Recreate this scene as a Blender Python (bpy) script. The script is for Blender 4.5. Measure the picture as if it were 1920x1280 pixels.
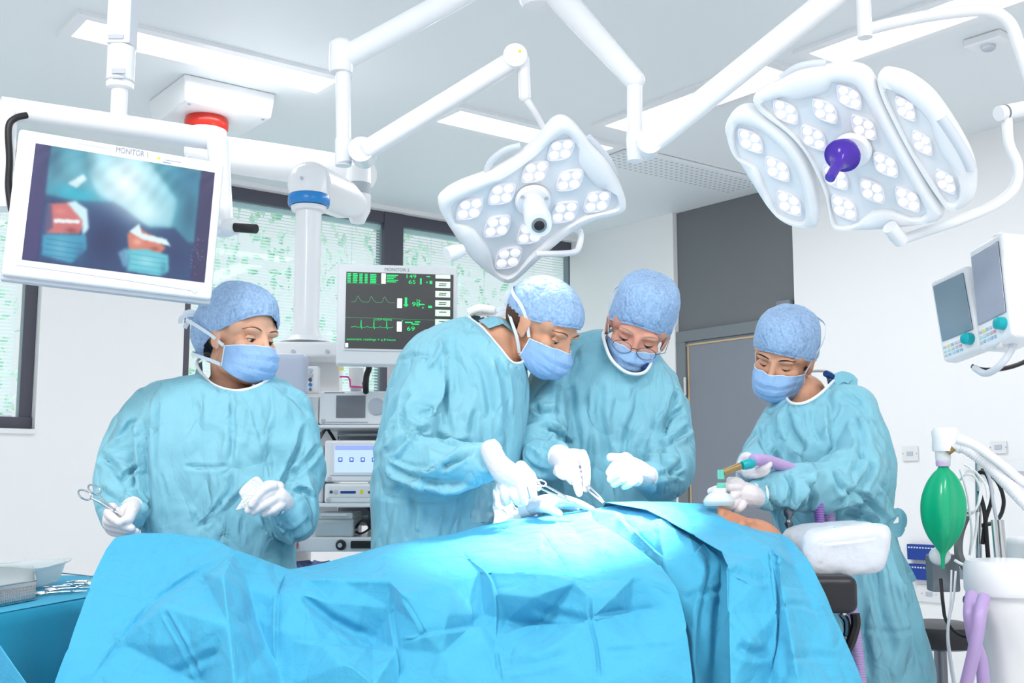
import bpy, bmesh, math, random
import numpy as np
from mathutils import Vector, Matrix, Euler, noise
from mathutils.geometry import delaunay_2d_cdt
random.seed(5)
SC = bpy.context.scene
COL = SC.collection
for o in list(bpy.data.objects): bpy.data.objects.remove(o)
sin, cos, pi, rad = math.sin, math.cos, math.pi, math.radians

# ------------------------------------------------------------------ camera
F = 2100.0                      # focal length in pixels of the 1920 wide frame
TH = math.atan(260 / F)         # upward pitch
CZ = 1.15                       # eye height
cam_d = bpy.data.cameras.new('camera'); cam = bpy.data.objects.new('camera', cam_d); COL.objects.link(cam)
cam_d.sensor_width = 36; cam_d.lens = F / 1920 * 36; cam_d.clip_end = 200; cam_d.clip_start = .05
cam.location = (0, 0, CZ); cam.rotation_euler = (pi / 2 + TH, 0, 0)
SC.camera = cam
SC.view_settings.view_transform = 'Standard'
SC.view_settings.look = 'None'
SC.view_settings.gamma = 1
SC.view_settings.use_curve_mapping = False
SC.view_settings.exposure = 0.05

# ------------------------------------------------------------------ world (overcast daylight)
wd = bpy.data.worlds.new('world'); SC.world = wd; wd.use_nodes = True
bg = wd.node_tree.nodes['Background']
bg.inputs[0].default_value = (.98, .99, 1.0, 1); bg.inputs[1].default_value = .92

def area_light(name, loc, rot, sx, sy, power, col=(1, 1, 1)):
    l = bpy.data.lights.new(name, 'AREA'); l.shape = 'RECTANGLE'; l.size = sx; l.size_y = sy; l.energy = power; l.color = col
    o = bpy.data.objects.new(name, l); COL.objects.link(o); o.location = loc; o.rotation_euler = rot
    return o

# wattage of the ceiling panel lamps, then two unseen fill lamps added near camera
PANEL_W = 12
for x, y, rz, w_ in ((-1.2, .9, 52, 52), (1.5, .6, 52, 40)):
    area_light('ceiling_or_fill_lamp', (x, y, 3.04), (0, 0, rad(90 - rz)), 1.4, .5, w_, (1, .99, .97))

# hazy sun falling on the garden side of the window wall
sl = bpy.data.lights.new('sun', 'SUN'); sl.energy = 3.2; sl.angle = rad(12); so = bpy.data.objects.new('sun', sl); COL.objects.link(so)
so.rotation_euler = Vector((sin(rad(142.6)) * .55, cos(rad(142.6)) * .55, -.83)).to_track_quat('-Z', 'Y').to_euler(); so.location = (-3, 14, 6)

# ------------------------------------------------------------------ measuring helpers: a pixel of the photo + a distance = a place in the room
def ray(x, y):
    d = Vector((x - 960, (640 - y) * -sin(TH) + F * cos(TH), (640 - y) * cos(TH) + F * sin(TH)))
    return d / d.y
def W(x, y, Y):
    d = ray(x, y) * Y
    return Vector((d.x, d.y, d.z + CZ))
def hitz(x, y, z):
    d = ray(x, y); k = (z - CZ) / d.z
    return Vector((d.x * k, k, z))
def hitpl(x, y, P0, n):
    d = ray(x, y); c = Vector((0, 0, CZ)); k = (Vector(P0) - c).dot(n) / d.dot(n)
    return c + d * k
def mpp(Y): return Y / F        # metres per pixel
def proj_np(v):
    X, Y, Z = v[:, 0], v[:, 1], v[:, 2] - CZ
    zc = Y * cos(TH) + Z * sin(TH); u = -Y * sin(TH) + Z * cos(TH)
    return 960 + F * X / zc, 640 - F * u / zc

# ------------------------------------------------------------------ materials
def lin(c):
    r = []
    for v in c[:3]:
        v /= 255.0
        r.append(v / 12.92 if v <= .04045 else ((v + .055) / 1.055) ** 2.4)
    return (*r, 1)
def mat(name, col, rough=.5, metal=0, bump=0, bscale=60, var=0, vscale=8, emit=0, ecol=None, trans=0, alpha=1, sheen=0, ior=1.45, coat=0, sss=0, bstretch=None, distort=0):
    m = bpy.data.materials.new(name); m.use_nodes = True; nt = m.node_tree; b = nt.nodes['Principled BSDF']
    c = lin(col)
    b.inputs['Base Color'].default_value = c; b.inputs['Roughness'].default_value = rough; b.inputs['Metallic'].default_value = metal
    b.inputs['IOR'].default_value = ior
    if emit: b.inputs['Emission Color'].default_value = lin(ecol or col); b.inputs['Emission Strength'].default_value = emit
    if trans: b.inputs['Transmission Weight'].default_value = trans
    if alpha < 1: b.inputs['Alpha'].default_value = alpha
    if sheen: b.inputs['Sheen Weight'].default_value = sheen
    if coat: b.inputs['Coat Weight'].default_value = coat
    if sss:
        b.inputs['Subsurface Weight'].default_value = sss; b.inputs['Subsurface Radius'].default_value = (.02, .008, .004); b.inputs['Subsurface Scale'].default_value = .6
    tc = None
    def coords(stretch):
        t = nt.nodes.new('ShaderNodeTexCoord'); mp = nt.nodes.new('ShaderNodeMapping')
        nt.links.new(t.outputs['Object'], mp.inputs[0])
        if stretch: mp.inputs['Scale'].default_value = stretch
        return mp.outputs[0]
    if var:
        n = nt.nodes.new('ShaderNodeTexNoise'); n.inputs['Scale'].default_value = vscale; n.inputs['Detail'].default_value = 6
        nt.links.new(coords(None), n.inputs['Vector'])
        r = nt.nodes.new('ShaderNodeMix'); r.data_type = 'RGBA'
        r.inputs[6].default_value = tuple(v * (1 - var) for v in c[:3]) + (1,)
        r.inputs[7].default_value = tuple(min(1, v * (1 + var)) for v in c[:3]) + (1,)
        cr = nt.nodes.new('ShaderNodeMapRange'); cr.inputs[1].default_value = .35; cr.inputs[2].default_value = .65
        nt.links.new(n.outputs[0], cr.inputs[0]); nt.links.new(cr.outputs[0], r.inputs[0]); nt.links.new(r.outputs[2], b.inputs['Base Color'])
    if bump:
        n = nt.nodes.new('ShaderNodeTexNoise'); n.inputs['Scale'].default_value = bscale; n.inputs['Detail'].default_value = 5; n.inputs['Distortion'].default_value = distort
        nt.links.new(coords(bstretch), n.inputs['Vector'])
        bp = nt.nodes.new('ShaderNodeBump'); bp.inputs['Strength'].default_value = bump; bp.inputs['Distance'].default_value = .01
        nt.links.new(n.outputs[0], bp.inputs['Height']); nt.links.new(bp.outputs[0], b.inputs['Normal'])
    return m
def attr_mat(name, strength=1.0, rough=.4, emit=True):
    m = bpy.data.materials.new(name); m.use_nodes = True; nt = m.node_tree; b = nt.nodes['Principled BSDF']
    a = nt.nodes.new('ShaderNodeAttribute'); a.attribute_name = 'Col'
    b.inputs['Roughness'].default_value = rough
    if emit:
        nt.links.new(a.outputs['Color'], b.inputs['Emission Color']); b.inputs['Emission Strength'].default_value = strength
        b.inputs['Base Color'].default_value = (.01, .01, .012, 1)
    else: nt.links.new(a.outputs['Color'], b.inputs['Base Color'])
    return m
def translucent(m, fac):
    nt = m.node_tree; b = nt.nodes['Principled BSDF']; out = [n for n in nt.nodes if n.type == 'OUTPUT_MATERIAL'][0]
    t = nt.nodes.new('ShaderNodeBsdfTranslucent'); t.inputs[0].default_value = b.inputs['Base Color'].default_value; x = nt.nodes.new('ShaderNodeMixShader'); x.inputs[0].default_value = fac
    nt.links.new(b.outputs[0], x.inputs[1]); nt.links.new(t.outputs[0], x.inputs[2]); nt.links.new(x.outputs[0], out.inputs[0]); return m
M = {}
M['wall'] = mat('wall_paint', (246, 246, 247), .55, bump=.02, bscale=200)
M['ceil'] = mat('ceiling_paint', (236, 241, 244), .5)
M['floor'] = mat('vinyl_floor', (222, 226, 230), .35, var=.05, vscale=300)
M['white'] = mat('white_enamel', (240, 242, 245), .32, coat=.15)
M['offw'] = mat('warm_white_plastic', (232, 233, 234), .4)
M['pale'] = mat('pale_grey_plastic', (212, 218, 226), .4)
M['lgrey'] = mat('light_grey_plastic', (190, 196, 206), .45)
M['grey'] = mat('mid_grey_plastic', (128, 134, 142), .5)
M['dgrey'] = mat('dark_grey_paint', (114, 118, 122), .5)
M['doorg'] = mat('door_grey_laminate', (132, 138, 148), .45)
M['frame'] = mat('window_frame_grey', (84, 84, 96), .45)
M['black'] = mat('black_rubber', (28, 28, 32), .45)
M['vinyl'] = mat('black_vinyl', (34, 34, 40), .4, bump=.08, bscale=90)
M['steel'] = mat('brushed_steel', (200, 204, 208), .22, metal=1)
M['dsteel'] = mat('dark_steel', (120, 122, 128), .3, metal=1)
M['red'] = mat('red_plastic', (214, 40, 22), .3, coat=.3)
M['blue'] = mat('blue_plastic', (18, 132, 208), .3, coat=.3)
M['tube'] = mat('corrugated_white_plastic', (236, 238, 242), .35)
M['purple_t'] = mat('lilac_breathing_tube', (196, 170, 222), .3, trans=.15)
M['purple_d'] = mat('violet_plastic', (88, 50, 190), .18, trans=.35)
M['green_bag'] = mat('green_latex', (0, 172, 122), .28, coat=.3, bump=.05, bscale=40)
M['teal'] = mat('teal_plastic', (0, 168, 178), .35)
M['mint'] = mat('mint_clear_plastic', (120, 222, 200), .2, trans=.35)
M['amber'] = mat('amber_clear_plastic', (168, 140, 84), .2, trans=.3)
M['clear'] = mat('clear_plastic', (236, 244, 246), .08, trans=.92, ior=1.2)
M['frost'] = mat('frosted_plastic', (236, 246, 248), .25, alpha=.55)
M['glass'] = mat('tinted_window_glass', (190, 238, 242), .03, alpha=.16)
M['emit'] = mat('light_diffuser', (255, 255, 255), .6, emit=2.2)
M['led'] = mat('led_lens', (255, 255, 255), .12, emit=.3, coat=.6)
M['ledface'] = mat('lamp_face_grey', (226, 231, 236), .35)
M['blind'] = mat('blind_slat', (232, 246, 248), .5)
translucent(M['blind'], .5)
M['specs'] = mat('spectacle_glass', (230, 240, 245), .05, alpha=.07)
M['yellow'] = mat('yellow_sticker', (240, 226, 40), .5)
M['pink'] = mat('pink_plastic', (226, 60, 150), .4)
M['navy'] = mat('navy_card', (22, 62, 150), .5)
M['ink'] = mat('grey_ink', (150, 156, 170), .6)

# ------------------------------------------------------------------ object helpers
def tag(o, label=None, cat=None, group=None, kind=None):
    if label: o['label'] = label
    if cat: o['category'] = cat
    if group: o['group'] = group
    if kind: o['kind'] = kind
    return o
def thing(name, loc, label, cat, group=None):
    o = bpy.data.objects.new(name, None); COL.objects.link(o); o.location = loc; o.empty_display_size = .05
    return tag(o, label, cat, group)
def worldloc(o):
    v = Vector(o.location)
    while o.parent: o = o.parent; v += Vector(o.location)
    return v
def frame_of(d):
    d = Vector(d).normalized(); a = Vector((0, 0, 1)) if abs(d.z) < .9 else Vector((1, 0, 0))
    u = d.cross(a).normalized(); return u, d.cross(u).normalized(), d
def catmull(pts, n=8, closed=False):
    P = [Vector(p) for p in pts]; out = []
    L = len(P); rng = L if closed else L - 1
    for i in range(rng):
        if closed: p0, p1, p2, p3 = P[(i - 1) % L], P[i], P[(i + 1) % L], P[(i + 2) % L]
        else: p0, p1, p2, p3 = P[max(i - 1, 0)], P[i], P[i + 1], P[min(i + 2, L - 1)]
        for k in range(n):
            t = k / n
            out.append(.5 * ((2 * p1) + (-p0 + p2) * t + (2 * p0 - 5 * p1 + 4 * p2 - p3) * t * t + (-p0 + 3 * p1 - 3 * p2 + p3) * t ** 3))
    if not closed: out.append(P[-1])
    return out
class MB:
    def __init__(s): s.v = []; s.f = []; s.mi = []; s.cur = 0
    def add(s, vs, fs):
        k = len(s.v); s.v += [Vector(v) for v in vs]
        for f in fs: s.f.append([i + k for i in f]); s.mi.append(s.cur)
        return s
    def box(s, c, size, R=None):
        c = Vector(c); hx, hy, hz = [a / 2 for a in size]
        vs = [Vector((x, y, z)) for x in (-hx, hx) for y in (-hy, hy) for z in (-hz, hz)]
        if R is not None: vs = [R @ v for v in vs]
        return s.add([v + c for v in vs], [(0, 1, 3, 2), (4, 6, 7, 5), (0, 4, 5, 1), (2, 3, 7, 6), (0, 2, 6, 4), (1, 5, 7, 3)])
    def cyl(s, p0, p1, r0, r1=None, n=24, caps=True):
        r1 = r0 if r1 is None else r1; p0 = Vector(p0); p1 = Vector(p1); u, w, d = frame_of(p1 - p0)
        vs = []
        for p, r in ((p0, r0), (p1, r1)):
            for k in range(n):
                a = 2 * pi * k / n; vs.append(p + (u * cos(a) + w * sin(a)) * r)
        fs = [(k, (k + 1) % n, n + (k + 1) % n, n + k) for k in range(n)]
        if caps: fs += [tuple(range(n))[::-1], tuple(range(n, 2 * n))]
        return s.add(vs, fs)
    def tube(s, pts, r, n=12, smooth=0, caps=True):
        P = [Vector(p) for p in pts]
        if smooth:
            m = len(P); rr = r if isinstance(r, (list, tuple)) else None
            P = catmull(P, smooth)
            if rr:
                r = [float(np.interp(i / smooth, range(m), rr)) for i in range(len(P))]
        R = r if isinstance(r, (list, tuple)) else [r] * len(P)
        u, w, d = frame_of(P[1] - P[0]); vs = []
        for i, p in enumerate(P):
            t = (P[min(i + 1, len(P) - 1)] - P[max(i - 1, 0)]).normalized()
            u = (u - t * u.dot(t)).normalized(); w = t.cross(u)
            for k in range(n):
                a = 2 * pi * k / n; vs.append(p + (u * cos(a) + w * sin(a)) * R[i])
        fs = []
        for i in range(len(P) - 1):
            for k in range(n):
                fs.append((i * n + k, i * n + (k + 1) % n, (i + 1) * n + (k + 1) % n, (i + 1) * n + k))
        if caps: fs += [tuple(range(n))[::-1], tuple(range(len(vs) - n, len(vs)))]
        return s.add(vs, fs)
    def sphere(s, c, r, n=20, m=12, M3=None):
        c = Vector(c); r = (r, r, r) if not isinstance(r, (tuple, list)) else r; vs = []
        for i in range(m + 1):
            th = pi * i / m
            for k in range(n):
                a = 2 * pi * k / n; v = Vector((r[0] * sin(th) * cos(a), r[1] * sin(th) * sin(a), r[2] * cos(th)))
                vs.append(c + (M3 @ v if M3 is not None else v))
        fs = [(i * n + k, (i + 1) * n + k, (i + 1) * n + (k + 1) % n, i * n + (k + 1) % n) for i in range(m) for k in range(n)]
        return s.add(vs, fs)
    def lathe(s, prof, p0, axis=(0, 0, 1), n=32, caps=True):
        u, w, d = frame_of(axis); p0 = Vector(p0); vs = []
        for (r, h) in prof:
            for k in range(n):
                a = 2 * pi * k / n; vs.append(p0 + d * h + (u * cos(a) + w * sin(a)) * r)
        fs = [(i * n + k, i * n + (k + 1) % n, (i + 1) * n + (k + 1) % n, (i + 1) * n + k) for i in range(len(prof) - 1) for k in range(n)]
        if caps: fs += [tuple(range(n))[::-1], tuple(range(len(vs) - n, len(vs)))]
        return s.add(vs, fs)
    def prism(s, poly, vec):
        P = [Vector(p) for p in poly]; n = len(P); vec = Vector(vec)
        fs = [tuple(range(n))[::-1], tuple(range(n, 2 * n))] + [(k, (k + 1) % n, n + (k + 1) % n, n + k) for k in range(n)]
        return s.add(P + [p + vec for p in P], fs)
    def ringstrip(s, A, B, closed=True):
        n = len(A); return s.add(list(A) + list(B), [(k, (k + 1) % n, n + (k + 1) % n, n + k) for k in range(n if closed else n - 1)])
    def grid(s, rows):
        m, n = len(rows), len(rows[0]); vs = [p for r in rows for p in r]
        return s.add(vs, [(i * n + k, i * n + k + 1, (i + 1) * n + k + 1, (i + 1) * n + k) for i in range(m - 1) for k in range(n - 1)])
    def build(s, name, m, parent=None, smooth=True, bevel=0, seg=2, solid=0, subsurf=0, merge=True, angle=40):
        me = bpy.data.meshes.new(name)
        off = worldloc(parent) if parent else Vector((0, 0, 0))
        me.from_pydata([v - off for v in s.v], [], s.f)
        ms = m if isinstance(m, (list, tuple)) else [m]
        for x in ms: me.materials.append(x)
        if len(ms) > 1: me.polygons.foreach_set('material_index', s.mi)
        bm = bmesh.new(); bm.from_mesh(me)
        if merge: bmesh.ops.remove_doubles(bm, verts=bm.verts, dist=1e-6)
        bmesh.ops.recalc_face_normals(bm, faces=bm.faces)
        bm.to_mesh(me); bm.free()
        o = bpy.data.objects.new(name, me); COL.objects.link(o)
        if parent: o.parent = parent
        if smooth:
            me.polygons.foreach_set('use_smooth', [True] * len(me.polygons))
            me.set_sharp_from_angle(angle=rad(angle))
        if solid:
            md = o.modifiers.new('solid', 'SOLIDIFY'); md.thickness = solid; md.offset = 0
        if bevel:
            md = o.modifiers.new('bevel', 'BEVEL'); md.width = bevel; md.segments = seg; md.limit_method = 'ANGLE'; md.angle_limit = rad(35)
            md.harden_normals = True
        if subsurf:
            md = o.modifiers.new('sub', 'SUBSURF'); md.levels = subsurf; md.render_levels = subsurf
        return o
def part(name, mb_or_fn, m, parent, **k):
    return mb_or_fn.build(name, m, parent, **k)
def text(name, body, m, parent, origin, xdir, ydir, size, extrude=.0005, align='LEFT', sx=1.0):
    c = bpy.data.curves.new(name, 'FONT'); c.body = body; c.size = size; c.align_x = align; c.extrude = extrude; c.resolution_u = 3
    t = bpy.data.objects.new(name, c); COL.objects.link(t)
    dg = bpy.context.evaluated_depsgraph_get(); me = bpy.data.meshes.new_from_object(t.evaluated_get(dg))
    bpy.data.objects.remove(t)
    x = Vector(xdir).normalized(); y = Vector(ydir).normalized(); z = x.cross(y)
    off = worldloc(parent) if parent else Vector((0, 0, 0))
    for v in me.vertices: v.co = Vector(origin) - off + x * v.co.x * sx + y * v.co.y + z * v.co.z
    me.materials.clear(); me.materials.append(m)
    o = bpy.data.objects.new(name, me); COL.objects.link(o); o.parent = parent
    return o
class Panel:
    """a flat rectangle in the room measured at four corners; uv (0..1, v down) -> point"""
    def __init__(s, tl, tr, bl):
        s.o = Vector(tl); s.x = Vector(tr) - s.o; s.y = Vector(bl) - s.o
        s.y = s.y - s.x * (s.y.dot(s.x) / s.x.length_squared)
        s.n = s.x.cross(s.y).normalized()
        if s.n.y > 0: s.n = -s.n       # towards the viewer's side of the room
    def p(s, u, v, d=0): return s.o + s.x * u + s.y * v + s.n * d
    def box(s, mb, u0, v0, u1, v1, d0, d1):
        P = [s.p(u0, v0, d0), s.p(u1, v0, d0), s.p(u1, v1, d0), s.p(u0, v1, d0)]
        return mb.prism(P, s.n * (d1 - d0))

# ================================================================== ROOM
H = 3.1
CNR = hitz(1080, 446, H); CNR.z = 0
UA = Vector((sin(rad(-127.4)), cos(rad(-127.4)), 0))      # along the window wall, away from the corner
UB = Vector((-UA.y * 1.0, UA.x, 0)); UB = Vector((sin(rad(142.6)), cos(rad(142.6)), 0))
def RM(a, b, z=0): return CNR + UA * a + UB * b + Vector((0, 0, z))
def wallA_at(x):     # pixel column -> distance along window wall
    d = ray(x, 900); t = (CNR.x - d.x * CNR.y) / (d.x * UA.y - UA.x); return t
def wallB_at(x):
    d = ray(x, 900); t = (CNR.x - d.x * CNR.y) / (d.x * UB.y - UB.x); return t
def zA(x, y): 
    P = hitpl(x, y, CNR, UB); return P.z
def zB(x, y):
    P = hitpl(x, y, CNR, UA); return P.z
LA, LB = 8.2, 8.2
def rbox(mb, a0, a1, b0, b1, z0, z1):
    P = [RM(a0, b0, z0), RM(a1, b0, z0), RM(a1, b1, z0), RM(a0, b1, z0)]
    return mb.prism(P, (0, 0, z1 - z0))
def struct(name, mb, m, parent=None, **k):
    o = mb.build(name, m, parent, **k)
    if not parent: o['kind'] = 'structure'
    return o
struct('floor', rbox(MB(), -.3, LA, -.3, LB, -.1, 0), M['floor'])
struct('ceiling', rbox(MB(), -.3, LA, -.3, LB, H, H + .1), M['ceil'])
# window wall with openings
WZ0 = zA(20, 803); WZ1 = H - .03
a_r = wallA_at(1095); a_l2 = wallA_at(335); a_m = wallA_at(740); a_w1 = wallA_at(60)
if True:
    mb = MB()
    rbox(mb, -.3, LA, -.3, 0, 0, WZ0)
    rbox(mb, -.3, LA, -.3, 0, WZ1, H)
    rbox(mb, -.3, a_r, -.3, 0, WZ0, WZ1)
    rbox(mb, a_l2, a_w1, -.3, 0, WZ0, WZ1)
    rbox(mb, a_w1 + 1.7, LA, -.3, 0, WZ0, WZ1)
    struct('wall_left', mb, M['wall'])
# wall with the door
b0 = wallB_at(1270); b1 = wallB_at(1500)
rb = MB(); rbox(rb, -.3, 0, -.3, b0, 0, H); rbox(rb, -.3, 0, b1, LB, 0, H); rbox(rb, -.3, -.1, b0, b1, 0, H)
struct('wall_back', rb, M['wall'])
def window(nm, a0, a1, mullions, lbl):
    w = thing(nm, RM((a0 + a1) / 2, -.15, WZ0), None, None); w['kind'] = 'structure'
    mb = MB(); t = .07
    rbox(mb, a0, a1, -.16, -.06, WZ0, WZ0 + t); rbox(mb, a0, a1, -.16, -.06, WZ1 - t * 1.2, WZ1)
    rbox(mb, a0, a0 + t, -.16, -.08, WZ0, WZ1); rbox(mb, a1 - t, a1, -.16, -.08, WZ0, WZ1)
    for m_ in mullions: rbox(mb, m_ - .08, m_ + .08, -.17, -.05, WZ0, WZ1)
    mb.build('window_frame', M['frame'], w, bevel=.004)
    rbox(MB(), a0, a1, -.092, -.088, WZ0, WZ1).build('pane', M['glass'], w)
    rbox(MB(), a0, a1, -.10, .02, WZ0 - .03, WZ0).build('window_sill', M['white'], w, bevel=.004)
    edges = [a0 + t] + list(mullions) + [a1 - t]
    for i in range(len(edges) - 1):
        e0, e1 = edges[i] + .03, edges[i + 1] - .03
        s = MB(); z = WZ0 + .03
        while z < WZ1 - .12:
            s.add([RM(e0, -.126, z + .011), RM(e1, -.126, z + .011), RM(e1, -.112, z), RM(e0, -.112, z)], [(0, 1, 2, 3)]); z += .021
        rbox(s, e0, e1, -.135, -.105, WZ1 - .12, WZ1 - .09)
        for q in (.2, .5, .8):
            pos = e0 + (e1 - e0) * q; s.cyl(RM(pos, -.105, WZ0 + .02), RM(pos, -.105, WZ1 - .1), .0015, n=5)
        s.build('blind', M['blind'], w, smooth=False)
    return w
window('window_1', a_r, a_l2, [a_m], '')
window('window_2', a_w1, a_w1 + 1.7, [], '')
# greenery outside
gm = bpy.data.materials.new('foliage'); gm.use_nodes = True; nt = gm.node_tree; bs = nt.nodes['Principled BSDF']
n1 = nt.nodes.new('ShaderNodeTexNoise'); n1.inputs['Scale'].default_value = 5; n1.inputs['Detail'].default_value = 8
cr = nt.nodes.new('ShaderNodeValToRGB'); cr.color_ramp.elements[0].position = .38; cr.color_ramp.elements[0].color = lin((120, 196, 140)); cr.color_ramp.elements[1].position = .6; cr.color_ramp.elements[1].color = lin((232, 248, 236))  # leaf greens washed towards white, painting in the outdoor overexposure
tcn = nt.nodes.new('ShaderNodeTexCoord'); nt.links.new(tcn.outputs['Object'], n1.inputs['Vector']); nt.links.new(n1.outputs[0], cr.inputs[0]); nt.links.new(cr.outputs[0], bs.inputs['Base Color'])
bs.inputs['Roughness'].default_value = .7
hb = MB()
for k in range(5200):
    a = random.uniform(-2, 8); b = random.uniform(-4.4, -3.4); z = random.uniform(.2, 4.6)
    c = RM(a, b, z); s_ = random.uniform(.04, .09); R = Euler((random.uniform(0, 6), random.uniform(0, 6), random.uniform(0, 6))).to_matrix()
    hb.add([c + R @ Vector(p) * s_ for p in ((-1, 0, 0), (0, -.5, .1), (1, 0, 0), (0, .5, .1))], [(0, 1, 2, 3)])
o = hb.build('garden_foliage', gm, None, smooth=False)
tag(o, 'bright green leaves of garden trees seen through the blinds', 'foliage', kind='stuff')
rbox(MB(), -3, 9, -6, -.3, -.2, -.12).build('ground', mat('pale_gravel', (236, 238, 236), .8, var=.1), None)['kind'] = 'structure'

# door recess: dark grey panels, frame, door leaf
d1 = thing('door_1', RM(-.05, (b0 + b1) / 2, 0), None, None); d1['kind'] = 'structure'
zt = zB(1345, 632)
rbox(MB(), -.1, -.04, b0, b1, zt + .08, H).build('upper_panel', M['dgrey'], d1, bevel=.004)
fr = MB(); rbox(fr, -.09, -.01, b0, b1, zt, zt + .08); bj = wallB_at(1287)
rbox(fr, -.09, -.01, b0, bj, 0, zt); rbox(fr, -.09, -.01, b1 - .07, b1, 0, zt)
fr.build('door_frame', mat('door_frame_grey', (122, 128, 134), .45), d1, bevel=.004)
rbox(MB(), -.085, -.03, bj, b1 - .07, 0.005, zt).build('door_leaf', M['doorg'], d1, bevel=.003)
ed = MB(); rbox(ed, -.03, -.024, bj, b1 - .08, zt - .03, zt - .018); rbox(ed, -.03, -.024, bj + .01, bj + .022, 0, zt - .02)
ed.build('door_edge_strip', mat('timber_edging', (206, 178, 140), .5), d1)
hg = MB(); hg.cyl(RM(-.005, bj + .0, 1.75), RM(-.005, bj + .0, 1.88), .012); hg.build('hinge', M['steel'], d1)
rbox(MB(), -.03, .02, wallB_at(1468), wallB_at(1494), zB(1480, 592), zB(1480, 562)).build('door_closer', M['grey'], d1, bevel=.004)

# ceiling light panels ------------------------------------------------
Z_ = Vector((0, 0, 1))
def ceiling_panel(corners, label):
    P = [hitz(x, y, H) for x, y in corners]
    # make it a true rectangle along the room axes
    c = sum(P, Vector()) / 4
    e1 = (P[1] - P[0]); ax = UA if abs(e1.normalized().dot(UA)) > .7 else UB
    L = abs(((P[1] - P[0]).dot(ax) + (P[2] - P[3]).dot(ax)) / 2); ay = UB if ax is UA else UA
    Wd = abs(((P[3] - P[0]).dot(ay) + (P[2] - P[1]).dot(ay)) / 2)
    t = thing('ceiling_or_fill_panel', (c.x, c.y, H), label, 'ceiling light')
    def rect(l, w, z): return [c + ax * sx * l / 2 + ay * sy * w / 2 + Vector((0, 0, z)) for sx, sy in ((-1, -1), (1, -1), (1, 1), (-1, 1))]
    MB().prism(rect(L, Wd, -.014), (0, 0, .012)).build('diffuser', M['emit'], t)
    o_ = rect(L + .1, Wd + .1, -.018); i_ = rect(L, Wd, -.018); f = MB(); f.ringstrip(o_, i_)
    f.ringstrip(rect(L + .1, Wd + .1, 0), o_); f.ringstrip(i_, rect(L, Wd, 0))
    f.build('trim', M['white'], t)
    area_light('ceiling_or_fill_lamp', c - Z_ * .03, (0, 0, math.atan2(ax.y, ax.x)), L, Wd, PANEL_W, (1, 1, 1))
    return t
ceiling_panel(((135, 60), (595, 170), (627, 145), (165, 28)), 'long bright recessed light panel above the pendant mount, leftmost on the ceiling')
ceiling_panel(((825, 222), (1110, 292), (1138, 270), (862, 200)), 'recessed light panel partly hidden behind the diamond-shaped surgical light')
ceiling_panel(((1140, 238), (1490, 122), (1440, 118), (1140, 215)) if False else ((1200, 248), (1492, 133), (1430, 118), (1137, 230)), 'recessed light panel crossed by the slanting white spring arm')
ceiling_panel(((1573, 116), (1985, -30), (1925, -58), (1520, 92)), 'recessed light panel at the top right, above the three-part surgical light')
for x, y, w__ in ((-1.2, .9, 0), (1.5, .6, 0)):  # glowing fill panels added out of view, above the two fill lamps
    t = thing('ceiling_or_fill_panel', (x, y, H), 'added unseen fill light panel over the near %s side of the room' % ('left' if x < 0 else 'right'), 'ceiling light')
    MB().box((x, y, H - .02), (1.45, .55, .03), Matrix.Rotation(rad(38), 3, 'Z')).build('housing', M['emit'], t, bevel=.004)
# air vent
cn = [hitz(x, y, H) for x, y in ((1140, 290), (1190, 283), (1410, 345), (1350, 362))]
vent = thing('ceiling_vent', (cn[0] + cn[2]) / 2, 'perforated white ceiling vent panel between the two surgical lights', 'vent')
c = (cn[0] + cn[2]) / 2; va, vb = .34, .95
def vp(a, b, z): return c + UB * a + UA * b * -1 + Vector((0, 0, z))
d_ = (cn[2] - cn[0]); la = abs(d_.dot(UA)); lb = abs(d_.dot(UB))
MB().prism([c + UA * sa * la / 2 + UB * sb * max(lb, .35) / 2 + Vector((0, 0, -.02)) for sa, sb in ((-1, -1), (1, -1), (1, 1), (-1, 1))], (0, 0, .018)).build('panel', M['ceil'], vent, bevel=.003)
hs = MB(); lbb = max(lb, .35)
for i in range(int(la / .045)):
    for k in range(int(lbb / .045)):
        p = c + UA * (-la / 2 + .03 + i * .045) + UB * (-lbb / 2 + .03 + k * .045) + Vector((0, 0, -.0205))
        hs.cyl(p, p + Vector((0, 0, .003)), .012, n=8)
hs.build('perforations', M['lgrey'], vent, smooth=False)
# smoke detector
p = hitz(1852, 70, H)
sd = thing('smoke_detector', p, 'small white ceiling smoke detector at the top right corner', 'detector')
MB().box(p - Vector((0, 0, .02)), (.17, .12, .04), Matrix.Rotation(rad(-50), 3, 'Z')).build('housing', M['white'], sd, bevel=.008)
MB().lathe([(.032, 0), (.03, -.015), (.02, -.022)], p - Vector((0, 0, .04))).build('sensor', M['lgrey'], sd)

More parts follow.
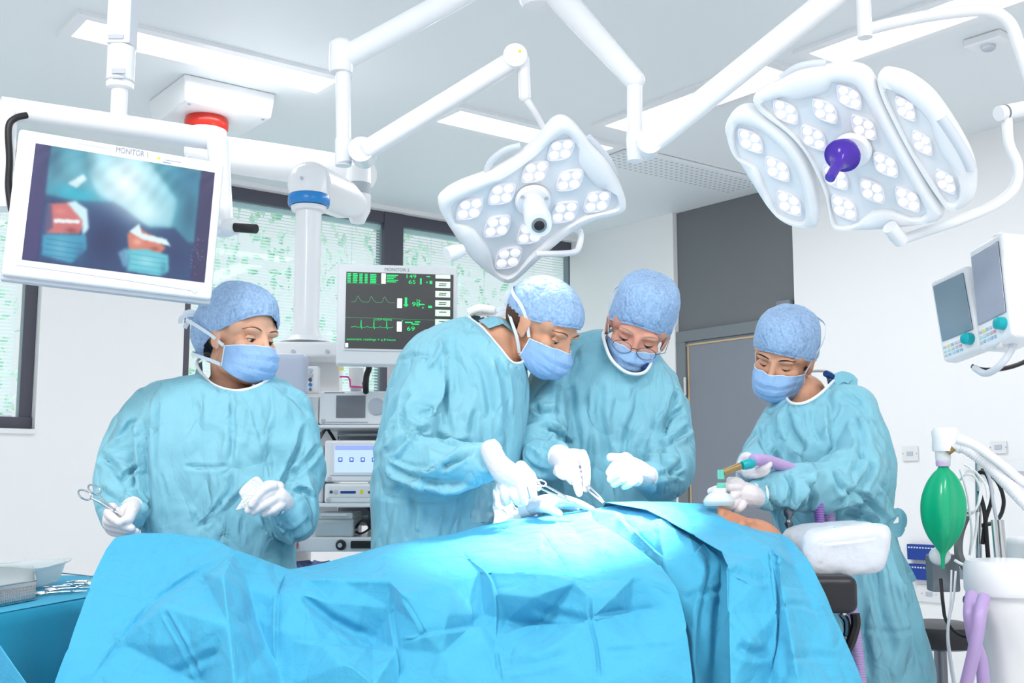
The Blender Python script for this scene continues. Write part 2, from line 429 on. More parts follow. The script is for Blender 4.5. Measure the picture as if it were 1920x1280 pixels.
# wall B fittings ------------------------------------------------------
def onB(name, x0, y0, x1, y1, dep, m, lbl, cat, **k):
    ba, bb = wallB_at(x0), wallB_at(x1); xm = (x0 + x1) / 2
    mb = rbox(MB(), 0.001, dep, ba, bb, zB(xm, y1), zB(xm, y0)); o = mb.build(name, m, None, bevel=.004, **k)
    tag(o, lbl, cat); return o, ba, bb
def socket(x0, y0, x1, y1, lbl):
    ba, bb = wallB_at(x0), wallB_at(x1); xm = (x0 + x1) / 2; za, zb = zB(xm, y1), zB(xm, y0)
    t = thing('wall_socket', RM(0, (ba + bb) / 2, za), lbl, 'socket')
    rbox(MB(), 0.001, .012, ba, bb, za, zb).build('plate', M['offw'], t, bevel=.003)
    rk = MB(); bc = (ba + bb) / 2; zc = (za + zb) / 2
    rbox(rk, .012, .016, bc - .02, bc + .02, zc - .012, zc + .012); rk.build('rocker', M['lgrey'], t, bevel=.001)
    for s_ in (-1, 1): MB().cyl(RM(.011, bc + s_ * .045, zc), RM(.014, bc + s_ * .045, zc), .004, n=8).build('screw', M['steel'], t)
socket(1696, 836, 1725, 864, 'blank white wall plate to the left of the green bag')
socket(1862, 826, 1892, 850, 'white wall socket above the wall rail, behind the white hose')
socket(1712, 1096, 1758, 1128, 'double white socket plate low on the wall below the blue holders')
for i, (y0, y1) in enumerate(((1020, 1049), (1057, 1086))):
    o, ba, bb = onB('card_holder', 1702, y0, 1760, y1, .04, M['navy'], ('upper', 'lower')[i] + ' blue card holder on the wall behind the green bag', 'holder', )
    tx = MB()
    za, zb_ = zB(1730, y1), zB(1730, y0)
    for q in range(9):
        rbox(tx, .0405, .0415, ba + .01 + q * .018, ba + .021 + q * .018, zb_ - .022, zb_ - .014)
    tx.build('print_line', M['pale'], o)
# wall rail
t = thing('wall_rail', RM(0.04, wallB_at(1870), zB(1870, 870)), 'white horizontal equipment rail on the wall at the right edge', 'rail')
b_a, b_b = wallB_at(1822), wallB_at(2000)
rbox(MB(), .03, .05, b_a, b_b, zB(1870, 884), zB(1870, 866)).build('rail', M['white'], t, bevel=.003)
for q in (.1, .6): rbox(MB(), 0, .03, b_a + q, b_a + q + .04, zB(1870, 880), zB(1870, 870)).build('bracket', M['lgrey'], t)

# ================================================================== EQUIPMENT
def fbox(mb, x0, y0, x1, y1, Y, dep):
    P = [W(x0, y0, Y), W(x1, y0, Y), W(x1, y1, Y), W(x0, y1, Y)]
    z1 = (P[0].z + P[1].z) / 2; z0 = (P[2].z + P[3].z) / 2; xa = (P[0].x + P[3].x) / 2; xb = (P[1].x + P[2].x) / 2
    return mb.box(((xa + xb) / 2, Y + dep / 2, (z0 + z1) / 2), (xb - xa, dep, z1 - z0))
def T(*pts): return [W(*p) for p in pts]
Z = Vector((0, 0, 1))

# ---- equipment pendant: ceiling box, red ring, boom, elbow, blue ring column, rack
pc = W(387, 240, 5.5)
pend = thing('equipment_pendant', (pc.x, pc.y, H), 'white ceiling pendant with red ring, jointed boom, blue ring column and shelf rack', 'pendant')
P0 = hitz(346, 137, H); P1 = hitz(527, 171, H); P2 = hitz(240, 172, H)
u_ = (P1 - P0).dot(-UA); w_ = (P2 - P0).dot(-UB)
w_ = max(w_, .5)
# chamfered ceiling box
mb = MB(); z0 = H - .13
base = [P0 - UA * (u_ * i) - UB * (w_ * j) for i, j in ((0, 0), (1, 0), (1, 1), (0, 1))]
ctr = sum(base, Vector()) / 4
low = [ctr + (b - ctr) * .93 for b in base]
for b in low: b.z = z0
mb.add(base + low, [(0, 1, 2, 3), (4, 5, 6, 7), (0, 1, 5, 4), (1, 2, 6, 5), (2, 3, 7, 6), (3, 0, 4, 7)])
mb.build('ceiling_mount', M['white'], pend, bevel=.012)
sc_ = MB()
for b in low:
    q = ctr + (b - ctr) * .86; q.z = z0; sc_.cyl(q, q - Z * .004, .008, n=10)
sc_.build('mount_screw', M['lgrey'], pend)
rc = Vector((pc.x, pc.y, 0)); zr = pc.z
r = 40 * 5.5 / F
MB().lathe([(r * .92, zr + .06), (r * .92, H - .1)], rc).build('mount_collar', M['white'], pend)
MB().lathe([(r * .95, zr - .015), (r * 1.03, zr - .005), (r * 1.05, zr + .03), (r * .96, zr + .055)], rc).build('red_ring', M['red'], pend)
MB().lathe([(r * .96, zr - .17), (r * .98, zr - .1), (r * .96, zr - .012)], rc).build('upper_drum', M['white'], pend)
E1 = W(672, 335, 4.9)
a0 = W(372, 282, 5.5); a1 = W(660, 325, 4.95)
bt = MB(); bt.tube([a0, a0.lerp(a1, .5), a1, W(690, 330, 4.9)], [.09, .088, .08, .06], n=24); bt.build('boom_arm', M['white'], pend)
ec = Vector((E1.x, E1.y, 0)); ez = E1.z
zz = [W(672, y, 4.9).z for y in (315, 345, 366, 395, 418)]
MB().lathe([(.03, zz[0] + .02), (.055, zz[0]), (.058, zz[1])], ec).build('elbow_drum', M['white'], pend)
MB().lathe([(.057, zz[1]), (.057, zz[2])], ec).build('elbow_ring', mat('ring_grey', (172, 182, 190), .4), pend)
MB().lathe([(.058, zz[2]), (.056, zz[3]), (.03, zz[4])], ec).build('elbow_drum', M['white'], pend)
c0 = W(580, 345, 4.3); cc = Vector((c0.x, c0.y, 0))
MB().tube([W(668, 385, 4.9), W(640, 372, 4.7), c0], [.055, .085, .09], n=24).build('lower_arm', M['white'], pend)
zt_ = lambda y: W(580, y, 4.3).z
MB().lathe([(.012, zt_(311)), (.045, zt_(313)), (.068, zt_(322)), (.075, zt_(336)), (.076, zt_(366))], cc).build('column_cap', M['white'], pend)
MB().lathe([(.079, zt_(367)), (.082, zt_(372)), (.082, zt_(382)), (.079, zt_(387))], cc).build('blue_ring', M['blue'], pend)
MB().lathe([(.07, zt_(388)), (.066, zt_(396)), (.05, zt_(398)), (.05, zt_(615)), (.06, zt_(630)), (.1, zt_(642))], cc).build('column', M['white'], pend)
cs = MB(); cs.cyl(W(566, 334, 4.22), W(566, 334, 4.22) + Vector((0, -.01, 0)), .006, n=10); cs.build('cap_screw', M['lgrey'], pend)
bm_ = MB(); fbox(bm_, 496, 640, 640, 669, 4.15, .3); bm_.build('head_beam', M['white'], pend, bevel=.012)
for x in (550, 614): MB().cyl(W(x, 659, 4.15), W(x, 659, 4.15) + Vector((0, -.006, 0)), .008, n=12).build('beam_screw', M['lgrey'], pend)
bk = MB(); fbox(bk, 545, 669, 634, 1010, 4.36, .08); fbox(bk, 690, 790, 720, 1040, 4.36, .06); bk.build('back_panel', M['offw'], pend, bevel=.005)
sp = MB(); fbox(sp, 569, 686, 596, 737, 4.12, .05); plate = sp.build('socket_strip', M['white'], pend, bevel=.004)
for (x, y, cm, rr) in ((582, 694, 'lgrey', 4), (582, 703, 'lgrey', 5), (582, 712, 'frame', 3.5), (582, 721, 'blue', 3.5), (582, 730, 'grey', 3)):
    MB().cyl(W(x, y, 4.12), W(x, y, 4.12) + Vector((0, -.006, 0)), rr * 4.1 / F, n=14).build('outlet', M[cm], plate)
for (y0, y1) in ((796, 802), (943, 951)):
    s_ = MB(); fbox(s_, 545, y0, 760, y1, 3.98, .42); s_.build('shelf', M['white'], pend, bevel=.004)
s_ = MB(); fbox(s_, 538, 1007, 760, 1034, 3.98, .42); dw = s_.build('drawer', M['white'], pend, bevel=.006)
for x, m_ in ((551, 'red'), (640, 'black')):
    k = W(x, 1021, 3.98); kn = MB().lathe([(.017, 0), (.019, .012), (.014, .03), (.009, .032)], k, (0, -1, 0), n=20).build('drawer_knob', M[m_], dw)
    MB().lathe([(.008, .032), (.008, .035)], k, (0, -1, 0), n=16).build('knob_cap', M['lgrey' if m_ == 'black' else 'red'], dw)
s_ = MB(); fbox(s_, 657, 1014, 720, 1028, 3.965, .03); s_.build('drawer_handle', M['black'], dw, bevel=.004)
sid = MB(); fbox(sid, 534, 1034, 545, 1120, 4.0, .4); sid.build('side_post', M['white'], pend, bevel=.004); sid = MB(); fbox(sid, 752, 800, 764, 1120, 4.0, .4); sid.build('side_post', M['white'], pend, bevel=.004)
s_ = MB(); fbox(s_, 538, 1080, 760, 1092, 3.98, .42); s_.build('shelf', M['white'], pend, bevel=.004)
for y_, r__ in ((815, .03), (968, .035)): MB().cyl(W(635, y_, 4.3), W(720, y_, 4.3), r__).build('gas_pipe', M['steel'], pend)
# rear cables of the rack
cb = MB(); cb.tube(T((600, 815, 4.2), (612, 804, 4.1), (618, 810, 4.1), (628, 826, 4.15)), .006, 8, 6)
cb.build('rear_cable', M['black'], pend); cb = MB(); cb.tube(T((598, 826, 4.2), (606, 812, 4.1), (612, 803, 4.1)), .004, 8, 6)
cb.build('rear_cable', M['black'], pend); cb = MB(); cb.tube(T((666, 990, 4.05), (680, 975, 4.0), (694, 988, 4.0), (676, 1000, 4.03), (662, 992, 4.1)), .004, 8, 6)
cb.build('rear_cable', M['black'], pend); cb = MB(); cb.tube(T((690, 948, 4.1), (697, 960, 4.0), (692, 980, 4.0), (700, 992, 4.1)), .009, 8, 6)
cb.build('rear_cable', M['black'], pend)

# ---- devices on the rack
def device(name, rect, Y, dep, lbl, cat, body='white', bevel=.008):
    x0, y0, x1, y1 = rect; c = W((x0 + x1) / 2, y1, Y + dep / 2)
    t = thing(name, c, lbl, cat); b = MB(); fbox(b, x0, y0, x1, y1, Y, dep); b.build('housing', M[body], t, bevel=bevel); return t
def face(t, name, rect, Y, dep, m, bevel=.002, **k):
    b = MB(); fbox(b, *rect, Y - dep, dep + .002); return b.build(name, M[m] if isinstance(m, str) else m, t, bevel=bevel, **k)
def disc(t, name, x, y, rp, Y, dep, m, n=24):
    c = W(x, y, Y); rr = rp * Y / F
    return MB().lathe([(rr, -.001), (rr, dep * .8), (rr * .85, dep)], c, (0, -1, 0), n=n).build(name, M[m], t)
scr_grey = mat('display_off_grey', (126, 130, 138), .12, coat=.6)
d = device('insufflator', (598, 733, 770, 796), 4.0, .3, 'white boxy device with a square grey screen on the upper rack shelf', 'medical device')
face(d, 'display', (630, 741, 685, 783), 4.0, .004, scr_grey); disc(d, 'power_button', 606, 789, 4, 4.0, .008, 'lgrey'); disc(d, 'round_grille', 706, 762, 16, 4.0, .006, 'lgrey')
face(d, 'lower_trim', (612, 790, 690, 792), 4.0, .003, 'lgrey'); face(d, 'name_strip', (608, 735, 646, 737), 4.0, .001, 'ink')
d = device('light_source', (545, 742, 597, 796), 4.0, .3, 'narrow white device with a round dial left of the square-screen unit', 'medical device', 'offw')
disc(d, 'dial', 576, 766, 8, 4.0, .012, 'lgrey'); disc(d, 'dial_centre', 576, 766, 4, 3.988, .01, 'grey')
d = device('camera_processor', (608, 825, 770, 903), 3.98, .3, 'white device with a lit lilac touchscreen on the middle rack shelf', 'medical device')
face(d, 'screen_bezel', (619, 830, 760, 891), 3.98, .006, 'offw')
ls = face(d, 'screen', (627, 835, 750, 886), 3.974, .003, mat('lit_lilac_screen', (176, 196, 250), .4, emit=.75))
face(d, 'screen_header', (628, 835, 750, 843), 3.97, .002, mat('lilac_header', (150, 166, 225), .4, emit=.5))
for x in (638, 659, 680, 701):
    f_ = face(d, 'screen_icon', (x - 4, 857, x + 4, 866), 3.971, .002, mat('icon_blue', (90, 116, 190), .4, emit=.4))
    face(d, 'icon_centre', (x - 2, 859, x + 2, 863), 3.9685, .001, mat('icon_pale', (210, 222, 255), .4, emit=.6))
disc(d, 'power_button', 618, 897, 4, 3.98, .008, 'lgrey')
d = device('video_recorder', (608, 906, 770, 943), 3.98, .3, 'slim white unit with two dark slots below the lilac touchscreen device', 'medical device')
face(d, 'front_panel', (616, 911, 765, 932), 3.98, .003, 'offw')
face(d, 'slot', (638, 920, 667, 925), 3.977, .002, 'navy'); face(d, 'slot', (690, 920, 718, 925), 3.977, .002, 'frame')
disc(d, 'button', 630, 922, 4, 3.977, .004, 'lgrey'); disc(d, 'socket', 621, 922, 3, 3.977, .003, 'frame'); face(d, 'yellow_mark', (675, 918, 681, 926), 3.977, .001, 'yellow'); disc(d, 'power_button', 616, 937, 4, 3.98, .006, 'lgrey')
d = device('small_module', (586, 835, 606, 890), 4.02, .25, 'narrow grey-white module beside the lilac touchscreen device', 'medical device', 'pale')
face(d, 'front_rib', (590, 842, 602, 845), 4.02, .004, 'lgrey')
d = device('power_module', (584, 893, 606, 943), 4.02, .25, 'narrow grey-white module beside the slim slotted unit', 'medical device', 'pale')
face(d, 'front_rib', (590, 900, 602, 903), 4.02, .004, 'lgrey')
bx = W(625, 1006, 4.1); d = thing('storage_box', bx, 'clear plastic lidded box with blue contents on the low rack shelf', 'box')
b = MB(); fbox(b, 588, 972, 663, 1007, 4.0, .22); b.build('tub', M['frost'], d, bevel=.008)
b = MB(); fbox(b, 592, 982, 659, 1005, 4.01, .19); b.build('contents', mat('blue_grey_packets', (110, 150, 180), .7, var=.3, vscale=30), d, bevel=.006)
b = MB(); fbox(b, 590, 961, 661, 973, 3.99, .24); b.build('lid', M['frost'], d, bevel=.006)
b = MB(); fbox(b, 601, 963, 652, 968, 3.985, .02); b.build('lid_clip', M['pale'], d, bevel=.003)
bx = W(600, 1078, 4.1); d = thing('packet_bundle', bx, 'lilac wrapped packets lying below the rack drawer', 'packets')
b = MB()
for k in range(7):
    p = W(556 + k * 13, 1062 + (k % 3) * 4, 4.05 + .03 * (k % 2)); b.box(p, (.07, .1, .02), Euler((.3 * (k % 3), .4 - .2 * (k % 4), .5 * k)).to_matrix())
b.build('wrapped_packets', mat('lilac_wrap', (150, 150, 205), .3, var=.3, vscale=40), d, bevel=.004)
# grey lilac screen back beside the nurse
c = W(520, 742, 3.85); d = thing('side_screen', c, 'pale lilac-grey rounded screen housing behind the nurse on the left', 'screen')
b = MB(); fbox(b, 462, 661, 573, 742, 3.85, .07); b.build('housing', mat('lilac_grey_plastic', (196, 203, 222), .45), d, bevel=.022, seg=4)
b = MB(); b.cyl(W(530, 690, 3.92), W(535, 690, 4.3), .02); b.build('mounting_arm', M['white'], d)
# ring holder + black cable under monitor 2
c = W(670, 735, 4.1); d = thing('tube_holder', c, 'small white cylinder holder with pink clip under the green-trace monitor', 'holder')
MB().cyl(W(668, 726, 4.1), W(668, 690, 4.1), .027).build('cylinder', M['offw'], d)
MB().cyl(W(668, 733, 4.1), W(668, 726, 4.1), .021).build('cylinder_foot', M['lgrey'], d)
b = MB(); b.tube(T((637, 706, 4.05), (652, 706, 4.05), (656, 712, 4.05), (657, 724, 4.05), (680, 726, 4.05), (680, 716, 4.05)), .0035, 6); b.build('pink_clip', M['pink'], d)
b = MB(); fbox(b, 634, 688, 644, 694, 4.03, .005); b.build('yellow_tab', mat('pale_yellow', (250, 226, 130), .5), d)
c = W(690, 690, 3.98); d = MB().tube(T((693, 672, 4.0), (692, 690, 4.0), (687, 706, 4.0), (686, 733, 4.0), (690, 745, 4.1)), .011, 10, 6).build('monitor_cable', M['black'], None)
tag(d, 'thick black cable hanging below the green-trace monitor', 'cable')

# ---- text helpers on panels
def ptext(nm, body, m, parent, pn, u, v, h, d=.001, align='LEFT', sx=1.0):
    return text(nm, body, m, parent, pn.p(u, v, d), pn.x, -pn.y, h, .0003, align, sx)

# ---- monitor 2 (green traces)
mo = thing('patient_monitor', W(742, 690, 3.86), 'square white monitor with green heart traces and figures, marked MONITOR 2', 'monitor')
pn = Panel(W(634, 493, 3.80), W(858, 500, 3.86), W(628, 683, 3.78))
b = MB(); pn.box(b, 0, 0, 1, 1, -.05, 0); b.build('housing', M['white'], mo, bevel=.008)
b = MB(); pn.box(b, .06, .86, .98, .865, 0, .002); b.build('chin_line', M['lgrey'], mo)
m_dark = mat('dark_screen', (66, 66, 68), .3, emit=.35); m_g = mat('green_phosphor', (20, 214, 110), .4, emit=.8); m_gd = mat('dim_green_trace', (84, 160, 116), .4, emit=.6); m_btn = mat('screen_button', (206, 226, 206), .4, emit=.7); m_wh = mat('screen_white', (240, 245, 240), .4, emit=.9)
m_tk = mat('dark_print', (60, 80, 66), .5)
SU0, SV0, SU1, SV1 = .07, .085, .965, .84
b = MB(); pn.box(b, SU0, SV0, SU1, SV1, .0005, .002); scr = b.build('screen', m_dark, mo)
def su(u): return SU0 + (SU1 - SU0) * u
def sv(v): return SV0 + (SV1 - SV0) * v
ptext('name_print', 'MONITOR 2', M['ink'], mo, pn, .49, .064, .016, .0012, 'CENTER', 1.0)
D = .0028
def sbox(mb, u0, v0, u1, v1):
    if isinstance(mb, MB): pn.box(mb, su(u0), sv(v0), su(u1), sv(v1), .002, .0026)
    else:
        q_ = MB(); pn.box(q_, su(u0), sv(v0), su(u1), sv(v1), .002, .0026); q_.build('green_figure', m_g, scr)
random.seed(3)
class Each:
    pass
g = Each()
for r_ in range(6):
    v = .02 + r_ * .022
    for (u0, u1) in ((.01, .045), (.06, .105), (.12, .155), (.17, .2), (.22, .28)):
        sbox(g, u0, v, u1 - random.uniform(0, .006), v + .013)
    if r_ < 5: sbox(g, .375, v + .004, .48 - .02 * (r_ % 3), v + .016)
sbox(g, .545, .32, .567, .44); sbox(g, .535, .41, .577, .425)
for (u0, v0, u1, v1) in ((.685, .06, .7, .14), (.745, .1, .755, .12), (.775, .09, .80, .13), (.68, .40, .73, .415), (.71, .44, .72, .46), (.765, .42, .80, .45), (.52, .62, .53, .635), (.55, .64, .62, .655), (.61, .66, .68, .675), (.64, .63, .69, .645), (.745, .025, .78, .04)):
    sbox(g, u0, v0, u1, v1)
for (bd, u, v, h) in (('149', .545, .062, .019), ('65', .575, .135, .019), ('98', .61, .432, .021), ('69', .565, .755, .021), ('73', .65, .375, .011)):
    ptext('green_number', bd, m_g, scr, pn, su(u), sv(v), h, D, 'LEFT', 1.4)
for (bd, u, v, h) in (('LOOP RDNG', .26, .63, .009), ('automatic readings = q 8 hours', .015, .895, .011)):
    ptext('green_note', bd, m_g, scr, pn, su(u), sv(v), h, D, 'LEFT', 1.2)
def trace(f, u0, u1, n=160, th=.004):
    t_ = MB(); P_ = [pn.p(su(u0 + (u1 - u0) * k / n), sv(f(k / n)), D) for k in range(n + 1)]
    t_.tube(P_, .0007, 4); return t_
def pleth(t):
    x = (t * 3.3) % 1; return .395 - .075 * math.exp(-((x - .5) / .12) ** 2) - .02 * math.exp(-((x - .68) / .12) ** 2)
def ecg(t):
    x = (t * 3.3) % 1; return .725 - .1 * math.exp(-((x - .8) / .018) ** 2) + .02 * math.exp(-((x - .85) / .015) ** 2) - .012 * math.exp(-((x - .3) / .09) ** 2)
trace(pleth, .05, .455).build('pulse_trace', m_gd, scr); trace(ecg, .05, .44, 300).build('heart_trace', m_g, scr)
l_ = MB(); l_.tube([pn.p(su(0), sv(.6), D), pn.p(su(.82), sv(.61), D)], .0006, 4); l_.tube([pn.p(su(0), sv(.155), D), pn.p(su(.32), sv(.155), D), pn.p(su(.32), sv(.03), D)], .0005, 4)
l_.build('divider_line', m_gd, scr)
for k in range(7):
    v = .0 + k * .125 - .03; q = MB(); pn.box(q, su(.83), sv(max(v, 0.004)), su(.97), sv(v + .085), .002, .003); bo = q.build('menu_button', m_btn, scr)
    if k: 
        tb = MB(); pn.box(tb, su(.865), sv(v + .025), su(.935), sv(v + .037), .003, .0034); 
        if k not in (4, 5): pn.box(tb, su(.86), sv(v + .048), su(.93), sv(v + .06), .003, .0034)
        tb.build('button_print', m_tk, bo)
wq = MB()
for (u0, v0, u1, v1) in ((.325, .01, .365, .145), (.475, .335, .52, .46), (.475, .64, .52, .77)): sbox(wq, u0, v0, u1, v1)
sbox(wq, .005, .935, .03, .99)
wq.build('white_label', m_wh, scr)
b = MB(); b.cyl(W(742, 600, 3.88), W(735, 600, 4.1), .04); b.cyl(W(735, 590, 4.12), W(735, 1000, 4.3), .018); b.cyl(W(735, 665, 4.12), W(640, 660, 4.25), .02); b.build('support_arm', M['offw'], mo)

# ---- monitor 1 on its ceiling yoke
YL, YR = 2.50, 2.69
yk = thing('ceiling_monitor', (W(222, 200, 2.8).x, 2.8, H), 'large white ceiling monitor showing a blue operating picture, marked MONITOR 1', 'monitor')
tc_ = W(223, 200, 2.8)
def zz2(y): return W(223, y, 2.8).z
b = MB(); b.box((tc_.x, 2.8, (zz2(88) + H) / 2), (.062, .062, H - zz2(88))); b.build('ceiling_post', mat('silver_post', (222, 226, 232), .3), yk, bevel=.004)
b = MB(); b.box((tc_.x - .004, 2.768, zz2(78)), (.04, .006, .012)); b.build('post_latch', M['lgrey'], yk, bevel=.002)
cx0 = Vector((tc_.x, 2.8, 0))
MB().lathe([(.034, zz2(166)), (.035, zz2(160)), (.035, zz2(92)), (.033, zz2(89))], cx0).build('swivel_collar', M['white'], yk)
MB().lathe([(.0352, zz2(156)), (.0358, zz2(154)), (.0352, zz2(152))], cx0).build('collar_seam', M['lgrey'], yk)
MB().lathe([(.021, zz2(222)), (.021, zz2(168)), (.032, zz2(166))], cx0).build('swivel_tube', M['white'], yk)
lb_ = MB(); Pq = W(222, 133, 2.762); lb_.box(Pq, (.034, .004, .013)); lb_.box(Pq - Z * .016, (.03, .004, .006)); lb_.build('rating_plate', M['lgrey'], yk)
ba0, ba1 = W(2, 203, 2.6), W(405, 262, 2.9)
MB().tube([ba0, ba0.lerp(ba1, .5), ba1], .029, n=24).build('yoke_bar', M['white'], yk)
def side_arm(x, y0, x2, y1, Y, wp):
    P = [W(x, y0, Y), W((x + x2) / 2, (y0 + y1) / 2, Y - .02), W(x2, y1, Y - .03)]
    b = MB(); b.tube([P[0], P[1], P[2]], [.03, .026, .024], n=16, smooth=5); return b
side_arm(8, 200, 5, 392, 2.6, 0).build('yoke_side_arm', M['white'], yk)
side_arm(408, 265, 422, 440, 2.88, 0).build('yoke_side_arm', M['white'], yk)
kb = W(424, 426, 2.84); MB().cyl(kb + Vector((.0, 0, 0)), kb + Vector((.028, -.01, 0)), .022).build('pivot_disc', M['white'], yk)
MB().cyl(W(436, 426, 2.83), W(480, 429, 2.8), .012).build('clamp_knob', M['black'], yk)
MB().tube(T((50, 216, 2.58), (28, 222, 2.56), (16, 240, 2.55), (18, 300, 2.55), (16, 350, 2.55), (22, 395, 2.55)), .008, 10, 6).build('black_cable', M['black'], yk)
pn1 = Panel(W(36, 240, YL), W(421, 305, YR), W(24, 517, YL))
b = MB(); pn1.box(b, 0, 0, 1, 1, -.045, 0); b.build('housing', M['white'], yk, bevel=.008)
b = MB(); pn1.box(b, .0, .985, 1.0, 1.03, -.04, -.012); b.build('underside', M['lgrey'], yk, bevel=.004)
bk_ = MB(); pn1.box(bk_, .25, .2, .75, .75, -.12, -.045); bk_.build('rear_housing', M['white'], yk, bevel=.015)
b = MB(); b.tube([pn1.p(-.0, .35, -.07), pn1.p(1.03, .4, -.07)], .014); b.build('cross_tube', M['white'], yk)
# screen picture: an emitting grid coloured per vertex
def smooth01(x): x = np.clip(x, 0, 1); return x * x * (3 - 2 * x)
def inpoly(px, py, poly):
    ins = np.zeros(px.shape, bool); n = len(poly); j = n - 1
    for i in range(n):
        xi, yi = poly[i]; xj, yj = poly[j]
        c_ = ((yi > py) != (yj > py)) & (px < (xj - xi) * (py - yi) / (yj - yi + 1e-9) + xi); ins ^= c_; j = i
    return ins
def paint_screen():
    nu, nv = 240, 150
    U, V = np.meshgrid(np.linspace(0, 1, nu), np.linspace(0, 1, nv))
    # source pixel frame of zoom (0..1) inside the screen
    col = np.zeros((nv, nu, 3)) + np.array([46, 52, 104])
    def mixm(mask, c):
        nonlocal col
        m_ = np.clip(mask, 0, 1)[..., None]; col = col * (1 - m_) + np.array(c) * m_
    def gaus(cx, cy, sx, sy, a=1): return a * np.exp(-((U - cx) / sx) ** 2 - ((V - cy) / sy) ** 2)
    def soft(poly, s=1.4):
        m_ = inpoly(U, V, poly).astype(float)
        for _ in range(int(s * 5)):
            m_[1:-1, 1:-1] = (m_[1:-1, 1:-1] * 2 + m_[:-2, 1:-1] + m_[2:, 1:-1] + m_[1:-1, :-2] + m_[1:-1, 2:]) / 6
        return m_
    mixm(soft([(.08, 0), (.92, 0), (.92, 1), (.08, 1)]), (38, 70, 116))
    mixm(soft([(.08, 0), (.92, 0), (.92, .66), (.88, .66), (.8, .55), (.66, .58), (.55, .48), (.45, .4), (.2, .44), (.08, .42)], 2), (70, 150, 172))
    mixm(gaus(.2, .2, .2, .2, .5), (120, 180, 196)); mixm(gaus(.25, .38, .12, .06, .9), (30, 176, 200))
    mixm(soft([(.28, 0), (.62, .0), (.8, .3), (.78, .55), (.64, .56), (.5, .42), (.36, .36), (.3, .2)], 4) * .6, (190, 236, 244))
    mixm(gaus(.5, .22, .14, .26, .9), (232, 250, 255)); mixm(gaus(.62, .45, .1, .12, .7), (225, 248, 252))
    mixm(gaus(.85, .1, .1, .16, .5), (30, 90, 130))
    mixm(soft([(.19, .3), (.27, .2), (.29, .24), (.24, .33)], 1) * .8, (235, 248, 250))
    mixm(gaus(.42, .75, .1, .22, .8), (24, 40, 88)); mixm(gaus(.15, .5, .08, .06, .6), (34, 48, 100))
    mixm(gaus(.82, .78, .1, .16, .5), (30, 44, 92))
    # left face
    mixm(soft([(.1, .5), (.22, .46), (.3, .5), (.31, .62), (.28, .72), (.1, .76)]), (200, 110, 110))
    mixm(soft([(.2, .47), (.24, .44), (.31, .5), (.33, .66), (.3, .74), (.29, .6)]), (196, 232, 240))
    mixm(soft([(.14, .62), (.28, .6), (.28, .63), (.14, .655)], .6), (225, 236, 240))
    mixm(soft([(.09, .76), (.32, .72), (.33, .84), (.26, .98), (.1, .94)]), (60, 150, 184))
    mixm(soft([(.08, .5), (.12, .5), (.14, .7), (.08, .8)]) * .7, (48, 74, 126))
    # right face
    mixm(soft([(.54, .66), (.6, .6), (.7, .66), (.76, .74), (.72, .82), (.56, .84)]), (206, 122, 104))
    mixm(soft([(.55, .64), (.6, .56), (.62, .64), (.76, .66), (.79, .72), (.62, .69)], .8), (214, 236, 242))
    mixm(soft([(.54, .8), (.66, .77), (.78, .8), (.79, .94), (.74, 1), (.56, .98)]), (96, 190, 206))
    mixm(soft([(.5, .84), (.54, .78), (.57, .92), (.54, .96)]) * .7, (120, 180, 210))
    mixm(soft([(.0, 0), (.08, 0), (.075, 1), (0, 1)], 1), (62, 58, 110)); mixm(soft([(.925, 0), (1.0, 0), (1.0, 1), (.92, 1)], 1), (52, 48, 92))
    rng = np.random.RandomState(2)
    for _ in range(26):
        mixm(gaus(rng.uniform(.9, .98), rng.uniform(.6, .95), .004, .006, .6), (130, 130, 170))
    fold = np.sin((U * 34 - V * 12) + 2.2 * np.sin(V * 7 + U * 3)) * .5 + np.sin((U * 71 + V * 30) + 2 * np.sin(U * 9)) * .25
    cloth = np.clip((.5 - V) * 4, 0, 1) * (U > .08) * (U < .92); col = col * (1 + (fold * .09 * cloth)[..., None])
    mixm(gaus(.10, .12, .05, .2, .45), (24, 70, 104)); mixm(gaus(.30, .10, .03, .14, .35), (40, 104, 130)); mixm(gaus(.88, .42, .06, .2, .5), (18, 60, 96))
    mixm(gaus(.19, .86, .04, .10, .35), (150, 210, 226)); mixm(gaus(.30, .90, .03, .1, .5), (34, 90, 130)); mixm(gaus(.24, .70, .03, .025, .7), (120, 56, 66)); mixm(gaus(.17, .55, .03, .03, .35), (236, 160, 150))
    mixm(gaus(.66, .88, .05, .05, .45), (190, 236, 240)); mixm(gaus(.76, .93, .02, .07, .5), (40, 110, 140)); mixm(gaus(.60, .72, .025, .03, .6), (238, 190, 170)); mixm(gaus(.70, .76, .025, .02, .6), (130, 66, 60)); mixm(gaus(.56, .9, .012, .1, .5), (60, 130, 160))
    for k in range(4):
        yy = .80 + .045 * k; mixm(np.exp(-((V - yy - .03 * (U - .2)) / .006) ** 2) * ((U > .11) & (U < .31)) * .35, (36, 100, 140)); mixm(np.exp(-((V - yy - .03 - .03 * (U - .6)) / .006) ** 2) * ((U > .57) & (U < .77)) * .3, (50, 130, 160))
    w1 = np.sin(U * 60 + V * 25 + 3 * np.sin(V * 9)) * np.clip(1 - V * 2, 0, 1)
    return U, V, np.clip(col + w1[..., None] * 5, 0, 255)
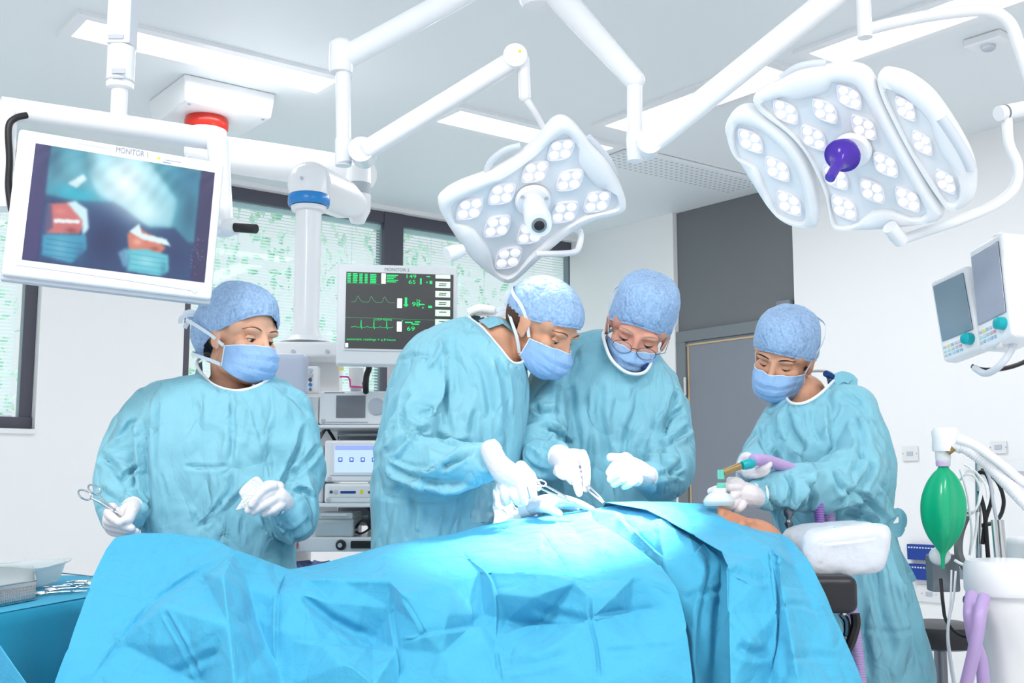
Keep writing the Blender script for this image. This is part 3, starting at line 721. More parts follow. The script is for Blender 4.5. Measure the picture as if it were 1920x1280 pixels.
def color_grid(name, pnl, u0, v0, u1, v1, U, V, colr, m, parent, d=.001):
    nv, nu = U.shape; off = worldloc(parent)
    vs = [tuple(pnl.p(u0 + (u1 - u0) * U[i, j], v0 + (v1 - v0) * V[i, j], d) - off) for i in range(nv) for j in range(nu)]
    fs = [(i * nu + j, i * nu + j + 1, (i + 1) * nu + j + 1, (i + 1) * nu + j) for i in range(nv - 1) for j in range(nu - 1)]
    me = bpy.data.meshes.new(name); me.from_pydata(vs, [], fs); me.materials.append(m)
    a = me.color_attributes.new('Col', 'BYTE_COLOR', 'POINT')
    c = np.ones((nv * nu, 4)); cl = colr.reshape(-1, 3) / 255.0; cl = np.where(cl <= .04045, cl / 12.92, ((cl + .055) / 1.055) ** 2.4); c[:, :3] = cl
    a.data.foreach_set('color', c.ravel().astype(np.float32))
    o = bpy.data.objects.new(name, me); COL.objects.link(o); o.parent = parent; return o
U_, V_, C_ = paint_screen()
color_grid('screen', pn1, .082, .085, .955, .885, U_, V_, C_, attr_mat('operation_picture', 1.05), yk)
ptext('name_print', 'MONITOR 1', M['ink'], yk, pn1, .455, .055, .020, .001, 'LEFT', .70)
q = MB(); pn1.box(q, .27, .03, .41, .042, .0002, .0008); q.build('maker_print', mat('pale_print', (200, 206, 216), .5), yk)
q = MB(); pn1.box(q, .68, .045, .79, .085, .0002, .0008); q.build('sticker', mat('sticker_pale', (240, 236, 244), .5), yk)
q = MB(); pn1.box(q, .70, .05, .78, .055, .0008, .0012); pn1.box(q, .69, .066, .73, .074, .0008, .0012); q.build('sticker_print', M['ink'], yk)
q = MB(); pn1.box(q, .66, .04, .675, .055, .0004, .001); q.build('yellow_dot', M['yellow'], yk)
q = MB(); q.tube([pn1.p(u, .925 + .035 * u * u, .0005) for u in np.linspace(.06, .9, 12)], .0012, 5); q.build('chin_line', M['pale'], yk)
q = MB(); q.lathe([(.007, 0), (.006, .002)], pn1.p(.91, .95, 0), pn1.n); q.build('power_button', M['pale'], yk)

# ---- surgical lights -------------------------------------------------
def fr(pl_n, xdir=(1, 0, 0)):
    n = Vector(pl_n).normalized(); x = (Vector(xdir) - n * n.dot(Vector(xdir))).normalized(); return x, n.cross(x), n
def rounded(poly, k=5): return catmull(poly, k, closed=True)
def lamp_pod(root, outer, P0, n, thick, nm='lamp_frame', inset=.84, cx=None, inner=None):
    """outline (pixels) on the plane -> white moulded frame ring with a grey face set inside"""
    n = Vector(n).normalized()
    O = [hitpl(x, y, P0, n) for x, y in outer]; O = rounded(O, 4)
    c = sum(O, Vector()) / len(O)
    if inner: 
        I0 = rounded([hitpl(x, y, P0, n) for x, y in inner], 4)
        # resample both to the same count by angle
        x_, y_, _ = fr(n); 
        def ang(p): q = p - c; return math.atan2(q.dot(y_), q.dot(x_))
        A = sorted([(ang(p), (p - c)) for p in I0], key=lambda t: t[0]); aa = np.array([a for a, _ in A]); 
        def samp(th):
            r_ = np.interp(th, np.concatenate([aa - 2 * pi, aa, aa + 2 * pi]), np.tile([q.length for _, q in A], 3)); return c + (x_ * cos(th) + y_ * sin(th)) * float(r_)
        I = [samp(ang(p)) for p in O]
    else: I = [c + (p - c) * inset for p in O]
    f = MB()
    rings = [[c + (p - c) * .96 - n * thick for p in O], [c + (p - c) * 1.0 - n * thick * .6 for p in O], O, [o.lerp(i, .25) + n * .010 for o, i in zip(O, I)], [o.lerp(i, .8) + n * .010 for o, i in zip(O, I)], [i + n * .0 for i in I], [i - n * .006 for i in I]]
    for a, b_ in zip(rings, rings[1:]): f.ringstrip(a, b_)
    k = len(O); f.add(rings[0], [tuple(range(k))])
    fo = f.build(nm, M['white'], root, angle=60)
    g_ = MB(); g_.add([c + (i - c) * 1.02 - n * .004 for i in I], [tuple(range(k))]); g_.build('lamp_face', M['ledface'], root)
    return c, I
def led_module(root, x, y, P0, n, ux, uy, shape='quad'):
    c = hitpl(x, y, P0, n); n = Vector(n).normalized()
    # ux/uy are pixel half-axis vectors of the module
    A = hitpl(x + ux[0], y + ux[1], P0, n) - c; B = hitpl(x + uy[0], y + uy[1], P0, n) - c
    pts = [c + A * a + B * b_ for a, b_ in ((1, -.62), (1, .55), (.62, .98), (-.55, 1), (-1, .62), (-1, -.55), (-.62, -.98), (.55, -1))]
    P = rounded(pts, 3); m_ = MB(); P1 = [p - n * .004 for p in P]; P2 = [p + n * .004 for p in P]; P3 = [c + (p - c) * .93 + n * .005 for p in P]; P4 = [c + (p - c) * .9 + n * .001 for p in P]
    m_.ringstrip(P1, P2); m_.ringstrip(P2, P3); m_.ringstrip(P3, P4); m_.add(P4, [tuple(range(len(P4)))])
    mo_ = m_.build('led_module', M['ledbase'], root)
    l = MB(); x_, y_, _ = fr(n); M3 = Matrix((x_, y_, n)).transposed(); rr = min(A.length, B.length) * .43
    for a, b_ in ((.46, -.46), (-.46, -.46), (.46, .46), (-.46, .46)):
        l.sphere(c + A * a + B * b_ + n * .001, (rr, rr, rr * .55), 14, 8, M3)
    l.build('lens', M['led'], mo_)
M['ledbase'] = mat('led_reflector', (232, 232, 240), .3, emit=.06)
def zp(x, y, ox, oy, s): return (ox + x / s, oy + y / s)
# light A
YA = 3.0; nA = Vector((.10, -.70, -.72)).normalized(); PA = W(999, 380, YA)
hubc = W(1012, 8, 3.15)
LA_ = thing('surgical_light', (hubc.x, hubc.y, H), 'diamond-shaped surgical light head with a camera in its middle, hanging on white arms', 'surgical light')
a = lambda x, y: zp(x, y, 600, 0, 2.37)
outA = [a(*p) for p in ((1085, 530), (1135, 560), (1200, 640), (1275, 720), (1330, 810), (1360, 900), (1340, 948), (1230, 978), (1130, 1025), (1000, 1130), (880, 1240), (840, 1257), (790, 1240), (680, 1155), (590, 1030), (530, 925), (540, 875), (620, 830), (740, 785), (860, 720), (950, 650), (1010, 580), (1045, 542))]
inA = [a(*p) for p in ((1085, 597), (1125, 625), (1150, 665), (1150, 720), (1190, 790), (1240, 835), (1300, 850), (1322, 900), (1310, 928), (1200, 950), (1090, 1005), (960, 1110), (860, 1215), (815, 1222), (775, 1190), (755, 1110), (700, 1040), (670, 1005), (610, 1000), (585, 940), (600, 900), (700, 850), (830, 785), (950, 700), (1030, 630))]
lamp_pod(LA_, outA, PA, nA, .045, 'lamp_frame', inner=inA)
for (x, y) in ((1070, 665), (955, 762), (1110, 800), (808, 860), (1232, 895), (665, 927), (1087, 942), (788, 1005), (935, 1035), (837, 1145)):
    led_module(LA_, *a(x, y), PA, nA, (23, -3), (-5, 19))
x_, y_, n_ = fr(nA)
hc = hitpl(*a(946, 890), PA, nA)
MB().lathe([(.05, 0), (.05, .006), (.044, .016), (.02, .018)], hc, nA, n=40).build('hub_disc', M['white'], LA_)
for k in range(3):
    an = k * 2.1 + .4; q = hc + (x_ * cos(an) + y_ * sin(an)) * .038 + nA * .012
    MB().cyl(q, q + nA * .006, .006, n=10).build('hub_screw', M['lgrey'], LA_)
hd = hc + nA * .02; he = W(1011, 422, 2.84)
hdl = MB(); hdl.tube([hc + nA * .01, hc.lerp(he, .3), hc.lerp(he, .75), he], [.025, .033, .036, .033], n=28, smooth=4); hdl.build('camera_handle', M['white'], LA_)
ax_ = (he - hc).normalized()
MB().lathe([(.020, 0), (.020, .003), (.014, .0035)], he, ax_, n=28).build('camera_bezel', M['grey'], LA_)
MB().lathe([(.014, .003), (.011, .006), (.002, .008)], he, ax_, n=28).build('camera_lens', M['black'], LA_)
# translucent side grips
def grip(root, pts, P0, n, off, r_, m='pale'):
    b = MB(); b.tube([hitpl(x, y, P0, n) - Vector(n) * off for x, y in pts], r_, 12, 6); b.build('side_grip', M[m], root)
grip(LA_, [a(*p) for p in ((1195, 625), (1250, 680), (1295, 745), (1318, 800))], PA, nA, .02, .010)
grip(LA_, [a(*p) for p in ((745, 785), (770, 735), (830, 690), (895, 672))], PA, nA, .03, .009)
kn0, kn1 = W(868, 468, 3.02), W(838, 478, 3.0)
MB().tube([kn0, kn0.lerp(kn1, .5), kn1], [.016, .022, .022], n=20).build('side_knob', M['white'], LA_)
b = MB(); b.tube(T((1040, 430, 3.1), (1085, 432, 3.1), (1086, 462, 3.1), (1070, 474, 3.1), (1005, 476, 3.08)), .009, 10, 6); b.build('rear_bracket', M['white'], LA_)
# arms A
def arm_tube(root, nm, p, q, r_, caps=.0):
    b = MB(); b.tube([p, q], r_, n=24); b.sphere(q, r_ if not isinstance(r_, list) else r_[-1], 20, 12); b.sphere(p, r_ if not isinstance(r_, list) else r_[0], 20, 12); return b.build(nm, M['white'], root)
hubz = lambda y: W(1012, y, 3.15).z
MB().lathe([(.058, hubz(-48)), (.06, hubz(-55)), (.06, hubz(-130)), (.055, hubz(-135)), (.045, H)], Vector((hubc.x, hubc.y, 0)), n=32).build('ceiling_hub', M['white'], LA_)
arm_tube(LA_, 'upper_arm', W(1012, -90, 3.15), W(648, 108, 3.1), .034)
b = MB(); e = W(640, 105, 3.1); b.lathe([(.032, -.05), (.035, -.03), (.035, .035), (.025, .045)], e, n=24); b.build('arm_end_cap', M['white'], LA_)
arm_tube(LA_, 'drop_tube', W(643, 120, 3.1), W(644, 262, 3.1), .0215)
b = MB(); e = W(644, 282, 3.1); b.lathe([(.022, -.045), (.024, -.03), (.024, .03), (.022, .034)], e, n=24); b.build('pivot_housing', M['white'], LA_)
MB().cyl(W(644, 302, 3.1), W(644, 309, 3.1), .023).build('pivot_ring', M['lgrey'], LA_)
e = W(680, 286, 3.08)
MB().cyl(e + Vector((0, -.035, 0)), e + Vector((0, .04, 0)), .036, n=32).build('spring_joint', M['white'], LA_)
b = MB(); p_, q_ = W(680, 286, 3.06), W(964, 112, 3.06); dd = (q_ - p_).normalized(); L_ = (q_ - p_).length
R = Matrix((dd, Vector((0, 1, 0)), dd.cross(Vector((0, 1, 0))))).transposed()
b.box(p_.lerp(q_, .5), (L_, .05, .052), R); b.build('spring_arm', M['white'], LA_, bevel=.015, seg=4)
e = W(966, 110, 3.06); MB().cyl(e + Vector((0, -.03, 0)), e + Vector((0, .03, 0)), .034, n=32).build('spring_joint', M['white'], LA_)
MB().cyl(e + Vector((.013, -.032, 0.01)), e + Vector((.013, -.030, 0.01)), .004, n=10).build('yellow_dot', M['yellow'], LA_)
arm_tube(LA_, 'lower_drop', W(982, 112, 3.06), W(984, 182, 3.06), .0165)
b = MB(); b.tube(T((985, 185, 3.06), (1000, 206, 3.07), (1018, 238, 3.1), (1050, 300, 3.13), (1060, 380, 3.12), (1035, 425, 3.1)), [.012, .009, .009, .011, .014, .016], 12, 6); b.build('head_yoke', M['white'], LA_)

# light B
YB = 2.62; nB = Vector((-.42, -.62, -.66)).normalized(); PB = W(1590, 300, YB)
LB_ = thing('surgical_light', (hubc.x, hubc.y, hubz(-48)), 'three-part surgical light head with a violet handle at the upper right', 'surgical light')
c_ = lambda x, y: zp(x, y, 1200, 0, 2.56)
mid = [c_(*p) for p in ((545, 480), (560, 445), (660, 395), (760, 345), (880, 325), (1000, 315), (1080, 335), (1125, 400), (1200, 560), (1300, 750), (1390, 910), (1452, 1010), (1445, 1045), (1380, 1072), (1150, 1100), (980, 1102), (925, 1085), (905, 1000), (880, 900), (800, 735), (700, 625), (570, 530))]
midi = [c_(*p) for p in ((590, 508), (640, 480), (700, 465), (760, 480), (880, 450), (915, 420), (925, 395), (1000, 400), (1050, 430), (1110, 540), (1200, 700), (1290, 860), (1375, 1020), (1300, 1045), (1230, 1010), (1120, 1010), (1060, 1060), (1000, 1085), (940, 1078), (915, 990), (895, 890), (815, 735), (720, 620))]
lef = [c_(*p) for p in ((500, 515), (560, 540), (690, 635), (770, 730), (830, 860), (858, 1000), (856, 1070), (820, 1092), (720, 1075), (640, 1020), (590, 960), (480, 780), (430, 700), (410, 610), (440, 545))]
lefi = [c_(*p) for p in ((470, 600), (520, 605), (600, 640), (700, 740), (765, 860), (790, 980), (788, 1060), (740, 1062), (660, 1020), (630, 960), (600, 900), (560, 800), (480, 765), (455, 680))]
rig = [c_(*p) for p in ((1140, 375), (1160, 345), (1190, 342), (1280, 368), (1380, 438), (1450, 520), (1540, 660), (1605, 800), (1610, 920), (1570, 985), (1500, 1010), (1445, 970), (1340, 810), (1220, 590), (1150, 440))]
rigi = [c_(*p) for p in ((1180, 435), (1230, 445), (1310, 500), (1390, 590), (1410, 660), (1440, 720), (1500, 800), (1530, 880), (1525, 960), (1480, 975), (1430, 900), (1340, 760), (1230, 560))]
lamp_pod(LB_, mid, PB, nB, .04, 'centre_frame', inner=midi); lamp_pod(LB_, lef, PB, nB, .04, 'wing_frame', inner=lefi); lamp_pod(LB_, rig, PB, nB, .04, 'wing_frame', inner=rigi)
for (x, y) in ((700, 535), (888, 532), (1005, 465), (833, 660), (1075, 610), (1180, 790), (1115, 915), (980, 995), (1285, 955), (940, 850), (532, 675), (660, 810), (717, 975), (1275, 520), (1355, 685), (1468, 870)):
    nar = .8 if x > 1260 and (x, y) != (1285, 955) else 1
    led_module(LB_, *c_(x, y), PB, nB, (22 * nar, 8), (3, 19))
hc = hitpl(*c_(1020, 720), PB, nB)
MB().lathe([(.046, 0), (.046, .006), (.04, .018), (.02, .022)], hc, nB, n=40).build('hub_disc', M['white'], LB_)
h0 = W(*c_(970, 750), 2.54); h1 = W(*c_(903, 858), 2.49); ax_ = (h1 - h0).normalized()
MB().lathe([(.030, -.03), (.034, -.012), (.042, -.006), (.042, 0), (.032, .003), (.018, .022), (.0125, .035), (.012, (h1 - h0).length), (.008, (h1 - h0).length + .004)], h0, ax_ * .6 + nB * .4, n=32).build('violet_handle', M['purple_d'], LB_)
grip(LB_, [c_(*p) for p in ((670, 392), (740, 345), (820, 325), (885, 322))], PB, nB, .02, .010)
grip(LB_, [c_(*p) for p in ((1445, 560), (1500, 640), (1560, 740), (1590, 810))], PB, nB, -.002, .013)
grip(LB_, [c_(*p) for p in ((488, 790), (530, 860), (580, 930), (610, 970))], PB, nB, .015, .009)
# arms B
MB().lathe([(.02, hubz(17)), (.05, hubz(14)), (.06, hubz(4)), (.06, hubz(-48))], Vector((hubc.x, hubc.y, 0)), n=32).build('hub_collar', M['white'], LB_)
arm_tube(LB_, 'upper_arm', W(1035, -22, 3.13), W(1190, 150, 2.92), [.042, .028])
arm_tube(LB_, 'drop_tube', W(1190, 160, 2.92), W(1190, 250, 2.92), .0205)
b = MB(); b.lathe([(.021, -.05), (.023, -.03), (.023, .03), (.021, .034)], W(1191, 268, 2.92), n=24); b.build('pivot_housing', M['white'], LB_)
e = W(1215, 272, 2.9)
MB().cyl(e + Vector((0, -.035, 0)), e + Vector((0, .035, 0)), .033, n=32).build('spring_joint', M['white'], LB_)
p_, q_ = W(1215, 272, 2.89), W(1610, -45, 2.7); dd = (q_ - p_).normalized(); L_ = (q_ - p_).length; s2 = Vector((0, 1, 0)); s2 = (s2 - dd * s2.dot(dd)).normalized()
R = Matrix((dd, s2, dd.cross(s2))).transposed()
b = MB(); b.box(p_.lerp(q_, .5), (L_, .05, .062), R); b.build('spring_arm', M['white'], LB_, bevel=.017, seg=4)
e = W(1615, -45, 2.7); MB().cyl(e + Vector((0, -.035, 0)), e + Vector((0, .035, 0)), .04, n=32).build('spring_joint', M['white'], LB_)
arm_tube(LB_, 'lower_drop', W(1618, -30, 2.7), W(1620, 40, 2.7), .018)
MB().cyl(W(1620, 38, 2.7), W(1622, 71, 2.7), .0185).build('drop_sleeve', M['white'], LB_)
b = MB(); b.tube(T((1628, 55, 2.7), (1680, 42, 2.7), (1760, 27, 2.7), (1850, 20, 2.7), (1892, 42, 2.7), (1912, 90, 2.7), (1935, 160, 2.7), (1950, 200, 2.7)), .0155, 14, 6); b.build('outer_yoke', M['white'], LB_)
b = MB(); b.tube([W(1950, 198, 2.7), W(1872, 213, 2.66)], .0185, n=20); b.build('yoke_joint', M['white'], LB_)
MB().cyl(W(1886, 210, 2.665), W(1884, 210.5, 2.664), .019, n=24).build('joint_ring', M['grey'], LB_)
b = MB(); b.tube(T((1888, 222, 2.67), (1892, 270, 2.68), (1908, 310, 2.69), (1903, 350, 2.7), (1868, 382, 2.7), (1800, 412, 2.7), (1740, 432, 2.7), (1690, 448, 2.7), (1672, 440, 2.68)), .013, 14, 6); b.build('inner_yoke', M['white'], LB_)
MB().cyl(W(1668, 425, 2.66), W(1690, 452, 2.69), .018).build('yoke_foot', M['white'], LB_)

def lamp_spot(root, p, aim, power, size, r_):
    l = bpy.data.lights.new('lamp_beam', 'SPOT'); l.energy = power; l.spot_size = rad(size); l.spot_blend = .9; l.shadow_soft_size = r_
    o = bpy.data.objects.new('lamp_beam', l); COL.objects.link(o); d = Vector(aim) - Vector(p); o.rotation_euler = d.to_track_quat('-Z', 'Y').to_euler(); o.location = Vector(p) - worldloc(root); o.parent = root
lamp_spot(LA_, PA + nA * .12, W(1030, 1000, 2.6), 30, 34, .10)
lamp_spot(LB_, PB + nB * .12, W(1080, 990, 2.6), 400, 27, .08)

# ---- wall-side anaesthesia displays
def display(tl, tr, bl, Yl, Yr, lbl, right):
    t = thing('vitals_display', W(bl[0], bl[1], Yl), lbl, 'monitor'); p = Panel(W(*tl, Yl), W(*tr, Yr), W(*bl, Yl))
    b = MB(); p.box(b, 0, 0, 1, 1, -.09 if right else -.05, 0); b.build('housing', M['white'], t, bevel=.012, seg=3)
    b = MB(); p.box(b, .1, .08, .9, .76, .0003, .004); b.build('screen', mat('display_teal_grey', (126, 150, 164) if not right else (158, 166, 184), .1, coat=.7), t, bevel=.002)
    random.seed(8)
    for r_ in range(3):
        for k in range(5):
            b = MB(); u = .1 + k * .1; v = .82 + r_ * .05; p.box(b, u, v, u + .06, v + .025, .0003, .003)
            b.build('key', mat('key', random.choice([(180, 225, 228), (200, 205, 212), (244, 220, 120), (150, 200, 230), (225, 160, 180)]), .5), t)
    MB().lathe([(.016, 0), (.015, .02), (.011, .022)], p.p(.78, .85, 0), p.n, n=24).build('teal_knob', M['teal'], t)
    return t, p
d_l, p_l = display((1742, 528), (1812, 495), (1742, 690), 3.0, 2.88, 'narrower left of the two white displays with teal knobs at the right edge', False)
d_r, p_r = display((1815, 470), (1878, 432), (1815, 668), 2.86, 2.72, 'taller right of the two white displays with teal knobs at the right edge', True)
b = MB(); P_ = T((1878, 432, 2.73), (1905, 436, 2.9), (1905, 655, 2.9), (1878, 652, 2.73)); b.prism(P_, (.0, .05, 0)); b.build('side_panel', M['white'], d_r, bevel=.006)
b = MB(); b.tube(T((1828, 690, 2.86), (1850, 700, 2.8), (1880, 680, 2.75), (1903, 640, 2.75), (1905, 600, 2.8)), .009, 10, 6); b.build('carry_bar', M['pale'], d_r)
b = MB(); b.cyl(W(1895, 540, 2.9), W(1960, 545, 3.0), .03); b.cyl(W(1960, 545, 3.0), W(1980, 545, 3.3), .03); b.build('wall_arm', M['white'], d_r)
tag(MB().tube(T((1822, 686, 2.92), (1845, 693, 2.92), (1885, 690, 2.92), (1925, 676, 2.92), (1960, 650, 2.95)), .006, 8, 6).build('display_cable', M['black'], None), 'black cable curving under the two white displays', 'cable')

# ---- breathing circuit hung with the green bag
vb = thing('breathing_circuit', W(1768, 1060, 2.9), 'white valve block with hanging green reservoir bag and curved corrugated hose', 'breathing circuit')
b = MB(); b.lathe([(.034, -.03), (.036, -.02), (.034, .0), (.036, .02), (.030, .03)], W(1774, 824, 2.9), n=28); b.build('valve_block', M['white'], vb)
b = MB(); b.lathe([(.017, -.028), (.019, -.01), (.019, .012)], W(1768, 852, 2.9), n=20); b.build('valve_neck', M['frost'], vb)
b = MB(); b.lathe([(.017, -.008), (.018, .0), (.017, .007)], W(1768, 868, 2.9), n=20); b.build('lilac_collar', mat('lilac_collar', (200, 176, 216), .4), vb)
b = MB(); b.cyl(W(1776, 847, 2.88), W(1788, 838, 2.87), .010); b.build('amber_port', M['amber'], vb)
prof = [(870, 9), (878, 11), (888, 19), (905, 29), (930, 37), (955, 39), (980, 36), (1005, 27), (1025, 14), (1040, 5), (1066, 3.5)]
rows = []
for (y, rp) in prof:
    row = []; xc = 1769 if y < 1030 else 1768
    for k in range(49):
        an = 2 * pi * k / 48; lob = 1 + (.16 * cos(an * 4 + .9) if 9 < rp < 40 and y > 880 else 0); c0_ = W(xc, y, 2.9); q = rp * 2.9 / F
        row.append(c0_ + Vector((cos(an) * q * (1 + (lob - 1) * .4), sin(an) * q * .75 * lob, 0)))
    rows.append(row)
b = MB(); 
dense = [catmull([r[k] for r in rows], 5) for k in range(49)]
b.grid([[dense[k][i] for k in range(49)] for i in range(len(dense[0]))]); b.build('green_bag', M['green_bag'], vb)
def corr(nm, pts, r0, pitch, root, m, n=18):
    P = catmull(T(*pts), 14); L = 0; b = MB(); out = []; rr = []
    cum = [0]
    for i in range(1, len(P)): cum.append(cum[-1] + (P[i] - P[i - 1]).length)
    N = int(cum[-1] / pitch) * 4
    for i in range(N + 1):
        s_ = cum[-1] * i / N; out.append(Vector([float(np.interp(s_, cum, [p[j] for p in P])) for j in range(3)])); rr.append(r0 * (1 + .09 * sin(i * pi / 2)))
    b.tube(out, rr, n); return b.build(nm, m, root, angle=80)
corr('corrugated_hose', ((1790, 832, 2.88), (1815, 842, 2.86), (1850, 868, 2.84), (1885, 902, 2.8), (1925, 945, 2.75), (1975, 1000, 2.74), (2010, 1060, 2.8), (2025, 1120, 2.86)), .016, .007, vb, M['tube'])
b = MB(); b.tube(T((1795, 822, 2.86), (1830, 836, 2.84), (1875, 868, 2.8), (1930, 912, 2.78), (2040, 990, 2.84), (2060, 1080, 2.9)), [.014, .012, .011, .011, .011, .011], 12, 6); b.build('support_arm', M['white'], vb)
MB().cyl(W(1790, 832, 2.88), W(1804, 837, 2.87), .019).build('hose_cuff', M['white'], vb)
MB().sphere(W(1762, 1042, 2.95), (.028, .02, .024)).build('soft_pad', M['white'], vb)
# machine column with canister
am = thing('anaesthesia_machine', (W(1880, 1060, 2.7).x, 2.75, 0), 'white anaesthesia machine with round canister at the right edge', 'anaesthesia machine')
ac = Vector((W(1903, 1060, 2.7).x, 2.75, 0)); z_ = lambda y: W(1885, y, 2.7).z
MB().lathe([(.092, z_(1118)), (.097, z_(1110)), (.097, z_(1065)), (.09, z_(1053)), (.05, z_(1050))], ac, n=48).build('canister_top', M['white'], am)
MB().lathe([(.06, z_(1330)), (.066, z_(1180)), (.078, z_(1160)), (.08, z_(1118))], ac, n=48).build('canister', M['offw'], am)
MB().lathe([(.062, .35), (.058, z_(1330))], ac, n=32).build('canister_base', M['clear'], am)
b = MB(); b.box((ac.x + .32, 2.95, .5), (.35, .3, 1.0)); b.build('machine_cabinet', M['white'], am, bevel=.02)
b = MB(); b.box((ac.x + .08, 2.9, .06), (.5, .5, .1)); b.build('machine_base', M['lgrey'], am, bevel=.02)
for dx, dy in ((-.14, -.2), (.3, -.2), (-.14, .2), (.3, .2)): MB().cyl((ac.x + .08 * 0 + dx, 2.9 + dy - .012, .035), (ac.x + dx, 2.9 + dy + .012, .035), .034).build('castor', M['black'], am)
b = MB(); fbox(b, 1748, 1040, 1801, 1110, 3.0, .05); b.build('grey_panel', M['grey'], am, bevel=.006)
b = MB(); b.box((W(1800, 1075, 3.02).x + .1, 3.03, W(1800, 1075, 3.02).z), (.25, .02, .03)); b.build('panel_bracket', M['lgrey'], am)
for x in (1868, 1880): MB().cyl(W(x - 4, 975, 2.85), W(x + 3, 1052, 2.83), .008).build('steel_rod', M['steel'], am)
MB().cyl(W(1812, 1125, 2.7), W(1840, 1125, 2.72), .012).build('steel_port', M['steel'], am)
for pts in (((1845, 1120, 2.62), (1838, 1150, 2.58), (1832, 1190, 2.58), (1822, 1240, 2.6), (1800, 1330, 2.65)), ((1822, 1115, 2.68), (1818, 1150, 2.64), (1826, 1200, 2.64), (1840, 1240, 2.66), (1848, 1330, 2.68))):
    b = MB(); b.tube(T(*pts), .0145, 16, 8); b.build('lilac_hose', M['purple_t'], am)
# cable bundle
cbn = thing('cable_bundle', W(1830, 960, 2.95), 'tangle of looped black and white monitoring cables behind the green bag', 'cables')
for i, (pts, m_, r_) in enumerate((
    (((1838, 880, 3.0), (1868, 900, 3.0), (1882, 940, 3.0), (1870, 975, 3.0), (1840, 985, 3.0)), 'black', .0055),
    (((1832, 885, 3.0), (1850, 890, 2.98), (1860, 930, 2.98), (1848, 975, 2.98), (1842, 1020, 2.98)), 'black', .0055),
    (((1836, 920, 2.97), (1846, 960, 2.97), (1850, 1010, 2.97), (1854, 1060, 2.97)), 'black', .006),
    (((1815, 960, 3.0), (1800, 1000, 3.0), (1798, 1040, 2.95), (1815, 1070, 2.95)), 'dgrey', .011),
    (((1764, 1085, 2.98), (1768, 1130, 2.95), (1775, 1165, 2.9), (1800, 1190, 2.85), (1850, 1200, 2.8)), 'black', .0045),
    (((1800, 900, 2.98), (1820, 880, 2.96), (1838, 900, 2.96), (1832, 950, 2.96), (1812, 965, 2.97), (1800, 930, 2.98)), 'white', .003),
    (((1804, 890, 2.97), (1826, 892, 2.96), (1840, 925, 2.96), (1826, 958, 2.96), (1806, 950, 2.97)), 'white', .003),
    (((1800, 880, 2.97), (1812, 920, 2.96), (1818, 960, 2.95), (1822, 1000, 2.94), (1818, 1040, 2.94)), 'white', .003),
    (((1808, 870, 2.97), (1830, 885, 2.96), (1848, 910, 2.95), (1852, 935, 2.95)), 'white', .003),
    (((1790, 1050, 2.9), (1808, 1058, 2.9), (1822, 1045, 2.9), (1828, 1010, 2.92), (1834, 960, 2.93)), 'white', .004),
    (((1792, 1070, 2.86), (1788, 1120, 2.86), (1778, 1180, 2.86), (1784, 1240, 2.86), (1798, 1320, 2.86)), 'white', .003),
    (((1784, 1068, 2.87), (1782, 1130, 2.87), (1776, 1200, 2.87), (1790, 1300, 2.87)), 'white', .0025),
    (((1870, 980, 2.96), (1862, 940, 2.96), (1856, 900, 2.97), (1848, 880, 2.98)), 'lgrey', .005))):
    b = MB(); b.tube(T(*pts), r_, 8, 7); b.build('white_cable' if m_ == 'white' else 'black_cable' if m_ == 'black' else 'grey_cable', M[m_], cbn)
b = MB(); b.tube(T((1834, 860, 3.0), (1834, 900, 3.0), (1836, 1100, 3.0)), .008, 10); b.build('hanging_pole', M['steel'], cbn)
# stool by the wall
st_c = Vector((W(1762, 1200, 4.6).x, 4.6, 0)); zs = W(1762, 1165, 4.6).z
st = thing('stool', st_c, 'black padded round stool near the wall at the lower right', 'stool')
MB().lathe([(.12, zs - .1), (.155, zs - .09), (.165, zs - .05), (.155, zs - .012), (.1, zs), (.01, zs + .002)], st_c, n=40).build('seat', M['vinyl'], st)
MB().cyl(st_c + Z * .1, st_c + Z * (zs - .09), .025).build('gas_column', M['dsteel'], st)
for k in range(5):
    an = k * 2 * pi / 5 + .3; e_ = st_c + Vector((cos(an) * .24, sin(an) * .24, .07)); b = MB(); b.tube([st_c + Z * .11, e_], [.022, .015], 10)
    l_ = b.build('leg', M['black'], st); MB().cyl(e_ + Vector((-.01, 0, -.04)), e_ + Vector((.01, 0, -.04)), .03, n=16).build('castor', M['black'], l_)

# ================================================================== SOFT SHAPES
def fuse(mb, voxel, smooth=4, fac=.5):
    me = bpy.data.meshes.new('t'); me.from_pydata(mb.v, [], mb.f); o = bpy.data.objects.new('t', me); COL.objects.link(o)
    bm = bmesh.new(); bm.from_mesh(me); bmesh.ops.recalc_face_normals(bm, faces=bm.faces); bm.to_mesh(me); bm.free()
    md = o.modifiers.new('r', 'REMESH'); md.mode = 'VOXEL'; md.voxel_size = voxel; md.use_smooth_shade = True
    if smooth: s_ = o.modifiers.new('s', 'SMOOTH'); s_.iterations = smooth; s_.factor = fac
    dg = bpy.context.evaluated_depsgraph_get(); r_ = bpy.data.meshes.new_from_object(o.evaluated_get(dg))
    bpy.data.objects.remove(o); return r_
def getco(me):
    a = np.empty(len(me.vertices) * 3); me.vertices.foreach_get('co', a); return a.reshape(-1, 3)
def getno(me):
    a = np.empty(len(me.vertices) * 3); me.vertices.foreach_get('normal', a); return a.reshape(-1, 3)
def setco(me, a): me.vertices.foreach_set('co', a.ravel()); me.update()
def link_mesh(name, me, m, parent):
    off = worldloc(parent) if parent else Vector((0, 0, 0)); a = getco(me) - np.array(off); setco(me, a)
    me.materials.clear(); [me.materials.append(x) for x in (m if isinstance(m, list) else [m])]
    me.polygons.foreach_set('use_smooth', [True] * len(me.polygons)); me.name = name
    o = bpy.data.objects.new(name, me); COL.objects.link(o)
    if parent: o.parent = parent
    return o
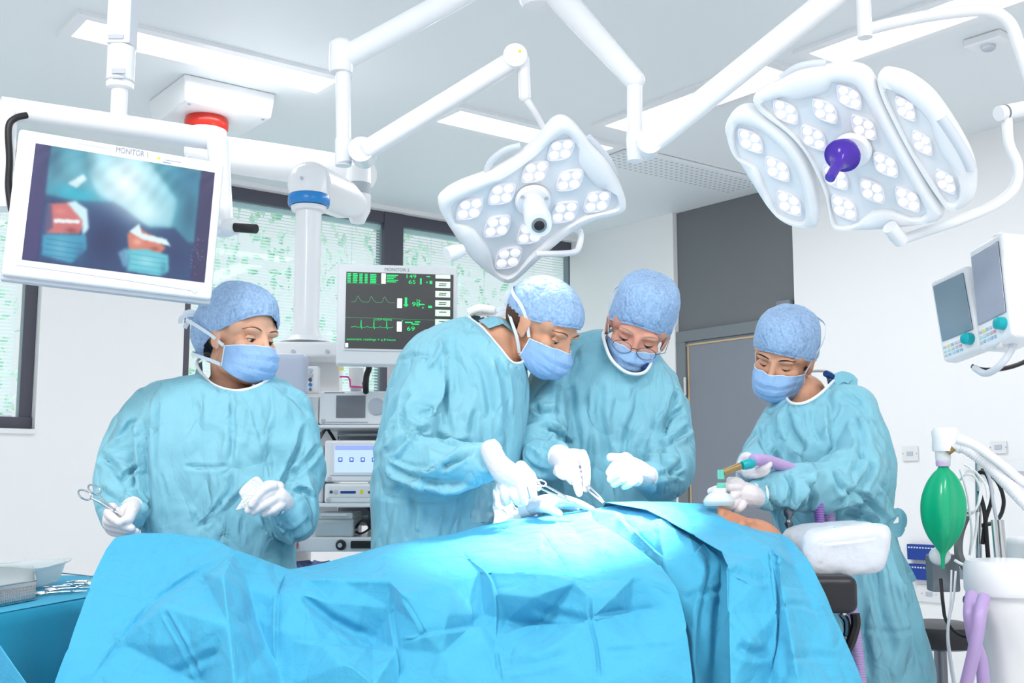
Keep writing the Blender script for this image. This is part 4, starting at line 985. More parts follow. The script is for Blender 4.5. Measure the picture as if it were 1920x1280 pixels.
def capsules(mb, pts, n=14):
    """pts: list of (Vector, radius): overlapping balls and cones"""
    for i, (p, r_) in enumerate(pts):
        mb.sphere(p, r_, n, n // 2 + 1)
        if i: q, s_ = pts[i - 1]; mb.cyl(q, p, s_, r_, n)
    return mb
def chain(mb, pts, n=14, sm=0):
    """pts: (px, py, Y, radius px)"""
    L = [(W(x, y, Y), r_ * Y / F) for x, y, Y, r_ in pts]
    if sm:
        P = catmull([p for p, _ in L], sm); R_ = [float(np.interp(i / sm, range(len(L)), [r_ for _, r_ in L])) for i in range(len(P))]
        L = list(zip(P, R_))
    return capsules(mb, L, n)
def ringloft(mb, rings, n=40, e=2.3, sub=4):
    R_ = []
    for (xl, xr, y, Y, d) in rings:
        a, b = W(xl, y, Y), W(xr, y, Y); R_.append(((a.x + b.x) / 2, Y, a.z, (b.x - a.x) / 2, d))
    out = []
    for i in range(len(R_) - 1):
        p0, p1, p2, p3 = [np.array(R_[k]) for k in (max(i - 1, 0), i, i + 1, min(i + 2, len(R_) - 1))]
        for k in range(sub):
            t = k / sub; out.append(.5 * (2 * p1 + (p2 - p0) * t + (2 * p0 - 5 * p1 + 4 * p2 - p3) * t * t + (-p0 + 3 * p1 - 3 * p2 + p3) * t ** 3))
    out.append(np.array(R_[-1])); vs = []
    for (cx, cy, z, a, d) in out:
        for k in range(n):
            an = 2 * pi * k / n; c_, s_ = cos(an), sin(an)
            vs.append(Vector((cx + a * math.copysign(abs(c_) ** (2 / e), c_), cy + d * math.copysign(abs(s_) ** (2 / e), s_), z)))
    fs = [(i * n + k, i * n + (k + 1) % n, (i + 1) * n + (k + 1) % n, (i + 1) * n + k) for i in range(len(out) - 1) for k in range(n)]
    fs += [tuple(range(n)), tuple(range(len(vs) - n, len(vs)))]
    return mb.add(vs, fs)
def polydist(px, py, pts):
    """distance, parameter 0..1 and signed side to a polyline"""
    pts = np.array(pts, float); best = np.full(px.shape, 1e9); tt = np.zeros(px.shape); sg = np.ones(px.shape)
    seg = np.hypot(*(pts[1:] - pts[:-1]).T); cum = np.concatenate([[0], np.cumsum(seg)]); tot = cum[-1]
    for i in range(len(pts) - 1):
        a, b = pts[i], pts[i + 1]; d = b - a; L2 = d @ d + 1e-9
        t = np.clip(((px - a[0]) * d[0] + (py - a[1]) * d[1]) / L2, 0, 1); qx = a[0] + t * d[0] - px; qy = a[1] + t * d[1] - py
        ds = np.hypot(qx, qy); s_ = np.sign(d[0] * (py - a[1]) - d[1] * (px - a[0])); m_ = ds < best
        best = np.where(m_, ds, best); tt = np.where(m_, (cum[i] + t * seg[i]) / tot, tt); sg = np.where(m_, s_, sg)
    return best, tt, sg
def smooth_poly(pts, k=5): return [tuple(p)[:2] for p in catmull([(x, y, 0) for x, y in pts], k)] if len(pts) > 2 else pts
def strokes(me, lst, ymin=-9):
    """folds that were measured on the photo, pressed into the camera-side surface of the cloth"""
    co = getco(me); no = getno(me); px, py = proj_np(co)
    view = co - np.array([0, 0, CZ]); view /= np.linalg.norm(view, axis=1)[:, None]; face = np.clip(-(view * no).sum(1) * 2.2, 0, 1)
    disp = np.zeros(len(co))
    for (pts, w, A, kind) in lst:
        P = smooth_poly(pts); d, t, s_ = polydist(px, py, P)
        near = d < w * 6
        if not near.any(): continue
        tap = np.clip(np.minimum(t, 1 - t) * 6, 0, 1); tap = tap * tap * (3 - 2 * tap)
        if kind == 'v': f = -np.exp(-(d / w) ** 2) + .5 * np.exp(-((d - 2 * w) / w) ** 2)
        elif kind == 'r': f = np.exp(-(d / w) ** 2) - .25 * np.exp(-((d - 2.2 * w) / w) ** 2)
        else:
            sd = d * s_ / w; f = np.where(sd > 0, np.exp(-sd * .55), -np.exp(sd * .9)) * np.tanh(np.abs(sd) * 3)
        disp += f * A * tap * near
    setco(me, co + no * (disp * face)[:, None])
def crumple(me, amp, scale=(9, 9, 5), seed=0, zones=None, sharp=True):
    co = getco(me); no = getno(me); px, py = proj_np(co); a = np.full(len(co), amp)
    if zones:
        for (x, y, r_, am) in zones: a += am * np.exp(-((px - x) ** 2 + (py - y) ** 2) / r_ ** 2)
    out = np.empty(len(co)); sx, sy, sz = scale; N = noise.noise
    for i, (x, y, z) in enumerate(co):
        wx = N((x * 4 + seed, y * 4, z * 4)); v = Vector((x * sx + wx * 1.2 + seed, y * sy + wx, z * sz + wx * 1.1))
        n1 = N(v); n2 = N(v * 2.1 + Vector((7, 3, 1)))
        out[i] = (1 - 2.4 * abs(n1)) + .45 * (1 - 2.4 * abs(n2)) if sharp else n1 + .5 * n2
    setco(me, co + no * (out * a)[:, None])

# cloth / skin materials -------------------------------------------------
def cloth_mat(name, col, fine=.25, crease=.35, rough=.75, cs=7, var=.03, sheen=.1, fold=0, fold_s=5):
    m = mat(name, col, rough, sheen=sheen); nt = m.node_tree; b = nt.nodes['Principled BSDF']
    tc = nt.nodes.new('ShaderNodeTexCoord'); mp = nt.nodes.new('ShaderNodeMapping'); mp.inputs['Scale'].default_value = (1, 1, .7); nt.links.new(tc.outputs['Object'], mp.inputs[0])
    n0 = nt.nodes.new('ShaderNodeTexNoise'); n0.inputs['Scale'].default_value = 5; n0.inputs['Detail'].default_value = 3; nt.links.new(mp.outputs[0], n0.inputs['Vector'])
    mx = nt.nodes.new('ShaderNodeMix'); mx.data_type = 'RGBA'; mx.inputs[0].default_value = .22; nt.links.new(mp.outputs[0], mx.inputs[6]); nt.links.new(n0.outputs['Color'], mx.inputs[7])
    v = nt.nodes.new('ShaderNodeTexVoronoi'); v.feature = 'DISTANCE_TO_EDGE'; v.inputs['Scale'].default_value = cs; nt.links.new(mx.outputs[2], v.inputs['Vector'])
    mr = nt.nodes.new('ShaderNodeMapRange'); mr.inputs[2].default_value = .14; nt.links.new(v.outputs[0], mr.inputs[0])
    n1 = nt.nodes.new('ShaderNodeTexNoise'); n1.inputs['Scale'].default_value = 320; n1.inputs['Detail'].default_value = 2; nt.links.new(tc.outputs['Object'], n1.inputs['Vector'])
    n2 = nt.nodes.new('ShaderNodeTexNoise'); n2.inputs['Scale'].default_value = 14; n2.inputs['Detail'].default_value = 5; n2.inputs['Distortion'].default_value = 1.2; nt.links.new(mp.outputs[0], n2.inputs['Vector'])
    prev = None
    for sc_, st_, seed_ in ((fold_s, fold, 0), (fold_s * 2.3, fold * .45, 5)) if fold else ():
        m2 = nt.nodes.new('ShaderNodeMapping'); m2.inputs['Scale'].default_value = (1, 1, .55); m2.inputs['Location'].default_value = (seed_, 2, 1); nt.links.new(tc.outputs['Object'], m2.inputs[0])
        nf = nt.nodes.new('ShaderNodeTexNoise'); nf.inputs['Scale'].default_value = sc_; nf.inputs['Detail'].default_value = 1.5; nf.inputs['Distortion'].default_value = .9; nt.links.new(m2.outputs[0], nf.inputs['Vector'])
        s1_ = nt.nodes.new('ShaderNodeMath'); s1_.operation = 'SUBTRACT'; s1_.inputs[1].default_value = .5; nt.links.new(nf.outputs[0], s1_.inputs[0])
        s2_ = nt.nodes.new('ShaderNodeMath'); s2_.operation = 'ABSOLUTE'; nt.links.new(s1_.outputs[0], s2_.inputs[0])
        bf = nt.nodes.new('ShaderNodeBump'); bf.inputs['Strength'].default_value = 1; bf.inputs['Distance'].default_value = st_; nt.links.new(s2_.outputs[0], bf.inputs['Height'])
        if prev: nt.links.new(prev.outputs[0], bf.inputs['Normal'])
        prev = bf
    b1 = nt.nodes.new('ShaderNodeBump'); 
    if prev: nt.links.new(prev.outputs[0], b1.inputs['Normal'])
    b1.inputs['Strength'].default_value = crease; b1.inputs['Distance'].default_value = .006; nt.links.new(mr.outputs[0], b1.inputs['Height'])
    b2 = nt.nodes.new('ShaderNodeBump'); b2.inputs['Strength'].default_value = crease * .9; b2.inputs['Distance'].default_value = .02; nt.links.new(n2.outputs[0], b2.inputs['Height']); nt.links.new(b1.outputs[0], b2.inputs['Normal'])
    b3 = nt.nodes.new('ShaderNodeBump'); b3.inputs['Strength'].default_value = fine; b3.inputs['Distance'].default_value = .001; nt.links.new(n1.outputs[0], b3.inputs['Height']); nt.links.new(b2.outputs[0], b3.inputs['Normal'])
    nt.links.new(b3.outputs[0], b.inputs['Normal'])
    if var > .05:
        n4 = nt.nodes.new('ShaderNodeTexNoise'); n4.inputs['Scale'].default_value = 150; n4.inputs['Detail'].default_value = 4; nt.links.new(tc.outputs['Object'], n4.inputs['Vector'])
        r4 = nt.nodes.new('ShaderNodeMapRange'); r4.inputs[1].default_value = .35; r4.inputs[2].default_value = .65; nt.links.new(n4.outputs[0], r4.inputs[0])
        x4 = nt.nodes.new('ShaderNodeMix'); x4.data_type = 'RGBA'; c4 = lin(col); x4.inputs[6].default_value = tuple(v * (1 - var) for v in c4[:3]) + (1,); x4.inputs[7].default_value = tuple(v + (1 - v) * var * .7 for v in c4[:3]) + (1,)
        nt.links.new(r4.outputs[0], x4.inputs[0]); nt.links.new(x4.outputs[2], b.inputs['Base Color'])
    return m
M['gown'] = cloth_mat('gown_cloth', (132, 194, 212), .2, .35, fold=.06, fold_s=5)
M['drape'] = cloth_mat('drape_cloth', (68, 171, 209), .6, .4, cs=4, fold=.035, fold_s=4)
M['drape_d'] = cloth_mat('instrument_table_cloth', (24, 165, 204), .3, .12, cs=3)
M['cap'] = cloth_mat('cap_cloth', (152, 190, 233), .6, .25, cs=22, var=.16, fold=.02, fold_s=14)
M['mask'] = cloth_mat('mask_cloth', (148, 188, 234), .35, .2, cs=14, fold=.012, fold_s=14)
M['tie'] = mat('mask_tie', (226, 238, 248), .7)
M['trim'] = mat('white_knit', (240, 244, 246), .8, bump=.2, bscale=200)
M['glove'] = mat('latex_glove', (226, 221, 224), .42, bump=.22, bscale=55, sss=.1, distort=1.5)
M['skin_f'] = mat('skin_fair', (226, 174, 146), .5, sss=.15, var=.05, vscale=30)
M['skin_t'] = mat('skin_tan', (218, 162, 132), .5, sss=.15, var=.05, vscale=30)
M['skin_r'] = mat('skin_ruddy', (224, 160, 138), .5, sss=.15, var=.07, vscale=40, bump=.15, bscale=60)
M['skin_p'] = mat('patient_skin', (196, 134, 104), .5, sss=.15, var=.06, vscale=30)
M['hair'] = mat('brown_hair', (78, 50, 34), .6, bump=.4, bscale=120)
M['hairb'] = mat('blond_hair', (190, 150, 96), .6, bump=.4, bscale=120)
M['lash'] = mat('lash_dark', (40, 28, 24), .6)
M['brow'] = mat('brow_brown', (112, 76, 56), .8)
M['browg'] = mat('brow_grey', (186, 150, 130), .8)
M['eye'] = mat('eye_white', (236, 232, 228), .15)
M['iris'] = mat('iris_brown', (52, 34, 24), .1)
M['scrub'] = mat('navy_scrub', (22, 60, 120), .8)
M['trouser'] = mat('scrub_trousers', (60, 110, 160), .8)
M['shoe'] = mat('white_clog', (225, 228, 230), .5)

# ---- head ---------------------------------------------------------------
def ori(f, u):
    f = Vector(f).normalized(); u = Vector(u); u = (u - f * u.dot(f)).normalized(); x = f.cross(u)
    return Matrix((x, f, u)).transposed()      # local x = its right-hand side, y = face forward, z = crown
def head_shapes(mb, A):
    """A(local)->world, sizes in metres"""
    R3 = A.M3; k = A.s
    def el(c, r_): mb.sphere(A(c), tuple(q * k for q in r_), 28, 18, R3)
    el((0, -.012, .03), (.074, .092, .086)); el((0, .02, -.03), (.060, .070, .082)); el((0, .050, -.088), (.028, .026, .024))
    for s_ in (-1, 1):
        el((s_ * .034, .014, -.066), (.026, .042, .030)); el((s_ * .040, .056, -.018), (.022, .020, .022)); el((s_ * .026, .072, .022), (.027, .0135, .012))
        el((s_ * .076, -.004, -.006), (.007, .017, .030)); el((s_ * .010, .098, -.036), (.009, .010, .007))
        el((s_ * .079, -.010, .006), (.006, .015, .016)); el((s_ * .074, .004, -.028), (.006, .008, .011))
        el((s_ * .05, .03, .03), (.022, .03, .03))
    capsules(mb, [(A((0, .080, .014)), .009 * k), (A((0, .094, -.012)), .0085 * k), (A((0, .106, -.034)), .0115 * k)])
    el((0, .086, -.058), (.024, .010, .006)); el((0, .084, -.066), (.021, .010, .006))
class Local:
    def __init__(s, c, R3, k): s.c = Vector(c); s.M3 = R3; s.s = k
    def __call__(s, p): return s.c + s.M3 @ (Vector(p) * s.s)
def make_head(root, A, body_extra, skin, brow, gaze=(0, 0), lid=.55, voxel=.0042, hair=None):
    mb = MB(); head_shapes(mb, A); body_extra(mb)
    me = fuse(mb, voxel, 4, .5); co = getco(me)
    inv = A.M3.transposed(); L = (co - np.array(A.c)) @ np.array(inv).T / A.s
    d = np.zeros((len(co), 3))
    for s_ in (-1, 1):
        g = np.exp(-(((L[:, 0] - s_ * .031) / .017) ** 2 + ((L[:, 2] - .003) / .011) ** 2)) * (L[:, 1] > .03); d[:, 1] -= .0092 * g
        g = np.exp(-(((L[:, 0] - s_ * .046) / .02) ** 2 + ((L[:, 2] + .05) / .03) ** 2)) * (L[:, 1] > .02); d[:, 1] -= .003 * g
    co = co + (d * A.s) @ np.array(A.M3).T; setco(me, co)
    body = link_mesh('body', me, skin, root); bpy.context.view_layer.update()
    for s_ in (-1, 1):
        ec = Vector((s_ * .0295, .0622, .001)); rr = .0122
        gz = Vector((gaze[0], 1, gaze[1])).normalized()
        e = MB().grid([[A(ec + Vector((sin(q_) * cos(t_) * rr, cos(q_) * cos(t_) * rr, sin(t_) * rr))) for q_ in np.linspace(-.95, .95, 17)] for t_ in np.linspace(-1.2, 1.2, 17)]).build('eye', M['eye'], root)
        MB().sphere(A(ec + gz * rr * .62), .0068 * A.s, 16, 10).build('iris', M['iris'], e)
        # lids: partial shells hinged at the eye corners
        def shell(a0, a1, r_):
            rows = []
            for i in range(9):
                t = a0 + (a1 - a0) * i / 8; row = []
                for k in range(17):
                    ph = -1.5 + 3.0 * k / 16; row.append(A(ec + Vector((sin(ph) * r_ * 1.12, cos(ph) * cos(t * cos(ph * .9)) * r_, cos(ph) * sin(t * cos(ph * .9)) * r_ + .0))))
                rows.append(row)
            return rows
        top = shell(1.5, 1.15 - lid * 1.6, rr * 1.14); MB().grid(top).build('upper_eyelid', skin, body)
        bot = shell(-1.5, -.62, rr * 1.12); MB().grid(bot).build('lower_eyelid', skin, body)
        l_ = MB().tube([p for p in top[-1][2:15]], [.0003, .0006] + [.0010 * A.s] * 9 + [.0006, .0003], 6); l_.build('eyelashes', M['lash'], root)
        bp = []
        for x, z in ((.012, .0225), (.018, .0255), (.025, .0275), (.032, .0285), (.039, .028), (.046, .0255), (.052, .0215)):
            o_ = A((s_ * x * 1.6, .25, z * 1.1)); d_ = (A((s_ * x, .05, z)) - o_).normalized(); hit, loc, nn, _i = body.ray_cast(o_ - worldloc(root), d_)
            bp.append((loc + worldloc(root) + nn * .0002) if hit else A((s_ * x, .08, z)))
        b = MB().tube(bp, [.0010, .0019, .0022, .0021, .0018, .0014, .0006], 8, 0); b.build('eyebrow', brow, root)
    return body
def make_cap(root, A, front=.050, back=-.035, rad=(.085, .104, .092), box=2.0, c=(0, -.014, .032), seed=1, puff=0, amp=.0025, bulge=None, m='cap', pleats=34, topflat=0):
    rows = []; nphi = 120; nt = 46; e = box
    for i in range(nt + 1):
        t = i / nt; row = []
        for k in range(nphi + 1):
            ph = 2 * pi * k / nphi; fy = cos(ph); fx = sin(ph)     # ph=0 : forward
            ze = front * .5 * (1 + fy) + back * .5 * (1 - fy) ; ze -= .012 * (fx ** 2)
            zc = (ze - c[2]) / rad[2]; the = math.acos(max(-.95, min(.95, zc / 1.0)))
            th = the * t
            s_, cz = sin(th), cos(th)
            q = (abs(s_) ** e + abs(cz) ** e) ** (-1 / e)
            lx, ly, lz = fx * s_ * q * rad[0], fy * s_ * q * rad[1], cz * q * rad[2]
            v = Vector((lx + c[0], ly + c[1], lz + c[2]))
            n_ = Vector((fx * s_, fy * s_, cz))
            w = noise.noise(v * 24 + Vector((seed, 0, 0))) * amp * .8 + (.5 - 1.6 * abs(noise.noise(Vector((fx * 2.2 + seed, fy * 2.2 + t * 1.2, seed * 3.1))))) * amp * 1.0
            w += .0012 * sin(ph * pleats) * smoothstep(.72, 1, t)
            w += puff * math.exp(-((t - .72) / .22) ** 2) - .004 * smoothstep(.93, 1, t) 
            if bulge: bp_, br, ba = bulge; w += ba * math.exp(-((v - Vector(bp_)).length / br) ** 2)
            row.append(A(v + n_ * w))
        rows.append(row)
    b = MB(); b.grid(rows); o = b.build('surgical_cap', M[m], root, angle=80)
    e_ = MB(); e_.tube([p for p in rows[-1][::2]], .0022 * A.s, 6); e_.build('cap_band', M[m], o)
    return o
def smoothstep(a, b, x):
    t = max(0, min(1, (x - a) / (b - a))); return t * t * (3 - 2 * t)
def make_mask(root, A, drop=0, tie_up=True, strap_pts=None, low_pts=None):
    rows = []; nu, nv = 48, 40
    cy = [(0, .1005), (.12, .107), (.35, .121), (.6, .122), (.82, .108), (1, .080)]; cz = [(0, -.013), (.12, -.021), (.35, -.034), (.6, -.064), (.82, -.088), (1, -.107)]
    for j in range(nv + 1):
        v = j / nv; yc = float(np.interp(v, *zip(*cy))); zc = float(np.interp(v, *zip(*cz))); row = []
        for i in range(nu + 1):
            u = -1 + 2 * i / nu; au = abs(u)
            x = .070 * math.sin(u * 1.38) / math.sin(1.38); sidey = .026; sidez = -.026 + (-.050) * v
            k = math.cos(min(1, au) * pi / 2) ** .9 if au < 1 else 0
            y = sidey + (yc - sidey) * k; z = sidez + (zc - sidez) * (1 - au ** 2.2)
            y += .006 * math.exp(-(u / .16) ** 2) * math.exp(-((v - .1) / .2) ** 2)          # nose ridge
            y -= .007 * math.exp(-((au - .28) / .12) ** 2) * math.exp(-(v / .14) ** 2)
            pl = ((v * 4.2) % 1) ; y += (.0030 * (1 - pl) if .2 < v < .9 else 0) * (.4 + .6 * k)
            y += .0016 * noise.noise(Vector((u * 3.5, v * 5, A.c.x * 9)))
            row.append(A((x, y + drop, z)))
        rows.append(row)
    b = MB(); b.grid(rows); o = b.build('face_mask', M['mask'], root, solid=.0012, angle=80)
    b = MB(); b.tube(rows[0], .0013 * A.s, 6); b.build('mask_edge', M['tie'], o)
    for s_ in (-1, 1):
        col = [r[0] if s_ < 0 else r[-1] for r in rows]; b = MB(); b.tube(col[::4], .0018 * A.s, 6); b.build('mask_edge', M['tie'], o)
        up = strap_pts or ((.070, .022, -.024), (.0825, -.006, .012), (.0905, -.04, .040), (.080, -.085, .062), (.03, -.120, .070), (0, -.124, .070))
        lo = low_pts or ((.070, .022, -.072), (.073, -.002, -.066), (.066, -.045, -.052), (.045, -.085, -.035), (0, -.105, -.03))
        for P in (up, lo):
            pts = catmull([A((s_ * x, y, z)) for x, y, z in P], 6); b = MB()
            ribbon(b, pts, A.M3 @ Vector((s_, 0, 0)), .0042 * A.s, .0008); b.build('mask_tie', M['tie'], o)
    return o
def ribbon(mb, pts, nrm, hw, th):
    P = [Vector(p) for p in pts]; A_, B_, C_, D_ = [], [], [], []
    for i, p in enumerate(P):
        t = (P[min(i + 1, len(P) - 1)] - P[max(i - 1, 0)]).normalized(); w = t.cross(nrm).normalized() * hw; n_ = w.cross(t).normalized() * th
        A_.append(p + w + n_); B_.append(p - w + n_); C_.append(p - w - n_); D_.append(p + w - n_)
    for a, b in ((A_, B_), (B_, C_), (C_, D_), (D_, A_)): mb.ringstrip(a, b, closed=False)
    return mb
def make_hand(root, chains, name='glove', m='glove', voxel=.0022, smooth=2):
    mb = MB()
    for c_ in chains: chain(mb, c_, 14, 3 if len(c_) > 2 else 0)
    me = fuse(mb, voxel, smooth, .5); return link_mesh(name, me, M[m], root)
def cuff(root, x, y, Y, r_, d, name='knit_cuff'):
    c_ = W(x, y, Y); k = Y / F; return MB().lathe([(r_ * k * .96, -.012), (r_ * k * 1.04, 0), (r_ * k * .98, .014), (r_ * k * .8, .016)], c_, d, n=28).build(name, M['trim'], root)
def relax(me, it=2, fac=.5):
    n = len(me.vertices); ed = np.empty(len(me.edges) * 2, int); me.edges.foreach_get('vertices', ed); ed = ed.reshape(-1, 2); co = getco(me)
    deg = np.bincount(ed.ravel(), minlength=n)[:, None].astype(float)
    for _ in range(it):
        s_ = np.stack([np.bincount(ed[:, 0], co[ed[:, 1], k], n) + np.bincount(ed[:, 1], co[ed[:, 0], k], n) for k in range(3)], 1)
        co = co * (1 - fac) + s_ / np.maximum(deg, 1) * fac
    setco(me, co)
def cut_neck(me, loop):
    """open the cloth inside the neckline"""
    co = getco(me); px, py = proj_np(co); C3 = sum(loop, Vector()) / len(loop)
    L_ = np.array([tuple(p) for p in loop]); lx, ly = proj_np(L_); poly = list(zip(lx, ly))
    d, t_, s_ = polydist(px, py, poly + [poly[0]]); rad_ = max((p - C3).length for p in loop)
    ins = inpoly(px, py, poly); near3 = np.linalg.norm(co - np.array(C3), axis=1) < rad_ * 1.6
    kill = set(np.nonzero(ins & near3)[0].tolist())
    # cloth vertices next to the opening are drawn onto the trim
    for i in np.nonzero((d < 7) & near3 & ~ins)[0]:
        j = np.argmin(np.linalg.norm(L_ - co[i], axis=1))
        if np.linalg.norm(L_[j] - co[i]) < .05: co[i] = co[i] * .25 + L_[j] * .75
    setco(me, co); bm = bmesh.new(); bm.from_mesh(me); bm.verts.ensure_lookup_table()
    bmesh.ops.delete(bm, geom=[bm.verts[i] for i in kill], context='VERTS'); bm.to_mesh(me); bm.free()
def gown_of(root, rings, sleeves, folds, zones, seed, amp=.0042, voxel=.0055, neck=None):
    mb = MB(); ringloft(mb, rings)
    for s_ in sleeves: chain(mb, s_, 22, 4)
    me = fuse(mb, voxel, 9, .5)
    crumple(me, amp, (11, 11, 5.5), seed, [(x, y, r_, a * 1.5) for x, y, r_, a in zones])
    strokes(me, [(P, w * .8, A * 2.25, k) for P, w, A, k in folds]); relax(me, 2, .4)
    if neck: cut_neck(me, neck)
    return link_mesh('gown', me, M['gown'], root)
def lower_body(root, x0, x1, Y, zk=.5):
    for s_, x in ((0, x0), (1, x1)):
        b = MB(); b.tube([(x, Y, zk + .25), (x, Y, zk), (x, Y + .01, .1)], [.085, .07, .055], 20, 4); b.build('trouser_leg', M['trouser'], root)
        b = MB(); b.sphere((x, Y - .05, .045), (.048, .13, .045), 20, 12); b.sphere((x, Y + .03, .06), (.042, .06, .05), 16, 10); 
        me = fuse(b, .008, 2); a = getco(me); a[:, 2] = np.maximum(a[:, 2], 0.002); setco(me, a); link_mesh('shoe', me, M['shoe'], root)
def neck_and_trunk(A, neckbase, shoulder_l, shoulder_r, hip, arms, lx=0):
    def fn(mb):
        n0 = A((0, -.022, -.055)); nb = W(*neckbase)
        capsules(mb, [(n0, .052 * A.s), (n0.lerp(nb, .5), .050), (nb, .068), (nb + Vector((0, .02, -.10)), .09), (W(*hip), .10)], 20)
        capsules(mb, [(W(*shoulder_l), .045), (nb + Vector((0, .02, -.05)), .06), (W(*shoulder_r), .045)])
        for a_ in arms: capsules(mb, [(W(x, y, Y), r_ * .5 * Y / F) for x, y, Y, r_ in a_], 14)
        h_ = W(*hip); h_ = h_ + Vector((lx, 0, 0)) * 0
        capsules(mb, [(h_, .1), (h_ + Vector((lx, 0, -.2)), .1)]); h_ = h_ + Vector((lx, 0, -.1))
        for s_ in (-.09, .09): capsules(mb, [(h_, .1), (h_ + Vector((s_, 0, -.15)), .08), (Vector((h_.x + s_, h_.y, .5)), .055), (Vector((h_.x + s_, h_.y + .01, .08)), .04)], 14)
    return fn

# ================================================================== PEOPLE
SLN = [[(284, 768, 2.94, 42), (238, 835, 2.91, 45), (223, 905, 2.88, 43), (228, 960, 2.83, 40), (240, 968, 2.77, 28), (246, 962, 2.74, 20)], [(542, 768, 2.94, 42), (562, 840, 2.92, 40), (562, 905, 2.89, 43), (553, 975, 2.83, 42), (541, 962, 2.76, 30), (533, 948, 2.73, 20)]]
SL1 = [[(820, 690, 2.88, 50), (790, 775, 2.83, 48), (768, 845, 2.79, 46), (800, 872, 2.75, 44), (860, 874, 2.72, 42), (900, 868, 2.70, 34), (918, 860, 2.69, 24)], [(950, 740, 3.12, 42), (975, 800, 3.08, 40), (975, 880, 2.98, 34), (980, 930, 2.86, 26), (992, 952, 2.78, 18)]]
SL2 = [[(1045, 690, 3.12, 42), (1022, 760, 3.07, 44), (1010, 830, 2.98, 42), (1022, 862, 2.90, 38), (1042, 862, 2.84, 28), (1050, 862, 2.82, 20)], [(1250, 765, 3.12, 44), (1258, 830, 3.06, 40), (1255, 885, 2.98, 42), (1235, 905, 2.90, 34), (1216, 895, 2.84, 22)]]
SL3 = [[(1595, 765, 3.0, 46), (1612, 835, 2.94, 46), (1598, 890, 2.89, 50), (1540, 912, 2.84, 44), (1480, 912, 2.78, 38), (1438, 920, 2.74, 30), (1424, 926, 2.72, 22)], [(1468, 790, 3.14, 38), (1438, 835, 3.08, 34), (1412, 872, 2.98, 28), (1402, 884, 2.88, 20)]]
NN = T((369, 681, 2.93), (380, 702, 2.90), (402, 722, 2.865), (438, 732, 2.85), (475, 726, 2.862), (505, 709, 2.90), (512, 694, 2.96), (480, 680, 3.03), (425, 668, 3.06), (382, 669, 3.0))
N1 = T((880, 594, 3.0), (905, 615, 2.93), (935, 650, 2.89), (962, 680, 2.885), (985, 672, 2.95), (975, 640, 3.05), (940, 606, 3.1), (905, 588, 3.08))
N2 = T((1132, 622, 3.12), (1136, 650, 3.04), (1150, 678, 3.01), (1178, 699, 3.0), (1208, 698, 3.02), (1222, 676, 3.08), (1222, 655, 3.17), (1190, 636, 3.26), (1155, 620, 3.24))
N3 = T((1484, 755, 3.02), (1505, 756, 2.99), (1530, 744, 2.99), (1555, 722, 3.03), (1566, 706, 3.1), (1550, 696, 3.2), (1512, 698, 3.27), (1480, 720, 3.22), (1474, 742, 3.1))
def off(x, y, s): return lambda *P: [(x + a / s, y + b / s) for a, b in P]
def hk(o, Y, L): # hand chains: list of (x,y,dY,r) already px
    return [(x, y, Y + d, r_) for x, y, d, r_ in L]

# ---------------- nurse on the left ----------------
YN = 2.92
nurse = thing('person', (W(420, 900, YN).x, YN, 0), 'person in blue gown at the left, head turned, holding forceps and white gauze', 'person')
AN = Local(W(452, 634, 2.93), ori((.82, -.56, -.16), (.06, .0, 1)), 1.06)
make_head(nurse, AN, neck_and_trunk(AN, (428, 740, 2.97), (300, 775, 2.97), (530, 775, 2.97), (420, 1080, 2.97),
    SLN), M['skin_f'], M['brow'], gaze=(-.15, -.5), lid=.72)
# hair line under the cap
b = MB(); b.sphere(AN((0, -.020, .034)), tuple(q * AN.s for q in (.0760, .0900, .0860)), 32, 20, AN.M3); b.build('hair', M['hairb'], nurse)
make_cap(nurse, AN, front=.066, back=-.060, rad=(.088, .110, .106), box=2.05, seed=3, puff=.004, amp=.006, bulge=((0, -.11, -.03), .07, .026), c=(0, -.022, .036))
make_mask(nurse, AN, strap_pts=((.070, .022, -.026), (.088, -.012, -.004), (.100, -.05, .012), (.092, -.105, .026), (.03, -.150, .034), (0, -.155, .034)), low_pts=((.070, .022, -.072), (.078, -.004, -.066), (.085, -.045, -.060), (.06, -.10, -.055), (0, -.12, -.05)))
b = MB()
for P in ([(366, 592), (352, 590), (340, 596), (338, 606)], [(366, 594), (354, 602), (346, 615)], [(370, 588), (356, 584), (344, 588)]):
    ribbon(b, catmull([W(x, y, 3.02) for x, y in P], 5), Vector((.2, -1, .2)), .006, .001)
b.build('cap_ties', M['tie'], nurse)
o8 = off(150, 500, 2.286)
